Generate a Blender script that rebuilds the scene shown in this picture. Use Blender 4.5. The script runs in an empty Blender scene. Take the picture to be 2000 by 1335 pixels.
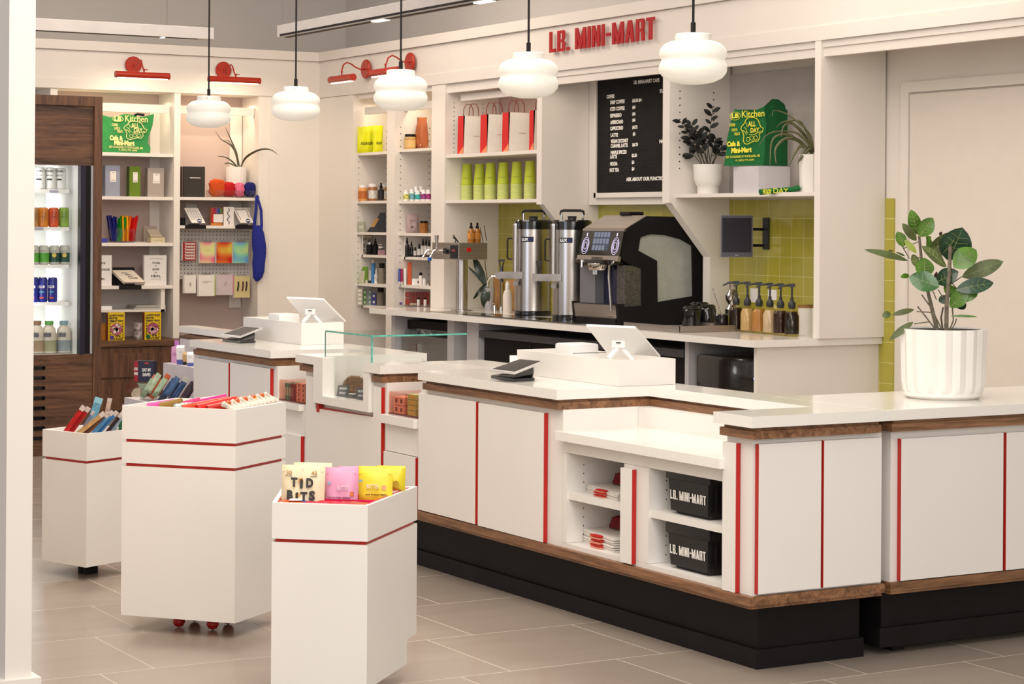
import bpy, bmesh, math, random
from mathutils import Vector, Matrix
random.seed(7)
SC = bpy.context.scene
COL = SC.collection
# ---------------------------------------------------------------- camera, world, lights, exposure
F_, HY, YAW, ROLL, EYE = 4109.16, 438.33, 0.524392, 0.00655148, 1.575
_f = Vector((math.sin(YAW), math.cos(YAW), 0)); _r0 = Vector((math.cos(YAW), -math.sin(YAW), 0)); _z = Vector((0, 0, 1))
_r = _r0*math.cos(ROLL) + _z*math.sin(ROLL); _u = -_r0*math.sin(ROLL) + _z*math.cos(ROLL)
EYEP = Vector((0, 0, EYE))
cd = bpy.data.cameras.new('camera'); cam = bpy.data.objects.new('camera', cd); COL.objects.link(cam)
cd.sensor_width = 36; cd.lens = F_/2000*36; cd.shift_x = 0; cd.shift_y = -(667.5-HY)/2000; cd.clip_end = 100; cd.clip_start = .05
m = Matrix.Identity(4)
for i in range(3):
    m[i][0] = _r[i]; m[i][1] = _u[i]; m[i][2] = -_f[i]; m[i][3] = EYEP[i]
cam.matrix_world = m
SC.camera = cam
SC.view_settings.view_transform = 'Standard'; SC.view_settings.look = 'None'; SC.view_settings.gamma = 1
SC.view_settings.use_curve_mapping = False
SC.view_settings.exposure = 0.37
w = bpy.data.worlds.new('world'); SC.world = w; w.use_nodes = True
bgn = w.node_tree.nodes['Background']; bgn.inputs[0].default_value = (1, .955, .91, 1); bgn.inputs[1].default_value = .50

def area(name, loc, tgt, sx, sy, power, col=(1, .86, .7)):
    l = bpy.data.lights.new(name, 'AREA'); l.shape = 'RECTANGLE'; l.size = sx; l.size_y = sy; l.energy = power; l.color = col
    o = bpy.data.objects.new(name, l); COL.objects.link(o); o.location = loc
    o.rotation_euler = (Vector(tgt)-Vector(loc)).to_track_quat('-Z', 'Y').to_euler(); return o
area('ceiling_light_front', (2.6, 5.0, 4.0), (2.9, 6.2, 0), 3.0, 4.0, 140, (1, .94, .87))
area('ceiling_light_counter', (5.3, 9.0, 4.1), (5.6, 9.0, 0), 1.6, 6.5, 135, (1, .9, .80))
area('ceiling_light_back', (5.3, 13.7, 4.1), (5.6, 14.0, 0), 3.0, 3.5, 115, (1, .86, .74))
area('window_light', (-2.5, 9.0, 2.0), (4, 13, .6), 3.0, 2.4, 60, (.72, .8, 1))
area('storefront_light', (1.0, -2.0, 2.8), (5, 8, .9), 5.0, 2.5, 160, (1, .965, .93))

def point(name, loc, power, col=(1, .8, .6), r=.05):
    l = bpy.data.lights.new(name, 'POINT'); l.energy = power; l.color = col; l.shadow_soft_size = r
    o = bpy.data.objects.new(name, l); COL.objects.link(o); o.location = loc; return o

# ---------------------------------------------------------------- helpers: a pixel of the photo onto a real plane
def _ray(x, y): return _f*F_ + _r*(x-1000) - _u*(y-HY)
def PX(x, y, X): d = _ray(x, y); return EYEP + d*(X/d.x)
def PY(x, y, Y): d = _ray(x, y); return EYEP + d*(Y/d.y)
def PZ(x, y, Z): d = _ray(x, y); return EYEP + d*((Z-EYE)/d.z)
def PD(x, y, D): return EYEP + _ray(x, y)*(D/F_)
def dep(p): return (Vector(p)-EYEP).dot(_f)
def zrow(p, py):
    lo, hi = -1, 5
    for _ in range(40):
        mid = (lo+hi)/2; d = Vector((p[0], p[1], mid))-EYEP
        if HY-F_*d.dot(_u)/d.dot(_f) > py: lo = mid
        else: hi = mid
    return lo

# ---------------------------------------------------------------- materials
def lin(c): return c/12.92 if c <= .04045 else ((c+.055)/1.055)**2.4
def hx(h): return tuple(lin(int(h[i:i+2], 16)/255) for i in (0, 2, 4)) + (1,)
MATS = {}
def mat(name, col, rough=.5, metal=0, var=.04, scale=8, bump=0, coat=0, spec=.5, emit=0, emcol=None, stretch=None, alpha=1, trans=0, ior=1.45):
    if name in MATS: return MATS[name]
    m = bpy.data.materials.new(name); m.use_nodes = True; nt = m.node_tree; b = nt.nodes['Principled BSDF']
    if isinstance(col, str): col = hx(col)
    if len(col) == 3: col = tuple(col)+(1,)
    if emcol and len(emcol) == 3: emcol = tuple(emcol)+(1,)
    tc = nt.nodes.new('ShaderNodeTexCoord'); mp = nt.nodes.new('ShaderNodeMapping'); nt.links.new(tc.outputs['Object'], mp.inputs[0])
    if stretch: mp.inputs['Scale'].default_value = stretch
    nz = nt.nodes.new('ShaderNodeTexNoise'); nz.inputs['Scale'].default_value = scale; nt.links.new(mp.outputs[0], nz.inputs['Vector'])
    rp = nt.nodes.new('ShaderNodeValToRGB'); nt.links.new(nz.outputs[0], rp.inputs[0])
    rp.color_ramp.elements[0].position = .3; rp.color_ramp.elements[1].position = .7
    rp.color_ramp.elements[0].color = tuple(max(0, c*(1-var)) for c in col[:3])+(1,)
    rp.color_ramp.elements[1].color = tuple(min(1, c*(1+var)) for c in col[:3])+(1,)
    nt.links.new(rp.outputs[0], b.inputs['Base Color'])
    b.inputs['Roughness'].default_value = rough; b.inputs['Metallic'].default_value = metal
    b.inputs['Specular IOR Level'].default_value = spec; b.inputs['Coat Weight'].default_value = coat
    b.inputs['Transmission Weight'].default_value = trans; b.inputs['IOR'].default_value = ior; b.inputs['Alpha'].default_value = alpha
    if emit: b.inputs['Emission Color'].default_value = emcol or col; b.inputs['Emission Strength'].default_value = emit
    if bump:
        bp = nt.nodes.new('ShaderNodeBump'); bp.inputs['Strength'].default_value = bump; bp.inputs['Distance'].default_value = .002
        nt.links.new(nz.outputs[0], bp.inputs['Height']); nt.links.new(bp.outputs[0], b.inputs['Normal'])
    MATS[name] = m; return m
WHITE = mat('white_laminate', (.80, .765, .72), .42, var=.012, scale=3)
SHELFW = mat('cream_paint', (.78, .73, .67), .5, var=.015, scale=2)
BACKP = mat('shelf_back_panel', (.54, .42, .375), .6, var=.03, scale=2)
PAINT = mat('cream_wall_paint', (.74, .69, .63), .6, var=.02, scale=2)
GREYP = mat('grey_wall_paint', (.56, .53, .50), .75, var=.03, scale=1)
QUARTZ = mat('white_quartz', (.83, .80, .75), .14, var=.015, scale=60, coat=.2)
RED = mat('red_edge', (.45, .012, .007), .35, var=.05)
REDL = mat('red_lamp_enamel', (.40, .022, .006), .35, var=.04, coat=.2)
BLACK = mat('matte_black', (.008, .006, .0068), .55, var=.2, spec=.25)
GLOSSB = mat('gloss_black', (.01, .009, .009), .12, var=.1, coat=.5)
DARK = mat('charcoal_plastic', (.025, .025, .028), .4, var=.1)
STEEL = mat('brushed_steel', (.52, .49, .46), .26, 1, var=.1, scale=30, stretch=(1, 1, .04))
STEELH = mat('brushed_steel_panel', (.50, .46, .43), .38, 1, var=.1, scale=40, stretch=(.05, .05, 3))
CHROME = mat('chrome', (.75, .73, .7), .08, 1, var=.02)
CREAMC = mat('white_ceramic', (.82, .79, .74), .35, var=.015, coat=.2)
WPLAST = mat('white_plastic', (.84, .83, .81), .3, var=.01)
GREYC = mat('grey_panel', (.46, .45, .46), .5, var=.03)
SOIL = mat('dark_soil', (.012, .009, .007), .9, var=.4, scale=60, bump=.6)
LIME = mat('lime_paper', (.50, .58, .035), .55, var=.03)
LIMEP = mat('pale_lime_rim', (.62, .68, .22), .5, var=.03)
PAPER = mat('white_paper', (.78, .74, .69), .7, var=.03, scale=20)
REDP = mat('red_paper', (.60, .012, .012), .6, var=.05)
GREENF = mat('green_canvas', (.008, .13, .032), .85, var=.12, scale=90, bump=.3)
YELT = mat('yellow_print', (.80, .72, .06), .7, var=.03)
CRMT = mat('cream_print', (.78, .70, .30), .7, var=.03)
REDT = mat('red_sign_enamel', (.40, .004, .008), .35, var=.03, coat=.3)
TXTW = mat('white_print', (.85, .82, .76), .5, var=.02)
TXTB = mat('black_print', (.012, .012, .014), .6, var=.1)
BRASSB = mat('amber_glass', (.32, .11, .01), .12, var=.1, coat=.6)
NAVY = mat('navy_knit', (.012, .02, .22), .9, var=.3, scale=120, bump=.5)
def M(h, rough=.45, **k): return mat('paint_'+h, h, rough, **k)

def wood(name, dark, light, axis, rough=.42):
    m = bpy.data.materials.new(name); m.use_nodes = True; nt = m.node_tree; b = nt.nodes['Principled BSDF']
    tc = nt.nodes.new('ShaderNodeTexCoord'); mp = nt.nodes.new('ShaderNodeMapping'); nt.links.new(tc.outputs['Object'], mp.inputs[0])
    s = [9.0, 9.0, 9.0]; s[axis] = .7; mp.inputs['Scale'].default_value = s
    n1 = nt.nodes.new('ShaderNodeTexNoise'); n1.inputs['Scale'].default_value = 3; n1.inputs['Detail'].default_value = 6; n1.inputs['Distortion'].default_value = 1.2
    nt.links.new(mp.outputs[0], n1.inputs['Vector'])
    wv = nt.nodes.new('ShaderNodeTexNoise'); wv.inputs['Scale'].default_value = 22; wv.inputs['Detail'].default_value = 3; nt.links.new(mp.outputs[0], wv.inputs['Vector'])
    mx = nt.nodes.new('ShaderNodeMath'); mx.operation = 'MULTIPLY_ADD'; mx.inputs[1].default_value = .45; nt.links.new(wv.outputs[0], mx.inputs[0]); nt.links.new(n1.outputs[0], mx.inputs[2])
    rp = nt.nodes.new('ShaderNodeValToRGB'); nt.links.new(mx.outputs[0], rp.inputs[0])
    rp.color_ramp.elements[0].position = .5; rp.color_ramp.elements[0].color = dark+(1,)
    rp.color_ramp.elements[1].position = .95; rp.color_ramp.elements[1].color = light+(1,)
    nt.links.new(rp.outputs[0], b.inputs['Base Color']); b.inputs['Roughness'].default_value = rough
    MATS[name] = m; return m
WALY = wood('walnut_along_counter', (.085, .034, .013), (.33, .16, .075), 1)
WALX = wood('walnut_across', (.095, .04, .016), (.34, .17, .08), 0)
WALZ = wood('walnut_dark_vertical', (.045, .017, .008), (.17, .075, .035), 2)
WALD = wood('walnut_dark_horizontal', (.04, .016, .008), (.17, .078, .036), 0)

def glass(name, tint, gloss=.06, tr=.0):
    m = bpy.data.materials.new(name); m.use_nodes = True; nt = m.node_tree; nt.nodes.remove(nt.nodes['Principled BSDF'])
    out = nt.nodes['Material Output']; t = nt.nodes.new('ShaderNodeBsdfTransparent'); t.inputs[0].default_value = tint
    g = nt.nodes.new('ShaderNodeBsdfGlossy'); g.inputs['Roughness'].default_value = .02
    lw = nt.nodes.new('ShaderNodeLayerWeight'); lw.inputs[0].default_value = .25
    mu = nt.nodes.new('ShaderNodeMath'); mu.operation = 'MULTIPLY_ADD'; mu.inputs[1].default_value = tr or .35; mu.inputs[2].default_value = gloss; nt.links.new(lw.outputs['Fresnel'], mu.inputs[0])
    mx = nt.nodes.new('ShaderNodeMixShader'); nt.links.new(mu.outputs[0], mx.inputs[0]); nt.links.new(t.outputs[0], mx.inputs[1]); nt.links.new(g.outputs[0], mx.inputs[2])
    nt.links.new(mx.outputs[0], out.inputs[0]); MATS[name] = m; return m
GLASS = glass('clear_glass', (.975, .985, .98, 1), .008, .12)
GEDGE = glass('green_glass_edge', (.25, .62, .52, 1), .12)
ACRY = glass('clear_acrylic', (.95, .95, .95, 1), .03, .2)
ACRP = glass('pink_acrylic', (.99, .88, .84, 1), .015, .1)
SYRC = glass('syrup_clear', (.95, .90, .82, 1), .012, .05)

def tiles(name, p_u, p_v, ou, ov, axes, base, grout, gw, rough, var=.1, k=0., coat=0):
    """square or running-bond tiles from object coordinates: axes = (u axis, v axis)"""
    m = bpy.data.materials.new(name); m.use_nodes = True; nt = m.node_tree; b = nt.nodes['Principled BSDF']; L = nt.links
    tc = nt.nodes.new('ShaderNodeTexCoord'); sp = nt.nodes.new('ShaderNodeSeparateXYZ'); L.new(tc.outputs['Object'], sp.inputs[0])
    def mth(op, a, bb=None, c=None):
        n = nt.nodes.new('ShaderNodeMath'); n.operation = op
        for i, v in enumerate((a, bb, c)):
            if v is None: continue
            if isinstance(v, (int, float)): n.inputs[i].default_value = v
            else: L.new(v, n.inputs[i])
        return n.outputs[0]
    u = sp.outputs[axes[0]]; v = sp.outputs[axes[1]]
    vv = mth('DIVIDE', mth('SUBTRACT', v, ov), p_v); row = mth('FLOOR', vv)
    uu = mth('DIVIDE', mth('SUBTRACT', mth('SUBTRACT', u, ou), mth('MULTIPLY', row, k)), p_u); colm = mth('FLOOR', uu)
    fu = mth('FRACT', uu); fv = mth('FRACT', vv)
    du = mth('MULTIPLY', mth('MINIMUM', fu, mth('SUBTRACT', 1, fu)), p_u); dv = mth('MULTIPLY', mth('MINIMUM', fv, mth('SUBTRACT', 1, fv)), p_v)
    g = mth('LESS_THAN', mth('MINIMUM', du, dv), gw)
    cb = nt.nodes.new('ShaderNodeCombineXYZ'); L.new(colm, cb.inputs[0]); L.new(row, cb.inputs[1])
    wn = nt.nodes.new('ShaderNodeTexWhiteNoise'); L.new(cb.outputs[0], wn.inputs[0])
    nz = nt.nodes.new('ShaderNodeTexNoise'); nz.inputs['Scale'].default_value = 1.6; nz.inputs['Detail'].default_value = 7; nz.inputs['Distortion'].default_value = .8
    mp = nt.nodes.new('ShaderNodeMapping'); mp.inputs['Scale'].default_value = (.7, 2.4, 1) if k else (1, 1, 1)
    ad = nt.nodes.new('ShaderNodeVectorMath'); ad.operation = 'ADD'; L.new(tc.outputs['Object'], ad.inputs[0]); L.new(wn.outputs['Color'], ad.inputs[1])
    L.new(ad.outputs[0], mp.inputs[0]); L.new(mp.outputs[0], nz.inputs['Vector'])
    f = mth('MULTIPLY_ADD', wn.outputs['Value'], .35, mth('MULTIPLY', nz.outputs[0], .9))
    rp = nt.nodes.new('ShaderNodeValToRGB'); L.new(f, rp.inputs[0]); rp.color_ramp.elements[0].position = .25; rp.color_ramp.elements[1].position = .95
    rp.color_ramp.elements[0].color = tuple(c*(1-var) for c in base)+(1,); rp.color_ramp.elements[1].color = tuple(c*(1+var) for c in base)+(1,)
    mx = nt.nodes.new('ShaderNodeMix'); mx.data_type = 'RGBA'; L.new(g, mx.inputs[0]); L.new(rp.outputs[0], mx.inputs[6]); mx.inputs[7].default_value = grout+(1,)
    L.new(mx.outputs[2], b.inputs['Base Color'])
    L.new(mth('MULTIPLY_ADD', g, .4, rough), b.inputs['Roughness']); b.inputs['Coat Weight'].default_value = coat
    bp = nt.nodes.new('ShaderNodeBump'); bp.inputs['Strength'].default_value = .25; bp.inputs['Distance'].default_value = .002; bp.invert = True
    L.new(g, bp.inputs['Height']); L.new(bp.outputs[0], b.inputs['Normal'])
    MATS[name] = m; return m
FLOORM = tiles('stone_floor_tile', .643, .637, 3.036, 8.335, (0, 1), (.335, .275, .225), (.58, .50, .42), .0020, .20, .16, .2)
TILEM = tiles('green_wall_tile', .124, .1235, 10.976, 1.1315, (1, 2), (.40, .355, .045), (.60, .58, .25), .0016, .12, .07, 0, .4)

# ---------------------------------------------------------------- mesh builder
I4 = Matrix.Identity(4)
WM = {}
class MB:
    def __init__(s, M=None): s.bm = bmesh.new(); s.M = M or I4
    def _v(s, ps): return [s.bm.verts.new(s.M @ Vector(p)) for p in ps]
    def face(s, ps):
        try: return s.bm.faces.new(s._v(ps))
        except ValueError: return None
    def hexa(s, p):
        v = s._v(p)
        for q in ((0, 3, 2, 1), (4, 5, 6, 7), (0, 1, 5, 4), (1, 2, 6, 5), (2, 3, 7, 6), (3, 0, 4, 7)): s.bm.faces.new([v[i] for i in q])
        return s
    def box(s, x0, x1, y0, y1, z0, z1, bev=0):
        x0, x1 = sorted((x0, x1)); y0, y1 = sorted((y0, y1)); z0, z1 = sorted((z0, z1))
        if bev:
            t = bmesh.new(); v = [t.verts.new(p) for p in ((x0, y0, z0), (x1, y0, z0), (x1, y1, z0), (x0, y1, z0), (x0, y0, z1), (x1, y0, z1), (x1, y1, z1), (x0, y1, z1))]
            for q in ((0, 3, 2, 1), (4, 5, 6, 7), (0, 1, 5, 4), (1, 2, 6, 5), (2, 3, 7, 6), (3, 0, 4, 7)): t.faces.new([v[i] for i in q])
            bmesh.ops.bevel(t, geom=t.edges[:], offset=bev, segments=2, affect='EDGES', profile=.6)
            mp = {}
            for vv in t.verts: mp[vv] = s.bm.verts.new(s.M @ vv.co)
            for f in t.faces: s.bm.faces.new([mp[q] for q in f.verts])
            t.free(); return s
        return s.hexa([(x0, y0, z0), (x1, y0, z0), (x1, y1, z0), (x0, y1, z0), (x0, y0, z1), (x1, y0, z1), (x1, y1, z1), (x0, y1, z1)])
    def rbox(s, c, r, u, n, w, h, d):
        """box centred c, width w along r, height h along u, depth d along n"""
        c, r, u, n = Vector(c), Vector(r).normalized(), Vector(u).normalized(), Vector(n).normalized()
        return s.hexa([c+r*(a*w/2)+n*(b*d/2)+u*(e*h/2) for e in (-1, 1) for a, b in ((-1, -1), (1, -1), (1, 1), (-1, 1))])
    def prism(s, pts, z0, z1, ax=2):
        """extrude a 2D outline along an axis: ax 2 -> (x,y) by z, ax 1 -> (x,z) by y, ax 0 -> (y,z) by x"""
        def q(p, t): return {2: (p[0], p[1], t), 1: (p[0], t, p[1]), 0: (t, p[0], p[1])}[ax]
        a = s._v([q(p, z0) for p in pts]); b = s._v([q(p, z1) for p in pts]); n = len(pts)
        s.bm.faces.new(a); s.bm.faces.new(b[::-1])
        for i in range(n): s.bm.faces.new((a[i], b[i], b[(i+1) % n], a[(i+1) % n]))
        return s
    def lathe(s, prof, c=(0, 0, 0), seg=32, flute=None, axis=None):
        R = Matrix.Translation(Vector(c))
        if axis is not None: R = R @ Vector((0, 0, 1)).rotation_difference(Vector(axis)).to_matrix().to_4x4()
        rings = []
        for r, z in prof:
            if r < 1e-6: rings.append(s._v([R @ Vector((0, 0, z))])); continue
            ps = []
            for i in range(seg):
                a = 2*math.pi*i/seg; rr = r*(flute(a, z) if flute else 1)
                ps.append(R @ Vector((rr*math.cos(a), rr*math.sin(a), z)))
            rings.append(s._v(ps))
        for A, B in zip(rings, rings[1:]):
            for i in range(seg):
                j = (i+1) % seg
                if len(A) == 1 and len(B) == 1: continue
                if len(A) == 1: q = (A[0], B[j], B[i])
                elif len(B) == 1: q = (A[i], A[j], B[0])
                else: q = (A[i], A[j], B[j], B[i])
                try: s.bm.faces.new(q)
                except ValueError: pass
        return s
    def cyl(s, a, b, r, seg=16, r2=None):
        a, b = Vector(a), Vector(b); L = (b-a).length; r2 = r if r2 is None else r2
        return s.lathe([(0, 0), (r, 0), (r2, L), (0, L)], a, seg, axis=(b-a))
    def tube(s, pts, r, seg=8, taper=1):
        pts = [Vector(p) for p in pts]; rings = []; n = len(pts); up = None
        for i, p in enumerate(pts):
            t = (pts[min(i+1, n-1)]-pts[max(i-1, 0)]).normalized()
            if up is None: up = t.orthogonal().normalized()
            up = (up-t*up.dot(t)).normalized(); sd = t.cross(up); rr = r*(1+(taper-1)*i/(n-1))
            rings.append(s._v([p+(up*math.cos(2*math.pi*k/seg)+sd*math.sin(2*math.pi*k/seg))*rr for k in range(seg)]))
        for A, B in zip(rings, rings[1:]):
            for i in range(seg): s.bm.faces.new((A[i], A[(i+1) % seg], B[(i+1) % seg], B[i]))
        s.bm.faces.new(rings[0][::-1]); s.bm.faces.new(rings[-1]); return s
    def leaf(s, a, b, w, nrm=(0, 0, 1), bend=.1, fold=.15, seg=8, tip=.5):
        """leaf blade from a to b, width w, facing nrm, bowed by bend*length, with a folded midrib and some thickness"""
        a, b, nrm = Vector(a), Vector(b), Vector(nrm); d = b-a; L = d.length; d = d/L; sd = d.cross(nrm).normalized(); n = sd.cross(d).normalized()
        top, bot = [], []
        for i in range(seg+1):
            t = i/seg; ww = w/2*math.sin(math.pi*t**(.75 if tip > .5 else 1.0))**.7 if 0 < t < 1 else 0
            c = a+d*(L*t)+n*(bend*L*math.sin(math.pi*t))
            row = [c-sd*ww+n*(fold*ww), c, c+sd*ww+n*(fold*ww)]
            top.append(s._v(row)); bot.append(s._v([p-n*.0012 for p in row]))
        for R, flip in ((top, 0), (bot, 1)):
            for A, B in zip(R, R[1:]):
                for k in (0, 1):
                    q = (A[k], A[k+1], B[k+1], B[k]); s.bm.faces.new(q[::-1] if flip else q)
        return s
    def ribbon(s, pts, w, nrm, taper=.15):
        """long curved blade through pts: smooth, tapering to a tip, slightly folded"""
        P = [Vector(p) for p in pts]; Q = []
        for i in range(len(P)-1):
            a, b, c, d = P[max(i-1, 0)], P[i], P[i+1], P[min(i+2, len(P)-1)]
            for k in range(5):
                t = k/5; Q.append(.5*((2*b)+(c-a)*t+(2*a-5*b+4*c-d)*t*t+(3*b-a-3*c+d)*t**3))
        Q.append(P[-1]); n = len(Q); rows = []
        for i, p in enumerate(Q):
            t = (Q[min(i+1, n-1)]-Q[max(i-1, 0)]).normalized(); sd = t.cross(Vector(nrm)).normalized(); f = i/(n-1)
            ww = w/2*min(1, .45+2.5*f)*(1-(1-taper)*f**2.2); up = sd.cross(t)
            rows.append(s._v([p-sd*ww, p+up*ww*.25, p+sd*ww, p+up*(ww*.25-.0014)]))
        for A, B in zip(rows, rows[1:]):
            for k in range(4): s.bm.faces.new((A[k], A[(k+1) % 4], B[(k+1) % 4], B[k]))
        s.bm.faces.new(rows[0]); s.bm.faces.new(rows[-1]); return s
    def pillow(s, c, r, u, n, w, h, d, top=1.0, wr=.0, seg=10, seed=0):
        """a filled pouch: flat crimped edges, belly depth d, slight wrinkles"""
        c, r, u, n = Vector(c), Vector(r).normalized(), Vector(u).normalized(), Vector(n).normalized(); rnd = random.Random(seed)
        G = {}
        ph = rnd.random()*6
        for sg in (1, -1):
            for i in range(seg+1):
                for j in range(seg+1):
                    x, y = i/seg, j/seg; e = min(1, 4*x*(1-x)*1.3)**.6 * (min(1, y*5)**.5) * max(0, 1-y**3)**.8
                    off = d/2*e*(1+wr*math.sin(9*x+ph)*math.cos(7*y+ph*2))
                    edge = wr*.03*w*math.sin(8*y+ph+sg)
                    G[sg, i, j] = s._v([c+r*((x-.5)*w*(1-(1-top)*y)+edge*(1 if x > .5 else -1))+u*((y-.5)*h+ (wr*.02*h*math.sin(6*x+ph) if j == seg else 0))+n*(off*sg)])[0]
        for sg in (1, -1):
            for i in range(seg):
                for j in range(seg):
                    q = [G[sg, i, j], G[sg, i+1, j], G[sg, i+1, j+1], G[sg, i, j+1]]
                    s.bm.faces.new(q if sg > 0 else q[::-1])
        return s
    def build(s, name, m, parent=None, smooth=False, ang=35):
        if not s.bm.faces: s.bm.free(); return None
        bmesh.ops.remove_doubles(s.bm, verts=s.bm.verts, dist=1e-6)
        bmesh.ops.recalc_face_normals(s.bm, faces=s.bm.faces)
        me = bpy.data.meshes.new(name)
        if parent is not None:
            inv = WM.get(parent.name, I4).inverted(); bmesh.ops.transform(s.bm, matrix=inv, verts=s.bm.verts)
        s.bm.to_mesh(me); s.bm.free()
        if smooth:
            for p in me.polygons: p.use_smooth = True
            try: me.set_sharp_from_angle(angle=math.radians(ang))
            except Exception: pass
        me.materials.append(m)
        o = bpy.data.objects.new(name, me); COL.objects.link(o)
        if parent is not None: o.parent = parent; WM[o.name] = WM.get(parent.name, I4)
        return o

def tag(o, label, cat, group=None, kind=None):
    o['label'] = label; o['category'] = cat
    if group: o['group'] = group
    if kind: o['kind'] = kind
    return o
def thing(name, loc, label, cat, group=None, rz=0):
    o = bpy.data.objects.new(name, None); COL.objects.link(o); o.location = loc; o.rotation_euler = (0, 0, rz); o.empty_display_size = .05
    WM[o.name] = Matrix.Translation(Vector(loc)) @ Matrix.Rotation(rz, 4, 'Z')
    return tag(o, label, cat, group)
def struct(name, mb, m, **k): o = mb.build(name, m, **k); o['kind'] = 'structure'; return o
def solo(name, mb, m, loc, label, cat, group=None, smooth=False):
    """a one-mesh thing whose origin is at its base"""
    mb.bm.transform(Matrix.Translation(-Vector(loc))); o = mb.build(name, m, smooth=smooth); o.location = loc
    WM[o.name] = Matrix.Translation(Vector(loc)); return tag(o, label, cat, group)
def kids(o): return [c for c in bpy.data.objects if c.parent == o]
def dup(root, loc, label, rz=None, group=None):
    ks = kids(root); r = root.copy(); COL.objects.link(r); r.location = loc
    if rz is not None: r.rotation_euler = (0, 0, rz)
    r['label'] = label
    if group: r['group'] = group
    for ch in ks:
        c = ch.copy(); COL.objects.link(c); c.parent = r
        for g in kids(ch):
            d = g.copy(); COL.objects.link(d); d.parent = c
    return r

_tc = {}
def txt(s, c, r, u, w, h, m, parent, depth=.0006, bold=0., name='lettering', up_=0., align=None):
    """real lettering fitted into a w x h field centred at c, baseline along r, upwards u"""
    key = (s, bold)
    if key not in _tc:
        cu = bpy.data.curves.new('lettering', 'FONT'); cu.body = s; cu.resolution_u = 3; cu.offset = bold; cu.extrude = .5; cu.align_x = 'CENTER'
        t = bpy.data.objects.new('t', cu); COL.objects.link(t); bpy.context.view_layer.update()
        dg = bpy.context.evaluated_depsgraph_get(); me = bpy.data.meshes.new_from_object(t.evaluated_get(dg))
        bpy.data.objects.remove(t); bpy.data.curves.remove(cu); _tc[key] = me
    me = _tc[key].copy(); vs = me.vertices
    xs = [v.co.x for v in vs]; ys = [v.co.y for v in vs]; x0, x1, y0, y1 = min(xs), max(xs), min(ys), max(ys)
    c, r, u = Vector(c), Vector(r).normalized(), Vector(u).normalized(); n = r.cross(u); hh = h or w*(y1-y0)/(x1-x0); ww = w or h*(x1-x0)/(y1-y0)
    if align == 'L': c = c+r*(ww/2)
    inv = WM.get(parent.name, I4).inverted() if parent is not None else I4
    for v in vs:
        v.co = inv @ (c+r*((v.co.x-(x0+x1)/2)/(x1-x0)*ww)+u*((v.co.y-(y0+y1)/2)/(y1-y0)*hh)+n*(v.co.z*depth+depth*.5))
    me.name = name; me.materials.clear(); me.materials.append(m)
    o = bpy.data.objects.new(name, me); COL.objects.link(o)
    if parent is not None: o.parent = parent; WM[o.name] = WM.get(parent.name, I4)
    return o
UP = Vector((0, 0, 1)); XX = Vector((1, 0, 0)); YY = Vector((0, 1, 0))
VR = _r0.copy(); VN = -_f.copy()          # right-hand and toward-the-shopfront directions

def glyphs():
    s = .145
    def R(x0, y0, x1, y1): return [(x0, y0), (x1, y0), (x1, y1), (x0, y1)]
    G = {'L': (.38, [R(0, 0, s, 1), R(s, 0, .36, .17)]),
     'B': (.44, [R(0, 0, s, 1), R(s, 0, .38, .14), R(s, .44, .36, .57), R(s, .86, .38, 1), [(.38, 0), (.44, .07), (.44, .42), (.38, .47), (.30, .5), (.285, .44), (.285, .14)], [(.38, 1), (.285, .86), (.285, .57), (.30, .5), (.38, .54), (.43, .6), (.43, .94)]]),
     '.': (.17, [R(0, 0, .17, .16)]), 'I': (.145, [R(0, 0, s, 1)]), '-': (.24, [R(0, .42, .24, .57)]),
     'M': (.62, [R(0, 0, .15, 1), R(.47, 0, .62, 1), [(.15, 1), (.15, .62), (.25, 0), (.31, 0), (.31, .42)], [(.47, 1), (.31, .42), (.31, 0), (.37, 0), (.47, .62)]]),
     'N': (.45, [R(0, 0, .15, 1), R(.30, 0, .45, 1), [(.15, 1), (.15, .62), (.30, 0), (.30, .38)]]),
     'A': (.47, [[(0, 0), (.155, 0), (.27, .82), (.22, 1), (.14, 1)], [(.47, 0), (.33, 1), (.22, 1), (.21, .82), (.315, 0)], [(.155, .19), (.315, .19), (.30, .33), (.17, .33)]]),
     'R': (.45, [R(0, 0, s, 1), R(s, .86, .38, 1), R(s, .42, .37, .56), [(.38, 1), (.285, .86), (.285, .56), (.30, .42), (.38, .46), (.44, .53), (.44, .94)], [(.285, .44), (.285, .36), (.30, 0), (.455, 0), (.43, .40), (.37, .46)]]),
     'T': (.42, [R(0, .855, .42, 1), R(.13, 0, .295, .855)]), ' ': (.14, [])}
    return G
GL = glyphs()
def block_text(s, c, r, u, w, h, m, parent, depth, name='lettering', gap=.105, split=False):
    """heavy condensed capitals built stroke by stroke, fitted to a w x h field"""
    c, r, u = Vector(c), Vector(r).normalized(), Vector(u).normalized(); n = r.cross(u)
    tot = sum(GL[ch][0] for ch in s)+gap*(len(s)-1); k = w/tot; x = -w/2; out = []; q = MB()
    for ch in s:
        if split: q = MB()
        for pi, poly in enumerate(GL[ch][1]):
            a = q._v([c+r*(x+px*k)+u*((py-.5)*h) for px, py in poly]); b = q._v([c+r*(x+px*k)+u*((py-.5)*h)+n*(depth+pi*.00002) for px, py in poly])
            q.bm.faces.new(a[::-1]); q.bm.faces.new(b)
            for i in range(len(a)): q.bm.faces.new((a[i], a[(i+1) % len(a)], b[(i+1) % len(a)], b[i]))
        x += (GL[ch][0]+gap)*k
        if split and GL[ch][1]: q.build('letter', m, parent)
    if not split: q.build(name, m, parent)
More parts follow.
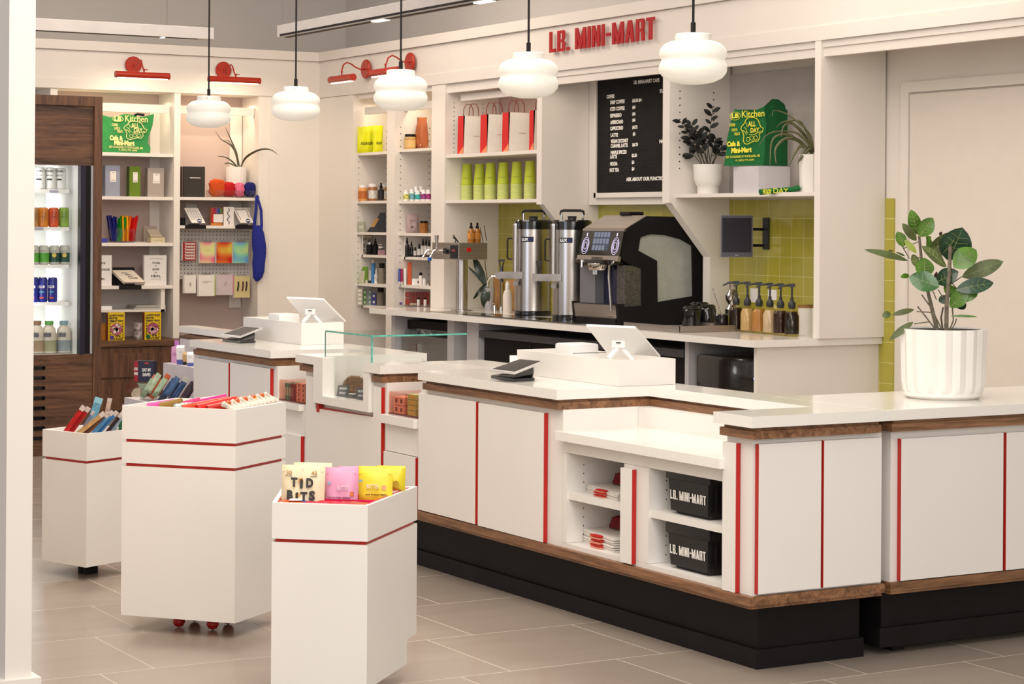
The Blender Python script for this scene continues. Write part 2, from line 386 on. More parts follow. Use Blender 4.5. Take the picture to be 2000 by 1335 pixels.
# ================================================================= the setting
T = .914
struct('floor', MB().box(-4, 12, -4, 19, -.1, 0), FLOORM)
struct('ceiling', MB().box(-4, 12, 4, 19, 4.6, 4.7), mat('ceiling_paint', (.5, .47, .44), .8))
struct('wall_right', MB().box(8.28, 8.7, -2, 18, 0, 2.67), PAINT)
struct('wall_right_upper', MB().box(8.4, 8.7, -2, 18, 2.67, 4.6), GREYP)
struct('wall_left', MB().box(-1, 8.28, 17.25, 17.8, 0, 2.67), PAINT)
struct('wall_left_upper', MB().box(-1, 8.4, 17.62, 17.8, 2.67, 4.6), GREYP)
struct('wall_left_filler', MB().box(7.303, 7.78, 16.84, 17.25, 0, 2.67), SHELFW)
struct('wall_right_filler', MB().box(7.78, 8.28, 16.24, 17.25, 0, 2.67), SHELFW)
struct('trim_1', MB().box(7.78, 8.4, -2, 17.62, 2.672, 2.99), PAINT)
struct('trim_2', MB().box(-1, 7.78, 16.84, 17.62, 2.672, 2.99), PAINT)
struct('trim_3', MB().box(7.755, 8.42, -2, 17.6, 2.992, 3.07).box(-1, 7.755, 16.815, 17.6, 2.992, 3.07), PAINT)
struct('trim_4', MB().box(7.772, 7.782, -2, 16.85, 2.672, 2.757).box(-1, 7.78, 16.832, 16.842, 2.672, 2.757), PAINT)
struct('trim_5', MB().box(7.79, 7.83, -2, 13.03, 2.631, 2.6719).box(7.80, 7.83, -2, 13.03, 2.577, 2.631), PAINT)
dr = PX(1782, 183, 8.28); df = PX(1767, 162, 8.28)
struct('door_1', MB().box(8.262, 8.28, 8.0, dr.y, 0, dr.z-.006), mat('door_paint', (.73, .665, .59), .5, var=.015))
struct('trim_6', MB().box(8.25, 8.28, dr.y+.004, df.y, 0, df.z).box(8.25, 8.28, 7.93, dr.y+.004, dr.z+.006, df.z).box(8.25, 8.28, 7.93, 7.996, 0, dr.z+.006), PAINT)
struct('wall_tiles', MB().box(8.268, 8.28, 9.74, 9.87, .5, 1.747).box(8.268, 8.28, 9.87, 13.03, T, 1.747).box(8.268, 8.28, 13.1, 14.508, T, 1.74), TILEM)
# partition end close to the camera, at the left
cy = 7.03; ca = PY(14.7, 600, 6.2); cb = PY(66, 600, 6.2)
struct('wall_partition', MB().box(ca.x, cb.x, 6.2, 9.5, 0, 3.4), PAINT)
struct('baseboard_partition', MB().box(ca.x-.022, cb.x+.024, 6.178, 9.5, 0, zrow((cb.x, 6.2), 1321)), PAINT)

# ================================================================= front service counter
def counter_outline(ofs, right):
    o = ofs
    if right:
        return [(4.38+o, 5.9+o), (4.976-o*.3, 5.9+o), (4.976-o*.3, 6.56), (5.02, 6.56), (5.02, 8.975-o), (4.38+o, 8.975-o), (4.38+o, 8.79+o), (4.80+o, 8.79+o), (4.80+o, 8.41-o), (4.38+o, 8.41-o), (4.38+o, 7.205+o), (4.82+o, 7.205+o), (4.82+o, 6.13-o), (4.38+o, 6.13-o)]
    return [(4.38+o, 9.54+o), (5.02, 9.54+o), (5.02, 12.72-o), (4.38+o*2+.52, 12.72-o), (4.90+o, 11.2-o), (4.38+o, 11.2-o), (4.38+o, 10.06+o), (4.82+o, 10.06+o), (4.82+o, 9.75-o), (4.38+o, 9.75-o)]
solo('countertop', MB().prism(counter_outline(0, True), T-.04, T), QUARTZ, (4.7, 7.4, T-.04), 'continuous white quartz worktop on the near service counter, under the register box', 'countertop')
solo('countertop', MB().prism(counter_outline(0, False), T-.04, T), QUARTZ, (4.7, 11, T-.04), 'white quartz worktop on the far service counter behind the glass pastry case', 'countertop')
solo('countertop', MB().box(4.978, 6.6, 5.9, 6.558, T-.04, T, .002), QUARTZ, (5.8, 6.2, T-.04), 'white quartz worktop carrying the big fluted plant pot at right', 'countertop')
def frame_thing(label): return thing('counter_cabinet', (4.7, 7, 0), label, 'counter cabinet', 'service counter cabinets')
def doorx(par, y0, y1, z0, z1, x=4.40, name='door', edge=True):
    """door on the aisle face; its near edge (-Y) is banded red"""
    d = MB().box(x, x+.018, y0+.002, y1, z0, z1).build(name, WHITE, par)
    if edge: MB().box(x, x+.018, y0, y0+.002, z0, z1).build('red_edge', RED, d)
    return d
def doory(par, x0, x1, z0, z1, y=5.93):
    d = MB().box(x0+.002, x1, y, y+.018, z0, z1).build('door', WHITE, par); MB().box(x0, x0+.002, y, y+.018, z0, z1).build('red_edge', RED, d)
    return d

# long plinth and lower wood band
k = thing('counter_plinth', (4.8, 9, 0), 'long matte black recessed plinth under the service counter with walnut lower band', 'plinth')
MB().box(4.52, 4.98, 6.045, 12.5, .07, .243).box(4.504, 4.99, 6.03, 12.52, 0, .07).build('kick_panel', BLACK, k)
MB().box(4.395, 5.0, 5.925, 12.6, .25, .281).box(4.402, 4.99, 5.932, 12.6, .238, .25).build('wood_band', WALY, k)
# upper wood bands, one per worktop
def band(o, right):
    pts = counter_outline(o, right)
    return pts
ub = MB().prism(counter_outline(.028, True), .861, .874).prism(counter_outline(.016, True), .832, .861)
solo('wood_band', ub, WALY, (4.7, 7.4, .832), 'stepped walnut band running under the near quartz worktop', 'trim band')
ub = MB().prism(counter_outline(.028, False), .861, .874).prism(counter_outline(.016, False), .832, .861)
solo('wood_band', ub, WALY, (4.7, 11, .832), 'stepped walnut band running under the far quartz worktop', 'trim band')

# unit A: near end with the open cubbies
k = frame_thing('white end cabinet of the near counter with open cubbies holding black baskets and bags')
b = MB()
b.box(4.42, 4.78, 7.19, 7.218, .301, .662)            # left side
b.box(4.42, 4.78, 6.60, 6.77, .301, .662)             # centre divider
b.box(4.42, 4.78, 5.95, 6.0999, .281, .832)             # right block
b.box(4.42, 4.78, 6.1, 7.218, .281, .30); b.box(4.42, 4.78, 6.1, 7.218, .663, .7118); b.box(4.78, 4.8199, 6.1, 7.218, .281, .832)
b.box(4.78, 4.82, 5.95, 6.0999, .281, .832).box(4.8201, 5.0, 5.95, 7.218, .281, .832)
b.build('body', WHITE, k)
MB().box(4.43, 4.78, 6.77, 7.19, .475, .503).build('shelf', WHITE, k); MB().box(4.43, 4.78, 6.10, 6.60, .475, .503).build('shelf', WHITE, k)
MB().box(4.38, 4.82, 6.09, 7.22, .712, .75, .002).build('display_shelf', QUARTZ, k)
doorx(k, 6.682, 6.765, .288, .648, name='filler_panel'); doorx(k, 6.018, 6.10, .283, .81, name='filler_panel')
doory(k, 4.431, 4.709, .289, .813); doory(k, 4.719, 4.985, .289, .813)
pg = MB()
for z in [.33+.035*i for i in range(9)]:
    if abs(z-.49) < .02: continue
    for x in (4.50, 4.70): pg.cyl((x, 7.189, z), (x, 7.191, z), .0025, 8); pg.cyl((x, 6.599, z), (x, 6.601, z), .0025, 8)
pg.build('peg_holes', DARK, k)

# unit F: second counter to the right of the seam
k = frame_thing('white counter cabinet right of the seam, under the plant pot')
MB().box(5.044, 6.6, 5.95, 6.56, .281, .874).build('body', WHITE, k)
doory(k, 5.075, 5.575, .285, .803); doory(k, 5.588, 6.1, .285, .803)
MB().box(5.035, 6.6, 5.925, 6.56, .861, .874).box(5.02, 6.6, 5.915, 6.56, .832, .861).build('upper_wood_band', WALX, k)
MB().box(5.03, 6.6, 5.93, 6.56, .25, .281).box(5.036, 6.6, 5.936, 6.56, .238, .25).build('lower_wood_band', WALX, k)
MB().box(5.07, 6.6, 6.03, 6.5, .10, .238).box(5.05, 6.6, 6.012, 6.5, .028, .10).build('kick_panel', BLACK, k)
for x in (5.15, 6.2): MB().box(x, x+.06, 6.06, 6.12, 0, .028).build('foot', BLACK, k)

# unit B: register cabinet with two doors
k = frame_thing('white two-door cabinet under the near register, red strips between doors')
MB().box(4.42, 5.0, 7.22, 8.455, .281, .832).build('body', WHITE, k)
doorx(k, 7.335, 7.885, .284, .81); doorx(k, 7.905, 8.44, .286, .812)
# unit C: pastry case cabinet
k = frame_thing('white cabinet under the glass pastry case with a candy tray recess beside it')
MB().box(4.42, 5.0, 8.46, 9.705, .281, .52).box(4.42, 5.0, 8.80, 9.705, .52, .66).box(4.82, 5.0, 8.46, 8.80, .52, .832).box(4.82, 5.0, 8.8, 8.96, .66, .832).box(4.82, 5.0, 9.55, 9.705, .66, .832).box(4.42, 4.82, 8.80, 8.914, .66, .832).box(4.425, 4.82, 8.9141, 9.5599, .66, .6855).box(4.42, 4.82, 9.56, 9.705, .66, .832).build('body', WHITE, k)
doorx(k, 8.465, 8.79, .286, .516)
d = MB().prism([(8.817, .286), (9.665, .286), (9.665, .81), (9.55, .81), (9.55, .655), (8.90, .665), (8.90, .81), (8.817, .81)], 4.40, 4.418, 0).build('door', WHITE, k); MB().box(4.40, 4.418, 8.815, 8.817, .286, .81).build('red_edge', RED, d); MB().box(4.396, 4.42, 9.50, 9.53, .640, .69).box(4.405, 4.42, 8.90, 9.5, .655, .665).build('red_edge', RED, d)
MB().box(4.385, 4.82, 8.456, 8.79, .648, .69, .002).build('recess_shelf', QUARTZ, k)
MB().box(4.41, 4.82, 8.461, 8.79, .521, .648).build('recess_back', WHITE, k)
# unit D: far register cabinet
k = frame_thing('white two-door cabinet under the far register, dimly lit')
MB().box(4.42, 5.0, 10.06, 11.2, .281, .832).box(4.42, 5.0, 9.705, 10.06, .281, .60).box(4.82, 5.0, 9.705, 10.06, .6, .832).build('body', WHITE, k)
doorx(k, 10.11, 10.655, .286, .816); doorx(k, 10.675, 11.19, .286, .812); doorx(k, 9.72, 10.05, .286, .50)
MB().box(4.385, 4.82, 9.715, 10.06, .627, .66, .002).build('recess_shelf', QUARTZ, k)
MB().box(4.41, 4.82, 9.705, 10.06, .50, .627).build('recess_back', WHITE, k)
# unit E: stepped far end with products
k = frame_thing('stepped white far end of the counter carrying snack boxes and pouches')
TB = PX(319, 708, 4.62)
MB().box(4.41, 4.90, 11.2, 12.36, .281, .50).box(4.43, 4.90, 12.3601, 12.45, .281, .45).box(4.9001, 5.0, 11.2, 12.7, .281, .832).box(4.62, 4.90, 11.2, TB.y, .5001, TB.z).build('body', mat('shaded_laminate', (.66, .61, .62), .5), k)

# pastry case: white lining frame, glass, tray
k = thing('pastry_case', (4.7, 9.25, .63), 'small glass display case with green edges sunk into the counter, loaf inside', 'display case')
MB().box(4.382, 4.45, 9.43, 9.538, .725, .9135).box(4.382, 4.45, 8.915, 8.973, .725, .8735).box(4.382, 4.45, 8.915, 9.538, .686, .7249).build('front_frame', QUARTZ, k)
MB().box(4.4501, 4.98, 8.97, 9.538, .686, .705).box(4.80, 4.82, 8.975, 9.52, .7051, .873).box(4.4501, 4.98, 9.5201, 9.538, .7051, .913).build('lining', QUARTZ, k)
zt = 1.043
MB().box(4.44, 4.95, 9.0, 9.515, zt-.006, zt).build('glass_top', GLASS, k)
MB().box(4.44, 4.446, 9.0, 9.515, .706, zt-.006).build('glass_front', GLASS, k)
MB().box(4.446, 4.95, 9.0, 9.006, .874, zt-.006).build('glass_side', GLASS, k)
MB().box(4.436, 4.442, 8.998, 9.517, zt-.007, zt+.001).box(4.436, 4.952, 8.995, 9.001, zt-.007, zt+.001).box(4.437, 4.444, 8.997, 9.004, .90, zt-.007).build('green_edge', mat('green_glass_rim', (.10, .42, .34), .15, var=.3, scale=30, coat=.5), k)
MB().box(4.434, 4.438, 9.511, 9.517, .72, zt-.007).build('glass_edge', mat('dark_glass_rim', (.12, .22, .2), .2), k)
tr = solo('slate_tray', MB().box(4.46, 4.79, 8.985, 9.40, .706, .716, .002), mat('slate', (.09, .09, .095), .5, var=.2), (4.6, 9.15, .706), 'dark slate tray lining the floor of the pastry case', 'tray')
lc = PX(692, 776, 4.56); lc.z = .717
k = thing('cake_loaf', tuple(lc), 'sliced brown loaf cake on a white plate inside the pastry case', 'cake')
q = MB(); q.prism([(-.05, 0), (.045, 0), (.058, .04), (.035, .075), (-.025, .08), (-.06, .045)], -.02, .12, 1)
q.bm.transform(Matrix.Translation((lc.x, lc.y, .735)) @ Matrix.Rotation(math.radians(-25), 4, 'Z')); bmesh.ops.bevel(q.bm, geom=q.bm.edges[:], offset=.008, segments=2, affect='EDGES')
q.build('loaf', mat('brown_crust', (.16, .075, .02), .8, var=.5, scale=70, bump=.8), k, smooth=True)
MB().lathe([(0, 0), (.04, 0), (.065, .016), (.06, .019), (0, .008)], (lc.x, lc.y, .717), 24).build('plate', CREAMC, k, smooth=True)
for i, (a, lab, t1, t2) in enumerate((((687, 752), 'small black price sign left of the loaf cake', 'BANANA', 'BREAD'), ((704, 765), 'small black price sign cut off behind the case corner, right of the loaf', 'MUFFIN', 'MIX'))):
    p = PX((670, 706)[i], 775, 4.475+.005*i); k = thing('price_sign', (p.x, p.y, .716), lab, 'sign', 'price signs in the pastry case')
    c = Vector((p.x, p.y, .748)); n = Vector((-.9, -.45, .25)).normalized(); r = n.cross(UP)*-1; r = UP.cross(n).normalized(); u = n.cross(r)
    MB().rbox(c, r, u, n, .07, .062, .004).build('board', mat('chalkboard', (.05, .05, .055), .6), k)
    txt(t1, c+u*.014+n*.0022, r, u, .045, .011, TXTW, k); txt(t2, c-u*.008+n*.0022, r, u, .036, .010, TXTW, k)
# ================================================================= back bar
k = thing('back_counter', (7.8, 12, 0), 'long white back bar counter with quartz top carrying the coffee machine and urns', 'counter')
MB().prism([(7.31, 9.84), (8.267, 9.84), (8.267, 14.595), (7.775, 14.595), (7.775, 14.87), (7.31, 14.87)], T-.042, T).build('countertop', QUARTZ, k)
MB().box(7.36, 8.268, 9.87, 9.90, 0, T-.042).build('end_panel', SHELFW, k)
for y0, y1 in ((13.64, 13.74), (13.27, 13.44), (10.62, 10.66)):
    MB().box(7.40, 8.2, y0, y1, 0, T-.042).build('divider_panel', GREYC, k)
MB().box(8.0, 8.2, 9.9, 14.59, 0, T-.042).build('back_panel', GREYC, k)
MB().box(7.40, 7.77, 14.6, 14.66, 0, T-.042).build('divider_panel', GREYC, k)
k = thing('undercounter_fridge', (7.8, 12, 0), 'long black undercounter fridge with grey steel lid below the coffee machine', 'fridge')
MB().box(7.44, 8.0, 10.70, 13.25, .05, .76).build('body', BLACK, k); MB().box(7.40, 8.0, 10.68, 13.26, .762, .812, .004).build('lid', mat('dark_steel', (.10, .10, .105), .4, .6, var=.1), k)
for y in (11.3, 11.95, 12.6): MB().box(7.43, 7.441, y-.02, y+.0, .1, .74).build('door_gap', GLOSSB, k)
k = thing('undercounter_appliance', (7.7, 10.3, 0), 'black undercounter unit with rounded corner at the near end of the back bar', 'appliance')
MB().box(7.42, 7.98, 9.93, 10.58, .02, .795, .03).build('body', GLOSSB, k, smooth=True); MB().lathe([(0, 0), (.006, 0), (.006, .004), (0, .004)], (7.418, 9.97, .68), 10, axis=(-1, 0, 0)).build('power_light', mat('blue_led', (.1, .3, 1), .4, emit=3, emcol=(.2, .4, 1, 1)), k)
k = thing('undercounter_unit', (7.7, 14.1, 0), 'grey steel unit with dark slot under the far end of the back bar', 'appliance')
MB().box(7.45, 7.99, 13.76, 14.58, .02, .72).build('body', mat('satin_steel', (.30, .29, .28), .45, .7), k); MB().box(7.5, 7.99, 13.76, 14.58, .76, .83).build('slot', BLACK, k); MB().box(7.43, 7.45, 14.28, 14.30, .2, .66).build('handle', CHROME, k)

def holes(par, x, y, z0, z1, st=.0372, ax='y', nrm=-1):
    q = MB(); z = z0
    while z < z1:
        if ax == 'y': q.cyl((x, y+nrm*.0015, z), (x, y, z), .004, 6)
        z += st
    return q.build('peg_holes', DARK, par)

# fins / cabinets above the counter
k = thing('wall_cabinet', (8.0, 13.8, T), 'open white wall cabinet holding red and white bags above lime cup stacks', 'wall cabinet')
MB().box(7.78, 8.28, 14.508, 14.60, T+.001, 2.672).build('side_panel', SHELFW, k)
MB().prism([(7.78, 1.722), (7.78, 2.672), (8.267, 2.672), (8.267, T+.001), (8.12, T+.001), (8.12, 1.37), (7.80, 1.722)], 13.03, 13.10, 1).build('side_panel', SHELFW, k)
MB().box(8.262, 8.279, 13.10, 14.508, 1.745, 2.672).build('back_panel', BACKP, k)
MB().box(7.79, 8.262, 13.1, 14.508, 1.738, 1.762).build('shelf', SHELFW, k); MB().box(7.79, 8.262, 13.1, 14.508, 2.092, 2.118).build('shelf', SHELFW, k)
MB().box(7.80, 7.84, 13.1, 14.508, 2.60, 2.672).box(7.86, 7.9, 13.1, 14.40, 2.535, 2.585).build('valance', SHELFW, k)
q = MB()
for x in (7.86, 8.12):
    for i in range(12): q.cyl((x, 14.507, 2.14+.035*i), (x, 14.5085, 2.14+.035*i), .0045, 6)
q.build('peg_holes', DARK, k)

k = thing('menu_cabinet', (8.15, 12.3, 1.72), 'shallow white wall box carrying the black letter board', 'wall cabinet')
MB().box(8.18, 8.279, 11.485, 13.025, 1.722, 2.67).build('body', SHELFW, k)
bl = PX(1166, 385, 8.155)
k = thing('letter_board', (8.16, 12.2, 1.76), 'black felt letter board menu with white letters in a cream frame', 'letter board')
yb0, yb1 = 11.485, PX(1160, 300, 8.155).y; zb0, zb1 = PX(1164, 386, 8.155).z, 2.665
MB().box(8.155, 8.18, yb1-.025, yb1, zb0, zb1).box(8.155, 8.18, yb0, yb1, zb0, zb0+.035).box(8.155, 8.18, yb0, yb1, zb1-.02, zb1).build('frame', SHELFW, k)
q = MB().box(8.168, 8.18, yb0, yb1-.025, zb0+.035, zb1-.02)
z = zb0+.04
while z < zb1-.025: q.box(8.166, 8.169, yb0, yb1-.026, z, z+.006); z += .012
q.build('felt', mat('black_felt', (.012, .010, .009), .95, var=.2), k)
FX = 8.1655
def menu(s, x0, yb, wpx, hpx):
    a = PX(x0, yb, FX); b = PX(x0+wpx, yb, FX); w = abs(a.y-b.y); h = hpx/F_*dep(a)
    txt(s, (FX, a.y-w/2, a.z), (0, -1, 0), UP, w, h, mat('letter_white', (.95, .92, .86), .4), k, bold=.045)
for s, x, y, w_ in (('LB. MINI-MART CAFE', 1238, 161, 50), ('COFFEE', 1185, 189, 15), ('DRIP COFFEE', 1192, 200, 28), ('ICED COFFEE', 1192, 213, 28), ('ESPRESSO', 1192, 226, 22), ('AMERICANO', 1192, 239, 25),
                    ('CAPPUCCINO', 1192, 251, 25), ('LATTE', 1193, 264, 14), ('VEGAN COCONUT', 1193, 276, 34), ('CARAMEL LATTE', 1193, 285, 33), ('MAPLE SPICED', 1193, 298, 31), ('LATTE', 1192, 306, 13), ('MOCHA', 1192, 320, 14), ('HOT TEA', 1191, 332, 18),
                    ('$3.50 $4', 1235, 197, 18), ('$4', 1235, 210, 6), ('$4', 1235, 223, 6), ('$4', 1235, 235, 6), ('$4.75', 1235, 249, 10), ('$5', 1236, 262, 5), ('$6.75', 1235, 283, 11), ('$5.50', 1234, 304, 10), ('$6', 1234, 317, 5), ('$4', 1234, 330, 5),
                    ('ASK ABOUT OUR FUNCTIONAL ADD-INS', 1223, 350, 110), ('FUNCTIONAL', 1289, 178, 44), ('NOT', 1288, 276, 16)):
    menu(s, x, y, w_, 7.6)

k = thing('shelf_bay', (8.0, 10.6, T), 'open white bay at the near end of the back bar with tiles below its shelf', 'wall cabinet')
MB().prism([(7.78, 1.722), (7.78, 2.672), (8.267, 2.672), (8.267, T+.001), (8.11, T+.001), (8.11, 1.37), (7.80, 1.722)], 11.40, 11.48, 1).build('side_panel', SHELFW, k)
MB().box(7.775, 8.267, 9.82, 9.875, T+.001, 2.672).build('side_panel', SHELFW, k)
MB().box(8.262, 8.279, 9.875, 11.40, 1.747, 2.577).build('back_panel', mat('bay_back_paint', (.50, .455, .42), .6, var=.02), k)
MB().box(7.83, 8.262, 9.875, 11.40, 1.758, 1.782).build('shelf', SHELFW, k)
q = MB()
for x in (7.86, 8.13):
    for i in range(12): q.cyl((x, 11.398, 1.95+.046*i), (x, 11.4, 1.95+.046*i), .005, 6)
q.build('peg_holes', DARK, k)

# sign letters on the frieze
a = PX(1078, 64, 7.765); b = PX(1283, 34, 7.765)
k = thing('shop_sign', (7.765, (a.y+b.y)/2, 2.80), 'raised red block letters reading LB. MINI-MART on the frieze', 'sign')
block_text('LB. MINI-MART', (7.752, (a.y+b.y)/2, 2.876), (0, -1, 0), UP, a.y-b.y, .148, REDT, k, .010, split=True)

# tall shelving on the right wall, two bays
k = thing('wall_shelving', (8.0, 15.4, 0), 'tall white two-bay shelving on the right wall, stocked with supplements', 'shelving unit')
for y0, y1 in ((16.16, 16.24), (15.376, 15.516), (14.60, 14.731)): MB().box(7.78, 8.2, y0, y1, 0, 2.672).build('side_panel', SHELFW, k)
MB().box(8.2, 8.28, 14.6, 16.24, 0, 2.672).build('back_panel', mat('shelf_back_pale', (.66, .585, .52), .6, var=.02), k)
ZA = [zrow((7.82, 15.85), y)for y in (302, 397, 458.5, 503, 559.5, 602.5)]
ZB = [zrow((7.82, 15.05), y) for y in (295, 397, 460.5, 507.5, 563)]
SA, SB = [z+.022 for z in ZA], [z+.022 for z in ZB]
for z in ZA: MB().box(7.82 if z != ZA[3] and z != ZA[5] else 7.86, 8.2, 15.516, 16.16, z, z+.022).build('shelf', SHELFW, k)
for z in ZB: MB().box(7.82 if z != ZB[3] else 7.86, 8.2, 14.731, 15.376, z, z+.022).build('shelf', SHELFW, k)
for y_, a_, b_ in ((16.12, ZA[3], ZA[2]), (16.12, ZA[5], ZA[4]), (15.33, ZB[3], ZB[2]), (15.33, T, ZB[4])): MB().box(7.86, 8.2, y_, y_+.02, a_, b_).build('box_insert', SHELFW, k)
for y0, y1 in ((15.516, 16.10), (14.76, 15.376)): MB().box(7.86, 7.90, y0, y1, 2.50, 2.56).box(7.80, 7.82, y0, y1, 2.63, 2.672).build('valance', SHELFW, k)
q = MB()
for y in (16.158, 15.374):
    for x in (7.835, 8.10):
        for i in range(26):
            z = 1.05+.0526*i
            q.cyl((x, y, z), (x, y+.0025, z), .0045, 6)
q.build('peg_holes', DARK, k)

# ================================================================= left wall shelving
YF = 16.86
k = thing('wall_shelving', (6.4, 17, .6), 'white two-bay shelving on the left wall with books, tote bag and card rack', 'shelving unit')
for x0, x1 in ((6.436, 6.491), (7.208, 7.303), (5.36, 5.42)): MB().box(x0, x1, 16.845, 17.248, zrow((6.0, 16.60), 665.0)+.0005, 2.672).build('side_panel', SHELFW, k)
MB().box(5.42, 7.21, 17.22, 17.248, zrow((6.0, 16.60), 665.0)+.0005, 2.672).build('back_panel', BACKP, k)
MB().box(6.35, 6.436, 17.19, 17.22, .83, 2.55).box(7.09, 7.2, 17.2, 17.22, .83, 2.55).build('light_rail', SHELFW, k)
ZL = {n: zrow((6.1, YF), y) for n, y in (('a', 305), ('b', 390), ('c', 480.5), ('d', 564), ('e', 609))}
ZL2 = {n: zrow((6.85, YF), y) for n, y in (('b', 391), ('c', 446))}
for n in 'abcd': MB().box(5.42, 6.436, YF, 17.22, ZL[n], ZL[n]+.028).build('shelf', SHELFW, k)
for n in 'bc': MB().box(6.491, 7.208 if n == 'b' else 7.15, YF, 17.22, ZL2[n], ZL2[n]+.025).build('shelf', SHELFW, k)
MB().box(5.42, 6.38, YF+.02, 17.22, ZL['e'], ZL['e']+.018).box(6.34, 6.375, YF+.02, 17.22, ZL['e'], ZL['d']).build('box_insert', SHELFW, k)
MB().box(5.42, 6.34, 17.19, 17.2, ZL['e'], ZL['d']).build('insert_back', mat('insert_back_grey', (.50, .46, .44), .6), k)
for x0, x1 in ((5.42, 6.42), (6.50, 7.2)): MB().box(x0, x1, 16.93, 16.97, 2.50, 2.57).build('valance', SHELFW, k)
k = thing('base_cabinet', (6.0, 16.9, 0), 'dark walnut drawer cabinet under the left shelving', 'drawer cabinet')
zt = zrow((6.0, 16.60), 665.0)
MB().box(5.0, 7.30, 16.62, 17.245, 0, zt-.055).build('body', WALZ, k); MB().box(4.95, 7.30, 16.60, 17.245, zt-.05, zt, .003).build('top', WALD, k)
for i, (y0, y1) in enumerate(((689, 736), (741, 800), (806, 870))):
    z1, z0 = zrow((6.0, 16.6), y0), zrow((6.0, 16.6), y1)
    MB().box(5.02, 7.28, 16.604, 16.62, z0, z1, .002).build('drawer', WALZ, k)
# pegboard
k = thing('pegboard', (6.8, 17.0, 1.1), 'perforated grey pegboard hung with greeting card pouches', 'pegboard')
pb0, pb1 = PY(353, 545, 17.02), PY(495, 447, 17.02)
MB().box(6.492, pb1.x, 17.03, 17.045, pb0.z, pb1.z).build('board', mat('pegboard_grey', (.56, .53, .50), .5), k)
q = MB(); x = 6.51
while x < pb1.x-.02:
    z = pb0.z+.02
    while z < pb1.z: q.cyl((x, 17.0295, z), (x, 17.028, z), .0045, 6); z += .0325
    x += .0325
q.build('holes', DARK, k)
# ================================================================= fridge in its walnut surround
YQ = 13.8
def fx(px): return PY(px, 500, YQ).x
def fz(py, px=120): return PY(px, py, YQ).z
k = thing('display_fridge', (4.2, 13.8, 0), 'tall lit drinks fridge in a walnut surround with slotted base, at the far left', 'fridge')
xr, xi, xg, xw = fx(198.5), fx(183), fx(156), fx(140)
zt, zu, zo, zb = fz(186), fz(205), fz(322), fz(692)
MB().box(3.3, xi, YQ+.04, 14.6, zt-.02, zt).box(xi, xr, YQ, 14.6, 0, zt).box(3.3, xi, YQ, YQ+.04, zu, zt-.0).build('surround', WALZ, k)
MB().box(3.3, xi, YQ+.03, YQ+.05, zo, zu).build('upper_panel', WALD, k)
q = MB(); q.box(3.3, xi, YQ+.01, YQ+.03, 0, zb); q.build('base_panel', WALD, k)
q = MB()
for i in range(8):
    z = PY(90, 718+i*19.6, YQ).z; xs = PY(90, 718, YQ).x
    q.box(3.9, xs-.012, YQ+.004, YQ+.0095, z-.012, z+.012).cyl((xs-.012, YQ+.0095, z), (xs-.012, YQ+.004, z), .012, 12)
q.build('vent_slots', GLOSSB, k)
MB().box(xg, fx(166), YQ-.01, YQ+.05, zb, zo).build('door_frame', mat('navy_black_frame', (.012, .012, .025), .3), k); MB().box(fx(166), fx(180), YQ+.03, YQ+.06, zb, zo).build('inner_frame', BLACK, k); MB().box(fx(179), xi, YQ+.02, YQ+.05, zb, zo).build('gasket_trim', GREYC, k)
FW = mat('fridge_liner', (.80, .80, .78), .35, var=.01)
MB().box(3.4, xg, 14.48, 14.5, zb, zo+.02).box(xg, xg+.01, 13.84, 14.5, zb, zo+.02).box(3.4, xg, 13.84, 14.5, zb-.02, zb).box(3.4, xg, 13.84, 14.5, zo, zo+.02).box(3.4, 3.41, 13.84, 14.5, zb, zo).build('liner', FW, k)
MB().box(3.4, xg, YQ+.005, YQ+.011, zb, zo).build('door_glass', GLASS, k)
FS = []
for y in (372, 445.5, 519, 592):
    p = PY(100, y, 13.95); FS.append(p.z+.008); MB().box(3.4, fx(137)+.04, 13.95, 14.45, p.z-.016, p.z+.008).build('shelf', WPLAST, k)
MB().box(xw-.0, xw+.02, 14.3, 14.36, zb+.02, zo-.02).build('light_strip', mat('fridge_led', (1, 1, 1), .5, emit=3.5, emcol=(1, .98, .94, 1)), k)
point('fridge_lamp', (4.25, 13.9, 1.9), 1.5, (1, .97, .92), .08); point('fridge_lamp_low', (4.25, 13.9, 1.05), 1.2, (1, .97, .92), .08)
for px, y in ((105, 373.5), (76, 446)):
    p = PY(px, y, 13.949); MB().box(p.x-.03, p.x+.03, 13.944, 13.9495, p.z-.008, p.z+.008).build('price_label', mat('label_lilac', (.4, .38, .5), .5), k)
FRIDGE = k
